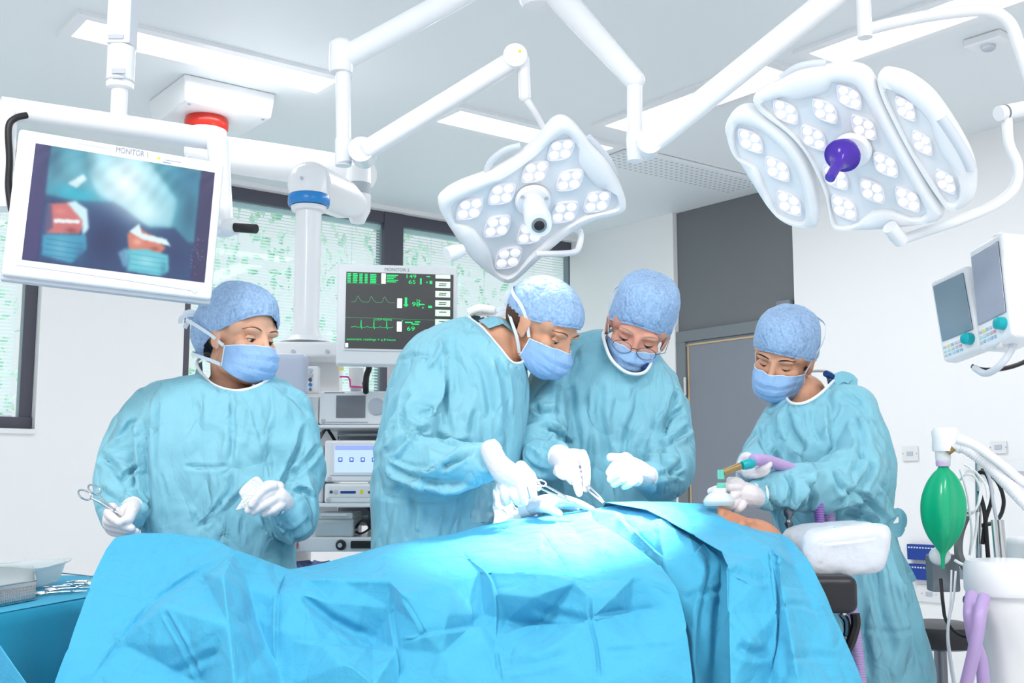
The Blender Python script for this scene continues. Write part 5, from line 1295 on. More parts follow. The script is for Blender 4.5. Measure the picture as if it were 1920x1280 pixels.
nf = [(o8((262, 640), (268, 800), (272, 920), (285, 1090)), 5, .016, 's'), (o8((165, 905), (225, 880), (270, 850)), 5, .008, 'v'), (o8((150, 740), (200, 690), (245, 650)), 5, .006, 'v'),
      (o8((175, 990), (215, 960), (255, 930)), 5, .009, 's'), (o8((75, 940), (140, 990), (200, 1000)), 6, .008, 'v'), (o8((80, 800), (150, 860), (200, 930)), 8, .007, 'v'),
      (o8((650, 570), (655, 720), (640, 850)), 6, .005, 'v'), (o8((690, 545), (740, 640), (770, 760)), 5, .006, 's'), (o8((730, 560), (725, 650), (700, 780)), 6, .004, 'r'),
      (o8((640, 850), (560, 862), (440, 852)), 4, .005, 'v'), (o8((645, 870), (640, 960), (560, 1070), (500, 1130)), 5, .006, 'v'), (o8((760, 900), (640, 1010), (520, 1120)), 5, .006, 's'),
      (o8((335, 560), (325, 700), (322, 900)), 5, .005, 'v'), (o8((345, 880), (360, 930), (372, 990)), 3, .005, 'v'), (o8((505, 560), (512, 700), (505, 830)), 7, .003, 'v'),
      (o8((965, 660), (910, 790), (850, 920), (780, 990)), 6, .014, 's'), (o8((1030, 760), (960, 850), (880, 910)), 6, .008, 'v'), (o8((870, 940), (930, 920), (990, 950)), 5, .010, 's'),
      (o8((900, 985), (960, 960), (1000, 1000)), 5, .008, 'v'), (o8((990, 1080), (930, 1130), (870, 1150)), 6, .009, 'v'), (o8((840, 1080), (900, 1150), (930, 1190)), 6, .008, 's'), (o8((700, 1060), (690, 1130), (700, 1190)), 3, .005, 'v'),
      (o8((770, 1060), (800, 1130), (880, 1200)), 6, .008, 's'), (o8((200, 520), (280, 490), (400, 460)), 6, .004, 'v'), (o8((870, 520), (930, 570), (985, 640)), 8, .005, 'v'), (o8((600, 980), (600, 1100), (640, 1180)), 4, .004, 'v')]
g = gown_of(nurse, [(392, 484, 700, 2.985, .062), (350, 512, 708, 2.975, .095), (290, 545, 722, 2.965, .112), (268, 560, 745, 2.955, .125), (256, 570, 780, 2.94, .13), (253, 573, 830, 2.93, .14), (262, 568, 890, 2.925, .14), (268, 560, 950, 2.925, .14), (275, 552, 1010, 2.93, .145), (282, 550, 1070, 2.94, .15), (288, 560, 1280, 2.95, .17), (280, 575, 1500, 2.97, .18), (278, 580, 1640, 2.98, .18)],
    SLN,
    nf, [(230, 900, 60, .004), (560, 920, 70, .005)], 1.3, neck=catmull(NN, 8, True))
tp = NN
b = MB(); b.tube(catmull(tp, 6, True) + [tp[0]], .0042, 8); b.build('neck_trim', M['trim'], nurse)
b = MB(); b.tube(T((488, 716, 2.885), (500, 708, 2.90), (504, 698, 2.95)), .009, 10, 4); b.build('scrub_collar', M['scrub'], nurse)
o = off(120, 860, 7.11)
def hc_(o_, pts, Y): return [(o_((x, y))[0][0], o_((x, y))[0][1], Y + d, r_) for x, y, d, r_ in pts]
make_hand(nurse, [hc_(o, [(930, 620, .03, 14), (860, 700, .0, 17), (760, 800, .0, 19), (660, 900, .005, 17)], 2.70),
    hc_(o, [(640, 720, 0, 16), (700, 900, 0, 18)], 2.715),
    hc_(o, [(900, 690, -.02, 12), (860, 800, -.035, 10.5), (810, 815, -.045, 8.5)], 2.70),
    hc_(o, [(640, 650, 0, 10), (590, 720, -.02, 9), (640, 780, -.04, 8.5), (735, 850, -.045, 7.5)], 2.69),
    hc_(o, [(600, 730, 0, 9), (580, 820, -.02, 9), (700, 860, -.035, 8.5), (900, 925, -.035, 7.5)], 2.70),
    hc_(o, [(575, 800, 0, 9), (590, 890, -.015, 8.5), (760, 940, -.025, 8), (960, 970, -.025, 7)], 2.705),
    hc_(o, [(580, 870, 0, 8), (630, 970, -.01, 7.5), (760, 1000, -.015, 7), (850, 1010, -.01, 6)], 2.71)])
cuff(nurse, 247, 952, 2.735, 19, (.2, .6, .25))
o = o8
make_hand(nurse, [hc_(o, [(880, 1010, .02, 17), (850, 990, 0, 20), (810, 970, 0, 19)], 2.69),
    hc_(o, [(850, 945, 0, 12), (830, 1040, 0, 13)], 2.70),
    hc_(o, [(830, 940, -.01, 9), (790, 955, -.03, 8), (735, 1020, -.035, 7)], 2.68),
    hc_(o, [(840, 960, -.01, 9), (790, 985, -.035, 8.2), (720, 1045, -.035, 7)], 2.69),
    hc_(o, [(850, 985, -.01, 9), (800, 1015, -.035, 8.2), (745, 1052, -.03, 7)], 2.69),
    hc_(o, [(865, 1020, -.01, 8), (830, 1042, -.025, 7.5), (790, 1060, -.02, 6.5)], 2.69),
    hc_(o, [(850, 940, .01, 9), (810, 932, .01, 8), (770, 950, .015, 7)], 2.69)])
cuff(nurse, 531, 951, 2.725, 18, (.6, .5, -.1))

# ---------------- bending surgeon ----------------
s1 = thing('person', (W(820, 900, 3.0).x, 3.0, 0), 'person in pale blue gown bending over the table, face in profile, working with scissors', 'person')
A1 = Local(W(1018, 612, 2.97), ori((.66, -.42, -.60), (.42, -.30, .86)), 1.06)
make_head(s1, A1, neck_and_trunk(A1, (928, 640, 3.0), (820, 700, 2.9), (945, 720, 3.1), (830, 1080, 3.0),
    SL1), M['skin_t'], M['brow'], gaze=(-.1, -.6), lid=.86)
b = MB(); b.sphere(A1((0, -.034, .016)), tuple(q * A1.s for q in (.0765, .0800, .0830)), 32, 20, A1.M3); b.build('hair', M['hair'], s1)
make_cap(s1, A1, front=.052, back=-.012, rad=(.084, .104, .091), box=2.05, seed=8, puff=.002, amp=.0015)
make_mask(s1, A1, strap_pts=((.070, .022, -.025), (.082, -.004, .010), (.090, -.03, .030), (.082, -.075, .040), (.035, -.115, .040), (0, -.12, .04)), low_pts=((.070, .022, -.072), (.080, -.004, -.040), (.072, -.045, -.02), (.045, -.09, -.005), (0, -.115, .0)))
# knot of ties behind the cap
b = MB()
for P in ([(962, 585), (945, 578), (925, 583), (905, 578), (888, 585)], [(962, 588), (940, 590), (915, 588), (900, 592)], [(960, 585), (948, 565), (955, 548), (962, 560), (958, 580)], [(958, 590), (940, 610), (918, 620), (912, 612), (930, 596)]):
    ribbon(b, catmull([W(x, y, 3.0) for x, y in P], 5), Vector((.2, -1, .2)), .006, .001)
b.build('cap_ties', M['tie'], s1)
b = MB(); b.tube(T((880, 585, 3.0), (900, 578, 2.99), (925, 582, 3.0)), .012, 10, 4); b.build('collar_velcro', M['trim'], s1)
o5 = off(660, 500, 2.415)
f1 = [(o5((400, 300), (425, 420), (415, 560), (370, 680)), 6, .012, 's'), (o5((230, 630), (240, 720), (300, 790)), 5, .012, 'v'), (o5((300, 680), (350, 670), (365, 640)), 5, .010, 's'), (o5((240, 700), (300, 740), (360, 730)), 5, .010, 'v'),
      (o5((150, 860), (250, 905), (330, 915), (400, 880)), 5, .009, 's'), (o5((140, 880), (240, 950), (380, 990), (530, 990)), 7, .014, 's'), (o5((380, 750), (450, 800), (560, 790)), 6, .009, 'v'), (o5((400, 920), (480, 870), (530, 840)), 6, .010, 'v'),
      (o5((260, 560), (200, 650), (160, 780)), 8, .006, 'v'), (o5((450, 300), (470, 450), (480, 600)), 8, .004, 'v'), (o5((540, 380), (600, 480), (640, 700)), 9, .005, 'v'), (o5((650, 400), (690, 550), (700, 780)), 7, .006, 'v'),
      (o5((420, 300), (400, 380), (340, 470)), 6, .006, 'r'), (o5((200, 430), (280, 400), (370, 410)), 4, .004, 'v'), (o5((560, 640), (540, 740), (560, 820)), 6, .005, 'v'), (o5((260, 1010), (280, 1120), (250, 1240)), 6, .005, 'v'),
      (o5((120, 1040), (300, 1060), (520, 1060)), 4, .003, 'v'), (o5((430, 500), (420, 600), (440, 760)), 6, .006, 'v'), (o5((570, 850), (600, 900), (630, 890)), 5, .008, 'v'), (o5((250, 760), (200, 810), (150, 850)), 6, .008, 'v')]
gown_of(s1, [(868, 935, 600, 3.03, .07), (825, 958, 612, 3.02, .11), (785, 968, 632, 3.0, .14), (758, 978, 660, 2.99, .16), (742, 986, 695, 2.98, .175), (728, 990, 740, 2.98, .18), (714, 986, 800, 2.97, .18), (704, 978, 860, 2.97, .18), (699, 965, 920, 2.97, .18), (700, 948, 980, 2.97, .18), (698, 944, 1060, 2.97, .18), (690, 945, 1300, 3.0, .19), (685, 950, 1580, 3.0, .2)],
    SL1,
    f1, [(790, 850, 80, .006), (880, 870, 60, .003)], 4.1, neck=catmull(N1, 8, True))
tp = N1
b = MB(); b.tube(catmull(tp, 6, True) + [tp[0]], .004, 8); b.build('neck_trim', M['trim'], s1)
o = off(860, 800, 4.8)
make_hand(s1, [hc_(o, [(290, 210, .0, 20), (350, 330, -.01, 21), (430, 420, -.015, 25), (520, 480, -.015, 25)], 2.66),
    hc_(o, [(400, 520, 0, 13), (590, 430, -.01, 14)], 2.65), hc_(o, [(560, 360, 0, 12), (640, 450, 0, 12)], 2.66),
    hc_(o, [(410, 520, -.01, 9.5), (410, 600, -.02, 9), (435, 672, -.02, 7.5)], 2.65),
    hc_(o, [(480, 530, -.01, 9.5), (500, 620, -.03, 9), (530, 675, -.03, 7.5)], 2.65),
    hc_(o, [(550, 510, -.01, 9.5), (585, 610, -.03, 9), (590, 680, -.03, 7.5)], 2.64),
    hc_(o, [(620, 440, -.01, 9.5), (660, 540, -.02, 8.5), (675, 620, -.02, 7)], 2.65),
    hc_(o, [(600, 400, .01, 10), (670, 480, .01, 8.5), (715, 540, .0, 7)], 2.66)])
cuff(s1, 920, 842, 2.68, 19, (.5, .3, -.6))
make_hand(s1, [hc_(o, [(620, 740, .04, 14), (680, 715, .02, 16), (770, 690, 0, 17), (850, 670, 0, 14)], 2.68),
    hc_(o, [(840, 655, 0, 10), (960, 655, -.01, 8.5), (1080, 690, -.015, 7.5), (1160, 725, -.01, 6.5)], 2.68),
    hc_(o, [(860, 690, .03, 9), (980, 680, .04, 8), (1090, 700, .04, 7), (1200, 745, .04, 6.5)], 2.68),
    hc_(o, [(840, 700, .05, 9), (960, 705, .06, 8), (1060, 735, .06, 7)], 2.68),
    hc_(o, [(760, 720, -.03, 10), (830, 745, -.05, 8.5), (900, 780, -.06, 7.5)], 2.68)])
cuff(s1, 986, 955, 2.715, 15, (.7, -.4, .2))

# ---------------- upright surgeon with glasses ----------------
s2 = thing('person', (W(1140, 900, 3.15).x, 3.15, 0), 'person in blue gown and glasses, standing upright with tweezers in hand', 'person')
A2 = Local(W(1196, 618, 3.12), ori((-.16, -.82, -.52), (.27, -.42, .86)), 1.10)
make_head(s2, A2, neck_and_trunk(A2, (1165, 705, 3.17), (1050, 700, 3.2), (1250, 760, 3.2), (1135, 1060, 3.2),
    SL2), M['skin_r'], M['browg'], gaze=(0, -.7), lid=.85)
make_cap(s2, A2, front=.046, back=-.02, rad=(.083, .096, .104), box=3.6, seed=12, amp=.002, c=(0, -.012, .040), puff=.001)
make_mask(s2, A2)
# glasses
gl = []
for s_ in (-1, 1):
    P = [A2((s_ * (.031 + .024 * cos(t)), .108 - .006 * abs(cos(t)) * (1 if cos(t) > 0 else 0) , -.008 + .016 * sin(t))) for t in np.linspace(0, 2 * pi, 25)[:-1]]
    gl.append(P)
b = MB()
for P in gl: b.tube(P + [P[0]], .0011, 6)
b.tube([A2((-.007, .108, -.004)), A2((0, .112, -.001)), A2((.007, .108, -.004))], .0011, 6)
for s_ in (-1, 1): b.tube([A2((s_ * .055, .102, -.004)), A2((s_ * .076, .085, .0)), A2((s_ * .084, .0, .006)), A2((s_ * .082, -.015, -.006))], .001, 6)
gf = b.build('glasses_frame', M['dsteel'], s2)
for P in gl: MB().prism(P, A2.M3 @ Vector((0, -.0008, 0))).build('lens', M['specs'], gf)
o6 = off(960, 500, 2.56)
f2 = [(o6((215, 520), (205, 700), (215, 780)), 7, .010, 's'), (o6((270, 540), (290, 700), (330, 900)), 10, .006, 'v'), (o6((430, 540), (420, 680), (440, 800), (470, 960)), 9, .007, 'v'), (o6((500, 600), (470, 760), (500, 900)), 8, .006, 's'),
      (o6((600, 560), (600, 700), (530, 860)), 12, .005, 'v'), (o6((780, 560), (740, 720), (660, 900)), 7, .012, 's'), (o6((830, 680), (760, 720), (720, 800)), 6, .008, 'v'), (o6((640, 900), (720, 900), (800, 910)), 5, .010, 's'),
      (o6((860, 760), (780, 830), (700, 860)), 6, .009, 'v'), (o6((700, 1000), (760, 990), (820, 940)), 6, .009, 'v'), (o6((640, 960), (690, 1040), (680, 1110)), 5, .009, 's'), (o6((130, 760), (180, 770), (230, 820)), 6, .009, 'v'),
      (o6((60, 840), (130, 870), (190, 940)), 6, .008, 's'), (o6((100, 660), (150, 700), (210, 700)), 6, .008, 'v'), (o6((40, 900), (90, 960), (180, 990)), 6, .008, 'v'), (o6((180, 780), (250, 830), (300, 850)), 6, .009, 'v'),
      (o6((560, 760), (540, 900), (560, 1060)), 8, .006, 'v'), (o6((380, 800), (370, 950), (350, 1050)), 8, .006, 'v'), (o6((730, 960), (790, 1000), (830, 1000)), 5, .008, 'v')]
gown_of(s2, [(1108, 1190, 622, 3.21, .06), (1068, 1205, 634, 3.21, .10), (1040, 1222, 650, 3.2, .12), (1018, 1245, 680, 3.19, .135), (1006, 1270, 712, 3.18, .14), (998, 1284, 755, 3.17, .145), (1002, 1280, 820, 3.17, .15), (1008, 1270, 880, 3.17, .15), (1010, 1260, 960, 3.17, .155), (1010, 1262, 1100, 3.18, .17), (1005, 1270, 1300, 3.2, .18), (1000, 1275, 1520, 3.2, .18)],
    SL2,
    f2, [(1020, 830, 50, .005), (1240, 870, 60, .005)], 7.7, neck=catmull(N2, 8, True))
tp = N2
b = MB(); b.tube(catmull(tp, 6, True) + [tp[0]], .0045, 8); b.build('neck_trim', M['trim'], s2)
b = MB(); b.tube(T((1206, 692, 3.03), (1216, 676, 3.07), (1216, 662, 3.12)), .006, 10, 4); b.build('scrub_collar', M['scrub'], s2)
o = off(860, 800, 4.8)
make_hand(s2, [hc_(o, [(900, 290, .03, 19), (960, 300, 0, 22), (1040, 290, 0, 20), (1090, 280, 0, 15)], 2.76),
    hc_(o, [(900, 400, 0, 11), (980, 390, 0, 12), (1090, 380, 0, 11)], 2.76),
    hc_(o, [(1110, 250, 0, 10), (1140, 330, -.02, 9), (1150, 450, -.02, 8), (1145, 560, -.02, 6.5)], 2.75),
    hc_(o, [(1070, 300, 0, 11), (1085, 430, -.01, 9), (1120, 520, -.01, 8), (1130, 570, .01, 6.5)], 2.77),
    hc_(o, [(1040, 340, 0, 11), (1050, 450, -.03, 9), (1075, 560, -.03, 8), (1085, 600, -.025, 6.5)], 2.75),
    hc_(o, [(970, 380, 0, 10.5), (990, 440, -.02, 9), (1020, 490, -.02, 7)], 2.75),
    hc_(o, [(900, 380, 0, 9.5), (910, 420, -.02, 8.5), (945, 450, -.02, 6.5)], 2.75)])
cuff(s2, 1050, 856, 2.80, 22, (-.6, .7, .1))
make_hand(s2, [hc_(o, [(1690, 440, .04, 19), (1620, 400, .02, 21), (1540, 370, 0, 22)], 2.76), hc_(o, [(1500, 290, 0, 13), (1600, 480, 0, 12)], 2.76),
    hc_(o, [(1520, 290, -.01, 11), (1430, 280, -.02, 9), (1370, 275, -.02, 8.5)], 2.76),
    hc_(o, [(1500, 330, -.01, 10), (1410, 350, -.03, 9), (1360, 410, -.03, 8)], 2.75),
    hc_(o, [(1510, 380, -.01, 10), (1430, 430, -.035, 9), (1370, 470, -.03, 8)], 2.75),
    hc_(o, [(1540, 430, -.01, 10), (1460, 475, -.03, 8.5), (1400, 515, -.025, 7.5)], 2.75),
    hc_(o, [(1590, 470, -.01, 9), (1540, 510, -.02, 8), (1490, 535, -.015, 7)], 2.75)])
cuff(s2, 1213, 893, 2.82, 20, (.7, .5, -.1))

# ---------------- anaesthetist at the head end ----------------
s3 = thing('person', (W(1590, 900, 3.1).x, 3.1, 0), 'person in pale blue gown standing by the pillow on the right, holding a breathing mask', 'person')
A3 = Local(W(1470, 668, 3.12), ori((-.50, -.66, -.42), (.10, -.34, .9)), 1.02)
make_head(s3, A3, neck_and_trunk(A3, (1505, 745, 3.15), (1460, 800, 3.2), (1600, 790, 3.05), (1570, 1080, 3.1),
    SL3, lx=.08), M['skin_t'], M['lash'], gaze=(.1, -.6), lid=.9)
b = MB(); b.sphere(A3((0, -.034, .016)), tuple(q * A3.s for q in (.0765, .0800, .0830)), 32, 20, A3.M3); b.build('hair', M['lash'], s3)
make_cap(s3, A3, front=.046, back=-.02, rad=(.086, .102, .098), box=3.0, seed=21, amp=.002, c=(0, -.014, .036), puff=.001)
make_mask(s3, A3, strap_pts=((.070, .022, -.025), (.084, -.004, .020), (.094, -.03, .055), (.082, -.075, .085), (.035, -.10, .095), (0, -.11, .095)))
o7 = off(1290, 570, 1.802)
f3 = [(o7((470, 330), (480, 430), (490, 500)), 6, .010, 's'), (o7((560, 380), (590, 480), (560, 580)), 8, .007, 'v'), (o7((440, 570), (400, 640), (330, 700)), 6, .011, 's'), (o7((560, 480), (620, 540), (560, 640), (480, 690)), 7, .008, 'v'),
      (o7((270, 590), (280, 660), (310, 700)), 5, .009, 'v'), (o7((330, 570), (350, 620), (330, 680)), 5, .009, 'v'), (o7((400, 600), (420, 650), (400, 700)), 6, .007, 'v'), (o7((640, 600), (680, 680), (670, 750)), 7, .012, 's'),
      (o7((580, 630), (630, 690), (665, 745)), 6, .010, 'v'), (o7((520, 700), (600, 720), (660, 760)), 7, .010, 'v'), (o7((250, 400), (260, 480), (300, 520)), 7, .006, 'v'), (o7((330, 350), (350, 440), (400, 500)), 9, .006, 'v'), (o7((410, 350), (420, 430), (450, 480)), 8, .005, 's'),
      (o7((670, 780), (700, 900), (760, 1050)), 7, .010, 's'), (o7((620, 850), (640, 1000), (700, 1200)), 12, .008, 'v'), (o7((600, 950), (590, 1100), (620, 1270)), 10, .007, 'v'), (o7((720, 900), (760, 1060), (800, 1240)), 8, .008, 'v'), (o7((580, 1090), (680, 1110), (770, 1100)), 6, .003, 'v'),
      (o7((500, 300), (580, 340), (620, 420)), 8, .006, 'v'), (o7((610, 360), (650, 450), (680, 520)), 8, .007, 's'), (o7((490, 560), (520, 620), (600, 650)), 6, .008, 'v'), (o7((370, 590), (440, 560), (520, 560)), 6, .008, 's')]
gown_of(s3, [(1500, 1568, 715, 3.17, .065), (1478, 1595, 728, 3.15, .10), (1458, 1622, 750, 3.13, .13), (1444, 1642, 780, 3.11, .155), (1436, 1658, 820, 3.1, .17), (1434, 1668, 870, 3.1, .18), (1442, 1666, 920, 3.1, .18), (1455, 1660, 970, 3.1, .175), (1470, 1672, 1020, 3.1, .178), (1485, 1698, 1100, 3.1, .19), (1502, 1720, 1180, 3.1, .2), (1520, 1742, 1280, 3.12, .21), (1532, 1770, 1450, 3.14, .22), (1540, 1790, 1600, 3.15, .22)],
    SL3,
    f3, [(1560, 890, 90, .005), (1450, 910, 60, .004)], 10.2, neck=catmull(N3, 8, True))
tp = N3
b = MB(); b.tube(catmull(tp, 6, True) + [tp[0]], .0042, 8); b.build('neck_trim', M['trim'], s3)
b = MB(); b.tube(T((1548, 700, 3.05), (1562, 708, 3.07), (1558, 720, 3.06)), .009, 10, 4); b.build('scrub_collar', M['scrub'], s3)
b = MB()
for P in ([(1560, 716), (1580, 706), (1598, 714), (1590, 728), (1612, 748)], [(1565, 712), (1590, 722), (1618, 752)]):
    ribbon(b, catmull([W(x, y, 3.06) for x, y in P], 5), Vector((0, -1, .3)), .016, .001)
b.build('neck_ties', M['gown'], s3); b = MB()
for P in ([(1662, 985), (1680, 960), (1692, 968), (1690, 985), (1668, 990)], [(1664, 988), (1682, 1000), (1690, 988)], [(1665, 992), (1680, 1030), (1702, 1070), (1712, 1090)], [(1662, 992), (1668, 1040), (1690, 1100)], [(1655, 940), (1664, 965), (1664, 990)]):
    ribbon(b, catmull([W(x, y, 3.0) for x, y in P], 5), Vector((0, -1, .1)), .011, .001)
b.sphere(W(1664, 988, 3.0), (.016, .012, .018), 12, 8)
b.build('waist_ties', M['gown'], s3)
o = off(1300, 820, 4.2675)
make_hand(s3, [hc_(o, [(500, 480, .02, 20), (440, 460, 0, 23), (380, 440, 0, 22)], 2.68), hc_(o, [(360, 410, 0, 13), (350, 540, 0, 12)], 2.68),
    hc_(o, [(360, 400, -.01, 9.5), (260, 395, -.02, 8.5), (140, 430, 0, 7)], 2.67), hc_(o, [(400, 400, .0, 10), (360, 355, -.01, 8.5), (295, 345, -.01, 7.5)], 2.67),
    hc_(o, [(350, 450, -.01, 9.5), (270, 500, -.03, 8.5), (195, 520, -.02, 7)], 2.67), hc_(o, [(350, 510, -.01, 9), (310, 540, -.03, 8.5), (265, 560, -.025, 7)], 2.67), hc_(o, [(390, 540, -.01, 9), (360, 570, -.02, 8), (325, 585, -.015, 6.5)], 2.67)])
cuff(s3, 1421, 927, 2.715, 22, (.9, .3, .0))
make_hand(s3, [hc_(o, [(400, 330, .05, 15), (410, 290, .02, 15), (440, 265, 0, 12)], 2.76),
    hc_(o, [(430, 270, 0, 10), (500, 270, -.03, 8.5), (560, 250, -.045, 8), (605, 215, -.04, 7)], 2.74), hc_(o, [(440, 260, .01, 9), (520, 250, -.02, 8), (570, 220, -.04, 7.5), (620, 195, -.03, 6.5)], 2.75),
    hc_(o, [(430, 290, 0, 9), (500, 295, -.03, 8), (560, 280, -.04, 7.5), (590, 262, -.04, 6.5)], 2.74),
    hc_(o, [(400, 280, .02, 10), (385, 210, .01, 9), (410, 160, 0, 9), (440, 150, -.01, 8)], 2.76), hc_(o, [(400, 300, .02, 9), (372, 260, .0, 8), (378, 215, -.01, 7)], 2.75)])

# ================================================================== PATIENT ON THE TABLE
pat = thing('person', (W(1300, 980, 2.62).x, 2.62, W(1300, 1080, 2.62).z), 'person lying under the blue drapes, only the brow showing beside the gloved hand', 'person')
AP = Local(W(1388, 1038, 2.62), ori((-.10, -.05, 1), (1, .05, .25)), .98)
def pbody(mb):
    capsules(mb, [(AP((0, -.02, -.06)), .05), (W(1280, 1040, 2.64), .05), (W(1190, 1052, 2.64), .075), (W(1040, 1068, 2.64), .075), (W(900, 1090, 2.64), .07)], 20)
    for dy in (-.07, .07): capsules(mb, [(W(900, 1100, 2.65 + dy), .06), (W(650, 1135, 2.66 + dy), .05), (W(440, 1130, 2.66 + dy), .042), (W(340, 1120, 2.66 + dy), .035), (W(328, 1085, 2.66 + dy), .028)], 16)
mb = MB(); head_shapes(mb, AP); pbody(mb); me = fuse(mb, .006, 4); link_mesh('body', me, M['skin_p'], pat)
for s_ in (-1, 1):
    ec = Vector((s_ * .0305, .0665, .002)); b = MB(); b.sphere(AP(ec), .0142, 16, 10); b.build('closed_eyelid', M['skin_p'], pat)

# ================================================================== DRAPES
def drape_sheet(name, outline, inner, edges, back=None, levels=5, smooth=30, folds=(), amp=.0012, m='drape', thick=.0015, seed=0, sc=(9, 9, 9)):
    """outline / inner: (px, py, Y); edges: lists of those points that form creases; back: outline points that roll over to the far side"""
    pts = list(outline); idx = {p: i for i, p in enumerate(pts)}
    for p in inner:
        if p not in idx: idx[p] = len(pts); pts.append(p)
    ed = []
    for e in edges:
        for a, b in zip(e, e[1:]):
            for q in (a, b):
                if q not in idx: idx[q] = len(pts); pts.append(q)
            ed.append((idx[a], idx[b]))
    v2 = [Vector((x, y)) for x, y, _ in pts]
    r_ = delaunay_2d_cdt(v2, ed, [list(range(len(outline)))], 1, 1e-4)
    ov, _, of, orig = r_[0], r_[1], r_[2], r_[3]
    P = []
    for i, v in enumerate(ov):
        if orig[i]: P.append(W(*pts[orig[i][0]]))
        else:   # crossing of two creases: blend of the nearest
            ds = sorted(((v - q).length + .01, k) for k, q in enumerate(v2))[:3]; w = [1 / d for d, _ in ds]
            P.append(W(v.x, v.y, sum(a * pts[k][2] for a, (_, k) in zip(w, ds)) / sum(w)))
    me = bpy.data.meshes.new(name); F_ = [list(f) for f in of]
    if back:
        k = len(P); bi = [min(range(len(ov)), key=lambda j: (ov[j] - Vector((b[0], b[1]))).length) for b in back]
        b1 = [P[i] + Vector((0, .07, -.012)) for i in bi]; b2 = [P[i] + Vector((0, .17, -.09)) for i in bi]; b3 = [P[i] + Vector((0, .20, -.35)) for i in bi]
        n = len(bi); P += b1 + b2 + b3
        for row, nxt in ((bi, range(k, k + n)), (range(k, k + n), range(k + n, k + 2 * n)), (range(k + n, k + 2 * n), range(k + 2 * n, k + 3 * n))):
            row, nxt = list(row), list(nxt)
            for i in range(n - 1): F_.append([row[i], row[i + 1], nxt[i + 1], nxt[i]])
    me.from_pydata(P, [], F_); bm = bmesh.new(); bm.from_mesh(me); bmesh.ops.delete(bm, geom=[v for v in bm.verts if not v.link_faces], context='VERTS'); bmesh.ops.recalc_face_normals(bm, faces=bm.faces); bm.to_mesh(me); bm.free()
    o = bpy.data.objects.new('t', me); COL.objects.link(o)
    s_ = o.modifiers.new('s', 'SUBSURF'); s_.subdivision_type = 'SIMPLE'; s_.levels = levels
    q = o.modifiers.new('q', 'SMOOTH'); q.iterations = smooth; q.factor = .5
    dg = bpy.context.evaluated_depsgraph_get(); me2 = bpy.data.meshes.new_from_object(o.evaluated_get(dg)); bpy.data.objects.remove(o)
    # make sure the outer side faces the viewer
    co, no = getco(me2), getno(me2)
    if ((co - np.array([0, 0, CZ])) * no).sum() > 0: me2.flip_normals()
    crumple(me2, amp, sc, seed, sharp=False)
    strokes(me2, [(P, w, A * 1.05, k) for P, w, A, k in folds])
    o = link_mesh(name, me2, M[m], None)
    md = o.modifiers.new('solid', 'SOLIDIFY'); md.thickness = thick; md.offset = -1
    return o
top1 = [(197, 1030, 2.55), (215, 1006, 2.6), (262, 998, 2.62), (330, 999, 2.62), (400, 1009, 2.60), (432, 1027, 2.52), (487, 1046, 2.55), (542, 1066, 2.57), (600, 1056, 2.61), (670, 1037, 2.64), (725, 1021, 2.66), (790, 1009, 2.67), (850, 1000, 2.68), (905, 984, 2.68), (983, 969, 2.68), (1050, 961, 2.68), (1108, 954, 2.68)]
right1 = [(1116, 975, 2.6), (1175, 1010, 2.5), (1240, 1060, 2.38), (1270, 1100, 2.31), (1290, 1180, 2.24), (1303, 1282, 2.18), (1330, 1900, 2.08)]
bot1 = [(1130, 1900, 2.05), (940, 1900, 2.1), (750, 1900, 2.14), (560, 1900, 2.05), (430, 1900, 2.1), (200, 1900, 2.0), (-80, 1900, 2.02)]
left1 = [(98, 1284, 2.2), (124, 1215, 2.3), (150, 1140, 2.4), (175, 1075, 2.49)]
o1 = top1 + right1 + bot1 + left1
c = lambda *a: list(a)
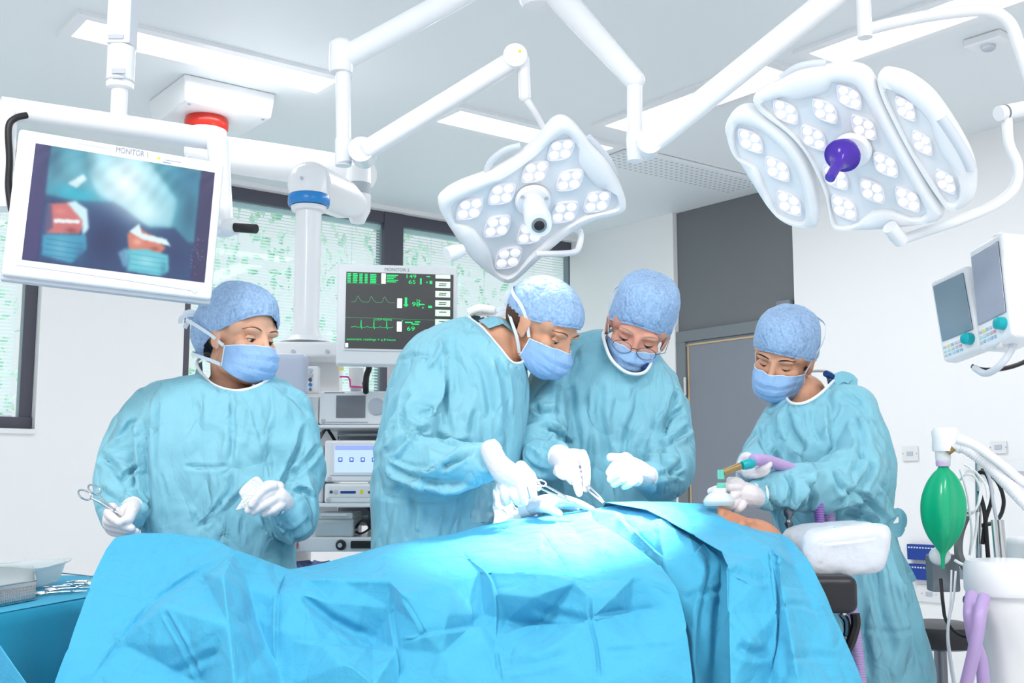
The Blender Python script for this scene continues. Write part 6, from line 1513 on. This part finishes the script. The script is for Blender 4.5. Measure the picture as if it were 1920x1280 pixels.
E1_ = [c((432, 1027, 2.52), (375, 1072, 2.47), (285, 1128, 2.42), (225, 1205, 2.33), (165, 1284, 2.24), (95, 1450, 2.12)),
       c((160, 1103, 2.44), (285, 1128, 2.42)),
       c((305, 1137, 2.31), (345, 1210, 2.25), (378, 1284, 2.24), (430, 1900, 2.1)),
       c((432, 1027, 2.52), (418, 1085, 2.30), (428, 1170, 2.20), (440, 1284, 2.14)),
       c((440, 1035, 2.5), (465, 1100, 2.40), (480, 1160, 2.36), (500, 1212, 2.31), (519, 1248, 2.29)),
       c((542, 1066, 2.57), (521, 1115, 2.38), (519, 1180, 2.31), (519, 1248, 2.29), (530, 1290, 2.27), (560, 1900, 2.05)),
       c((542, 1066, 2.57), (575, 1085, 2.43), (640, 1088, 2.38), (730, 1088, 2.345), (755, 1113, 2.29)),
       c((730, 1088, 2.345), (737, 1140, 2.34), (745, 1215, 2.29), (750, 1284, 2.25), (750, 1900, 2.14)),
       c((755, 1113, 2.29), (790, 1175, 2.26), (745, 1215, 2.29)),
       c((560, 1112, 2.36), (630, 1170, 2.365), (700, 1198, 2.36), (745, 1215, 2.29)),
       c((519, 1180, 2.31), (600, 1205, 2.28), (640, 1245, 2.22), (700, 1284, 2.19)),
       c((790, 1009, 2.67), (725, 1042, 2.53), (757, 1062, 2.47), (730, 1088, 2.345)),
       c((850, 1000, 2.68), (862, 1030, 2.54), (915, 1075, 2.38), (931, 1112, 2.33), (930, 1200, 2.29), (932, 1284, 2.22), (940, 1900, 2.1)),
       c((755, 1113, 2.29), (840, 1090, 2.36), (900, 1073, 2.40), (1010, 1075, 2.34), (1080, 1092, 2.31), (1105, 1115, 2.28)),
       c((1015, 997, 2.57), (1060, 1070, 2.38), (1105, 1115, 2.28), (1108, 1165, 2.26), (1120, 1284, 2.17), (1130, 1900, 2.05)),
       c((905, 1150, 2.35), (950, 1165, 2.345), (1010, 1174, 2.335), (1108, 1165, 2.26), (1180, 1150, 2.31), (1258, 1136, 2.29)),
       c((1105, 1115, 2.28), (1190, 1078, 2.33), (1240, 1060, 2.38)),
       c((745, 1215, 2.29), (830, 1225, 2.24), (930, 1200, 2.29)),
       c((1000, 1118, 2.28), (1010, 1174, 2.335)), c((1120, 1284, 2.17), (1200, 1215, 2.21), (1290, 1180, 2.24))]
in1 = [(230, 1060, 2.52), (320, 1050, 2.52), (620, 1130, 2.36), (660, 1250, 2.21), (840, 1150, 2.27), (820, 1050, 2.5), (980, 1030, 2.49), (1100, 1020, 2.5), (1150, 1120, 2.27), (1010, 1230, 2.22), (850, 1260, 2.21), (1210, 1250, 2.17), (600, 1500, 2.1), (300, 1500, 2.08), (850, 1500, 2.12), (1200, 1500, 2.1)]
r1 = lambda *P: [(a / 2, b / 2 + 900) for a, b in P]
r2 = lambda *P: [(900 + a / 2.4, b / 2.4 + 900) for a, b in P]
f1_ = [(r1((870, 262), (570, 458), (330, 758)), 4, .008, 's'), (r1((330, 408), (570, 456)), 3, .005, 's'), (r1((610, 478), (700, 640), (755, 758)), 4, .006, 'v'), (r1((1082, 338), (1040, 440), (1036, 680)), 4, .008, 's'), (r1((800, 360), (620, 470)), 6, .003, 'v'),
       (r1((1080, 380), (1250, 372), (1458, 376), (1502, 428)), 4, .008, 's'), (r1((1462, 400), (1470, 520), (1488, 640), (1500, 758)), 4, .007, 's'), (r1((1502, 430), (1580, 570), (1490, 600)), 5, .006, 's'), (r1((1120, 420), (1240, 520), (1380, 590)), 9, .006, 'v'),
       (r1((600, 758), (720, 690), (840, 640)), 8, .004, 'v'), (r1((1490, 600), (1650, 570), (1860, 540)), 10, .008, 's'), (r1((1720, 270), (1830, 350), (1862, 450), (1860, 600)), 4, .006, 's'), (r1((1860, 640), (1880, 758)), 3, .003, 'v'), (r1((1090, 600), (1300, 620), (1480, 640)), 10, .006, 's'),
       (r2((270, 235), (350, 350), (410, 440), (495, 520)), 4, .007, 's'), (r2((10, 418), (250, 425), (410, 440)), 4, .006, 's'), (r2((495, 520), (498, 640), (525, 760), (540, 905)), 3, .005, 'v'), (r2((80, 690), (260, 655), (440, 655), (520, 620), (850, 570)), 9, .010, 's'), (r2((425, 440), (620, 400), (850, 380)), 4, .006, 's'),
       (r2((220, 560), (330, 600), (480, 630)), 8, .005, 'v'), (r2((540, 770), (700, 760), (900, 740)), 5, .003, 'v'), (r2((30, 200), (180, 240), (300, 235)), 4, .004, 's'), (r2((70, 840), (250, 820), (420, 770)), 8, .004, 'v')]
# drape behind / between (second sheet), then the head-end sheet
o2 = [(1100, 955, 2.70), (1160, 946, 2.71), (1230, 950, 2.67), (1300, 985, 2.57), (1372, 1035, 2.45), (1385, 1120, 2.36), (1382, 1290, 2.28), (1395, 1900, 2.18), (1260, 1900, 2.16), (1268, 1290, 2.30), (1250, 1200, 2.35), (1235, 1120, 2.40), (1215, 1065, 2.47), (1160, 1020, 2.56), (1105, 985, 2.66)]
e2 = [c((1150, 962, 2.66), (1185, 1000, 2.56), (1225, 1045, 2.47)), c((1185, 1000, 2.56), (1235, 988, 2.54), (1290, 1000, 2.52), (1245, 1052, 2.42), (1225, 1045, 2.47)), c((1245, 1052, 2.42), (1300, 1032, 2.44), (1325, 1090, 2.37), (1300, 1200, 2.29), (1305, 1290, 2.25), (1320, 1900, 2.12)), c((1290, 1000, 2.52), (1313, 1022, 2.48), (1350, 1060, 2.42), (1345, 1180, 2.34), (1335, 1290, 2.29)), c((1245, 1052, 2.42), (1270, 1120, 2.36), (1283, 1200, 2.33))]
f2_ = [(r2((620, 150), (760, 290), (830, 350)), 4, .008, 's'), (r2((680, 230), (820, 175), (900, 240), (1090, 350)), 4, .008, 's'), (r2((840, 355), (940, 350), (1000, 300), (1070, 310)), 4, .006, 's'), (r2((1000, 320), (1040, 400), (1000, 600), (990, 900)), 7, .008, 'v'), (r2((910, 540), (1010, 500), (1090, 500)), 6, .005, 'v')]
top3 = [(1133, 941, 2.69), (1192, 939, 2.70), (1260, 940, 2.70), (1317, 944, 2.69), (1358, 954, 2.68), (1392, 968, 2.66), (1430, 984, 2.63), (1462, 999, 2.6), (1483, 1010, 2.55)]
o3 = top3 + [(1505, 1035, 2.48), (1521, 1056, 2.43), (1535, 1085, 2.40), (1550, 1117, 2.37), (1565, 1155, 2.34), (1583, 1192, 2.31), (1617, 1272, 2.26), (1640, 1350, 2.23), (1760, 1900, 2.12), (1560, 1900, 2.02), (1440, 1900, 2.10), (1372, 1900, 2.08), (1369, 1290, 2.17), (1366, 1150, 2.24), (1363, 1060, 2.30), (1352, 1033, 2.36), (1300, 1003, 2.46), (1250, 975, 2.56), (1210, 955, 2.63)]
e3 = [c((1317, 944, 2.69), (1345, 972, 2.58), (1400, 1003, 2.48), (1446, 1036, 2.37), (1452, 1090, 2.31), (1455, 1150, 2.27), (1442, 1290, 2.21), (1440, 1900, 2.10)), c((1460, 1040, 2.335), (1466, 1100, 2.27), (1500, 1290, 2.14)), c((1446, 1036, 2.37), (1460, 1040, 2.335)), c((1452, 1090, 2.31), (1410, 1100, 2.28), (1366, 1075, 2.30)), c((1500, 1010, 2.52) if False else (1462, 999, 2.6), (1490, 1060, 2.42), (1530, 1160, 2.30), (1560, 1290, 2.19))]
in3 = [(1280, 965, 2.63), (1350, 1000, 2.50), (1410, 1200, 2.20), (1405, 1500, 2.12), (1520, 1500, 2.10)]
f3_ = [(r2((1005, 105), (1120, 190), (1200, 235), (1312, 318), (1330, 500), (1325, 700), (1300, 900)), 3.5, .012, 's'), (r2((1120, 400), (1220, 430), (1310, 460)), 6, .005, 'v'), (r2((1150, 740), (1230, 780), (1300, 770)), 9, .008, 'v'), (r2((1330, 560), (1450, 560), (1560, 600)), 5, .003, 'v'), (r2((1360, 480), (1480, 500), (1530, 530)), 6, .004, 's'),
       (r2((1350, 800), (1520, 790), (1640, 800)), 7, .003, 'v'), (r2((1320, 340), (1400, 400), (1440, 470)), 6, .005, 'v'), (r2((900, 180), (1040, 190), (1190, 250)), 6, .004, 'v'), (r2((1360, 700), (1380, 900)), 9, .005, 'v')]
d = drape_sheet('surgical_drape', o2, [], e2, back=None, smooth=20, folds=f2_, seed=2, thick=.001); tag(d, 'crumpled middle blue drape sheet tucked between the wide drape and the head-end drape', 'drape')
d = drape_sheet('surgical_drape', o1, in1, E1_, back=top1, folds=f1_, seed=1); tag(d, 'wide blue surgical drape covering the patient from the feet to the waist', 'drape')
d = drape_sheet('surgical_drape', o3, in3, e3, back=top3, smooth=20, folds=f3_, seed=3); tag(d, 'blue drape sheet hanging at the head end beside the white pillow', 'drape')

# ---- operating table
tb = thing('operating_table', (W(1000, 1100, 2.6).x, 2.6, 0), 'operating table with black pad under the drapes, its end showing below the pillow', 'operating table')
zp_ = W(1570, 1079, 2.42).z; xa, xb = W(480, 1100, 2.6).x, W(1606, 1100, 2.44).x
b = MB(); b.box(((xb + .55) / 2, 2.64, zp_ - .04), (xb - .55, .44, .08)); b.build('pad', M['vinyl'], tb, bevel=.02, seg=4)
b = MB(); b.box(((xa + .53) / 2, 2.64, zp_ - .12), (.53 - xa, .40, .07)); b.build('pad', M['vinyl'], tb, bevel=.015, seg=4)
b = MB(); b.box(((xa + xb) / 2, 2.64, zp_ - .18), (xb - xa - .06, .36, .04)); b.build('table_frame', M['dsteel'], tb, bevel=.006)
for yy in (2.45, 2.83):
    b = MB(); b.box(((xa + xb) / 2, yy, zp_ - .17), (xb - xa - .05, .012, .03)); b.build('side_rail', M['steel'], tb, bevel=.002)
b = MB(); b.tube(T((1603, 1150, 2.5), (1604, 1175, 2.5), (1590, 1215, 2.5), (1575, 1225, 2.55)), .011, 8, 5); b.build('head_bracket', M['black'], tb)
b = MB(); b.tube(T((1578, 1150, 2.52), (1588, 1165, 2.52), (1586, 1195, 2.52), (1570, 1200, 2.55)), .008, 8, 5); b.build('release_lever', M['steel'], tb)
b = MB(); b.cyl((.25, 2.64, .12), (.25, 2.64, zp_ - .19), .11, n=32); b.build('column', M['steel'], tb)
b = MB(); b.box((.2, 2.64, .07), (.95, .5, .1)); b.build('base', M['white'], tb, bevel=.02)
for x in (-.25, .65):
    for y in (2.42, 2.86): MB().cyl((x, y, .03), (x + .03, y, .03), .03).build('castor', M['black'], tb)
# ---- pillow
pw = thing('pillow', W(1570, 1077, 2.6), 'white plastic covered pillow on the black table pad at the head end', 'pillow')
P_ = []
me = bpy.data.meshes.new('t'); bm = bmesh.new(); bmesh.ops.create_cube(bm, size=2); bmesh.ops.subdivide_edges(bm, edges=bm.edges, cuts=40, use_grid_fill=True); bm.to_mesh(me); bm.free(); a = getco(me).copy()
ctr_ = W(1560, 1028, 2.60); hx, hy, hz = .098, .13, .054
q = a.copy(); r_ = np.power(np.abs(q[:, 0]), 8) + np.power(np.abs(q[:, 1]), 8) + np.power(np.abs(q[:, 2]), 4.5); q /= np.power(r_, .14)[:, None]
puffz = 1 - .10 * np.abs(q[:, 0]) ** 4
a2 = np.stack([q[:, 0] * hx + .012 * q[:, 2] * np.abs(q[:, 0]), q[:, 1] * hy, q[:, 2] * hz * puffz - .006 * (q[:, 0] < -2)], 1)
a2[:, 2] += .008 * q[:, 0]
setco(me, a2 + np.array(ctr_)); crumple(me, .0022, (14, 14, 10), 5); 
strokes(me, [([(1535, 1000), (1541, 1030), (1540, 1060)], 3, .004, 's'), ([(1540, 1022), (1600, 1015), (1650, 1008)], 3, .003, 's'), ([(1556, 985), (1580, 1000)], 3, .003, 'v'), ([(1640, 985), (1655, 1008)], 3, .004, 's'), ([(1598, 1020), (1600, 1045)], 3, .002, 'v')])
M['pill'] = mat('white_plastic_cover', (214, 219, 228), .3, bump=.25, bscale=18, distort=2)
link_mesh('cushion', me, M['pill'], pw)
# ---- support post at the head end
sp_ = thing('support_post', W(1480, 1000, 2.72), 'small grey ball-topped post standing behind the pillow', 'post')
MB().lathe([(.006, -.05), (.005, .0), (.009, .005), (.011, .012), (.006, .018), (.006, .024), (.012, .032), (.012, .04), (.005, .048)], W(1479, 990, 2.72), n=20).build('post', M['dsteel'], sp_)

# ---- breathing mask, connectors, hose
bm_ = thing('breathing_mask', W(1355, 945, 2.63), 'clear breathing mask with mint, amber and teal connectors and lilac hose', 'breathing mask')
MB().lathe([(.034, -.014), (.036, -.004), (.030, .006), (.020, .014), (.017, .016)], W(1348, 936, 2.63), n=32, caps=False).build('mask_dome', M['frost'], bm_, solid=.0015)
MB().lathe([(.017, -.010), (.017, .010)], W(1348, 923, 2.63), n=28).build('mask_neck', M['offw'], bm_)
MB().lathe([(.010, -.012), (.0105, -.002), (.009, .004)], W(1352, 908, 2.63), n=24).build('mint_cuff', M['mint'], bm_)
MB().lathe([(.008, -.010), (.0085, .012)], W(1352, 890, 2.63), n=24).build('mint_tube', M['mint'], bm_)
MB().cyl(W(1356, 886, 2.63), W(1388, 873, 2.64), .0075, .0085).build('amber_elbow', M['amber'], bm_)
MB().lathe([(.010, -.016), (.012, -.008), (.012, .008), (.010, .016)], W(1402, 870, 2.65), W(1422, 866, 2.66) - W(1384, 874, 2.64), n=24).build('teal_connector', M['teal'], bm_)
corr('lilac_hose', ((1412, 862, 2.67), (1432, 862, 2.70), (1465, 872, 2.74), (1500, 888, 2.78), (1540, 925, 2.84), (1560, 990, 2.86), (1585, 1080, 2.84), (1602, 1170, 2.80), (1615, 1290, 2.78), (1630, 1480, 2.76)), .0135, .006, bm_, M['purple_t'])
corr('violet_hose', ((1535, 930, 2.80), (1536, 970, 2.80), (1545, 1040, 2.80), (1590, 1150, 2.82), (1606, 1290, 2.82)), .012, .006, bm_, mat('violet_hose', (150, 110, 190), .4))

# ---- instruments
def scissors_like(p0, p1, plane_n, label, cat='forceps', name='forceps', root=None, spread=.16, ring=.013):
    """p0 = centre of finger rings, p1 = tip"""
    p0, p1 = Vector(p0), Vector(p1); t = thing(name, p1, label, cat); d = (p1 - p0).normalized(); L = (p1 - p0).length; n = Vector(plane_n).normalized(); s = d.cross(n).normalized(); n = s.cross(d)
    hinge = p0 + d * L * .66
    for sg in (-1, 1):
        rc = p0 + s * sg * (ring * 1.25) + d * (0 if sg > 0 else .006)
        b = MB(); R_ = [rc + d * cos(a) * ring * 1.25 + s * sin(a) * ring for a in np.linspace(0, 2 * pi, 25)]; b.tube(R_, .0022, 8)
        h = b.build('finger_ring', M['steel'], t)
        b = MB(); b.tube([rc + d * ring * 1.2 - s * sg * ring * .3, p0.lerp(hinge, .5) + s * sg * .007, hinge + s * sg * .002, hinge.lerp(p1, .5) - s * sg * .0022, p1 - s * sg * .0006], [.0024, .0024, .0028, .0022, .0009], 8, 5); b.build('shaft', M['steel'], t)
    MB().cyl(hinge - n * .004, hinge + n * .004, .004, n=14).build('hinge', M['steel'], t)
    return t
scissors_like(W(166, 921, 2.66), W(238, 975, 2.675), (.1, -.5, .85), 'steel ring-handled forceps held by the person at the left')
scissors_like(W(1008, 908, 2.64), W(1096, 950, 2.62), (0, -.6, .8), 'long steel scissors in the hand of the bending person', 'scissors', 'scissors', spread=.1, ring=.009)
tw = thing('tweezers', W(1131, 941, 2.70), 'steel tweezers in the hand of the person with glasses', 'tweezers')
for sg in (-1, 1):
    b = MB(); P = [W(1090 , 892 , 2.73), W(1104 + sg * 2.2, 915 - sg * 2, 2.72), W(1120 + sg * 2.2, 930 - sg * 1.5, 2.71), W(1132 + sg * .6, 942, 2.70)]; ribbon(b, catmull(P, 5), Vector((0, -1, .2)), .0022, .0012); b.build('prong', M['steel'], tw)
# gauze
b = MB(); pts = [(487, 898), (470, 908), (454, 927), (459, 942), (447, 962), (462, 958), (472, 966), (492, 950), (506, 925), (500, 912)]
rows = []
pts = [(x - 5, y - 5) for x, y in pts]; cx_, cy_ = 473, 927
for k in range(9):
    f_ = k / 8; rows.append([W(cx_ + (x - cx_) * f_, cy_ + (y - cy_) * f_, 2.652 + .003 * sin(x * .12 + k * .3) * f_) for x, y in [tuple(q[:2]) for q in catmull([(x, y, 0) for x, y in pts], 4, True)]])
    rows[-1].append(rows[-1][0])
b.grid(rows); gz = b.build('gauze', mat('gauze_white', (236, 240, 238), .9, bump=.6, bscale=220), None, solid=.004); tag(gz, 'folded white gauze in the gloved hand of the left person', 'gauze')
# clear pouch with white towel by the bending surgeon
def sheet(name, quad, Y0, Y1, m, lbl, cat, amp=.01, seed=0, n=26, solid=.001):
    rows = []
    for j in range(n + 1):
        v = j / n; row = []
        for i in range(n + 1):
            u = i / n; x = (quad[0][0] * (1 - u) + quad[1][0] * u) * (1 - v) + (quad[3][0] * (1 - u) + quad[2][0] * u) * v; y = (quad[0][1] * (1 - u) + quad[1][1] * u) * (1 - v) + (quad[3][1] * (1 - u) + quad[2][1] * u) * v
            nz = noise.noise(Vector((u * 3 + seed, v * 3, seed))); row.append(W(x + nz * 6, y + noise.noise(Vector((u * 2, v * 2, seed + 4))) * 5, Y0 + (Y1 - Y0) * v + (1 - 2 * abs(nz)) * amp))
        rows.append(row)
    o = MB().grid(rows).build(name, m, None, solid=solid); return tag(o, lbl, cat)
sheet('towel', [(925, 910), (945, 925), (990, 975), (925, 985)], 2.76, 2.73, M['trim'], 'white towel draped beside the bending person at the table edge', 'towel', .006, 3, solid=.004)
sheet('plastic_pouch', [(893, 903), (932, 905), (938, 978), (882, 980)], 2.755, 2.74, M['clear'], 'clear crinkled plastic pouch in front of the bending person', 'pouch', .012, 6)

# ---- instrument table on the left
zt0 = .85
A_, B_, C_, D_ = hitz(-60, 1163, zt0), hitz(163, 1122, zt0), hitz(185, 1080, zt0), hitz(-60, 1083, zt0)
B_ = A_ + (B_ - A_) * 1.25; C_ = D_ + (C_ - D_) * 1.2; A_ = A_ - (B_ - A_) * .15; D_ = D_ - (C_ - D_) * .15
it = thing('instrument_table', ((A_ + C_) / 2).xy.to_3d(), 'instrument table under a turquoise drape at the lower left', 'table')
b = MB(); b.prism([p - Z * .03 for p in (A_, B_, C_, D_)], (0, 0, .024)); b.build('tabletop', M['steel'], it)
cen = (A_ + B_ + C_ + D_) / 4
for p in (A_, B_, C_, D_):
    q = cen + (p - cen) * .85; MB().cyl((q.x, q.y, .0), (q.x, q.y, zt0 - .03), .014).build('leg', M['steel'], it)
ring = []
Q = [A_, B_, C_, D_]
for i in range(4):
    for k in range(24): ring.append(Q[i].lerp(Q[(i + 1) % 4], k / 24))
rows = []
for j, (dz, outp) in enumerate(((0.004, -.02), (.003, -.004), (-.004, .006), (-.03, .012), (-.10, .016), (-.20, .022), (-.21, .014), (-.4, .03), (-.6, .045))):
    row = []
    for i, p in enumerate(ring):
        o_ = (p - cen); o_.z = 0; o_.normalize(); wv = .010 * sin(i * .9) + .012 * sin(i * .37 + 1); row.append(p + o_ * (outp + wv * max(0, -dz) * 2.6) + Z * dz)
    row.append(row[0]); rows.append(row)
b = MB(); b.grid(rows); k0 = len(b.v); b.add([p + Z * .004 for p in Q], [(0, 1, 2, 3)]); b.build('table_drape', M['drape_d'], it)
zt0 += .006
# clear tub
tubc = hitz(42, 1100, zt0); t = thing('plastic_tub', tubc, 'translucent plastic tub on the turquoise instrument table', 'tub')
rows = []
for (sx, sy, z) in ((.0, .0, 0.004), (.055, .04, .004), (.07, .05, .012), (.082, .058, .06), (.092, .068, .062), (.094, .07, .066), (.084, .06, .064), (.078, .055, .055), (.066, .046, .014), (.05, .036, .008)):
    row = []
    for k in range(49):
        a_ = 2 * pi * k / 48; e_ = 2 / 3.5; row.append(tubc + Vector((math.copysign(abs(cos(a_)) ** e_, cos(a_)) * sx * 1.15, math.copysign(abs(sin(a_)) ** e_, sin(a_)) * sy * 2.0, z + (.006 * sin(a_ * 2) if z > .06 else 0))))
    rows.append(row)
MB().grid(rows).build('tub', M['frost'], t)
# mesh tray
ta, tb_, tc_, td = hitz(-60, 1148, zt0), hitz(65, 1124, zt0), hitz(60, 1090, zt0), hitz(-60, 1096, zt0)
t = thing('mesh_tray', (ta + tc_) / 2, 'perforated steel instrument tray at the left edge of the instrument table', 'tray')
b = MB(); hgt = W(65, 1088, tb_.y).z - zt0
hole = MB(); quad = [ta, tb_, tc_, td]
for i in range(4):
    p, q = quad[i], quad[(i + 1) % 4]; d_ = (q - p); nrm = d_.cross(Z).normalized() * .0012; L = d_.length; d_.normalize()
    b.prism([p + Z * hgt * .78, q + Z * hgt * .78, q + Z * hgt, p + Z * hgt], nrm); b.prism([p, q, q + Z * .006, p + Z * .006], nrm)
    for k in range(int(L / .0075)): 
        c0_ = p + d_ * (.0075 * k); hole.prism([c0_, c0_ + d_ * .0032, c0_ + d_ * .0032 + Z * hgt * .8, c0_ + Z * hgt * .8], nrm)
    for k in range(int(hgt * .8 / .0065)): hole.prism([p + Z * (.0065 * k + .003), q + Z * (.0065 * k + .003), q + Z * (.0065 * k + .006), p + Z * (.0065 * k + .006)], nrm)
b.tube([p + Z * hgt for p in quad] + [quad[0] + Z * hgt], .0022, 8); b.prism([p + Z * .001 for p in quad], (0, 0, .001)); b.build('rim', M['steel'], t)
w_ = hole.build('mesh_wall', M['steel'], t, smooth=False); w_['kind'] = 'stuff'
gi = 'steel instruments lying on the instrument table'
k_ = 0
for (x0, y0, x1, y1, lb) in ((76, 1112, 163, 1108, 'steel clamp nearest the front edge of the instrument table'), (95, 1105, 170, 1101, 'steel clamp lying behind the front one on the instrument table'), (150, 1097, 80, 1100, 'steel clamp pointing left towards the mesh tray'), (172, 1093, 118, 1096, 'short steel clamp behind the other clamps on the turquoise table'), (180, 1088, 125, 1090, 'farthest steel clamp in the row on the turquoise table')):
    t = scissors_like(hitz(x0, y0, zt0 + .004 + .006 * (k_ % 2)), hitz(x1, y1, zt0 + .004 + .006 * (k_ % 2)), (0, 0, 1), lb, 'clamp', 'clamp'); t['group'] = gi; k_ += 1
b = MB(); b.tube([hitz(108, 1073, zt0 + .03), hitz(185, 1081, zt0 + .012)], .0022, 8); tag(b.build('steel_probe', M['steel'], None), 'thin straight steel probe beside the plastic tub', 'probe')
# near drape corner, bottom left
rows = []
for j in range(22):
    v = j / 21; row = []
    for i in range(22):
        u = i / 21; x = -260 + (300 + 260) * u * v + (0) ; y = 1040 + (1290 + 500 - 1040) * v
        x = -300 + u * (300 + 0 + (y - 1208) * .70); row.append(W(x, y, 1.95 - .12 * v + .03 * sin(u * 9 + v * 2)))
    rows.append(row)
t = MB().grid(rows).build('trolley_drape', M['drape'], None, solid=.002, subsurf=1); tag(t, 'pale blue drape corner in the nearest lower left of the picture', 'drape')
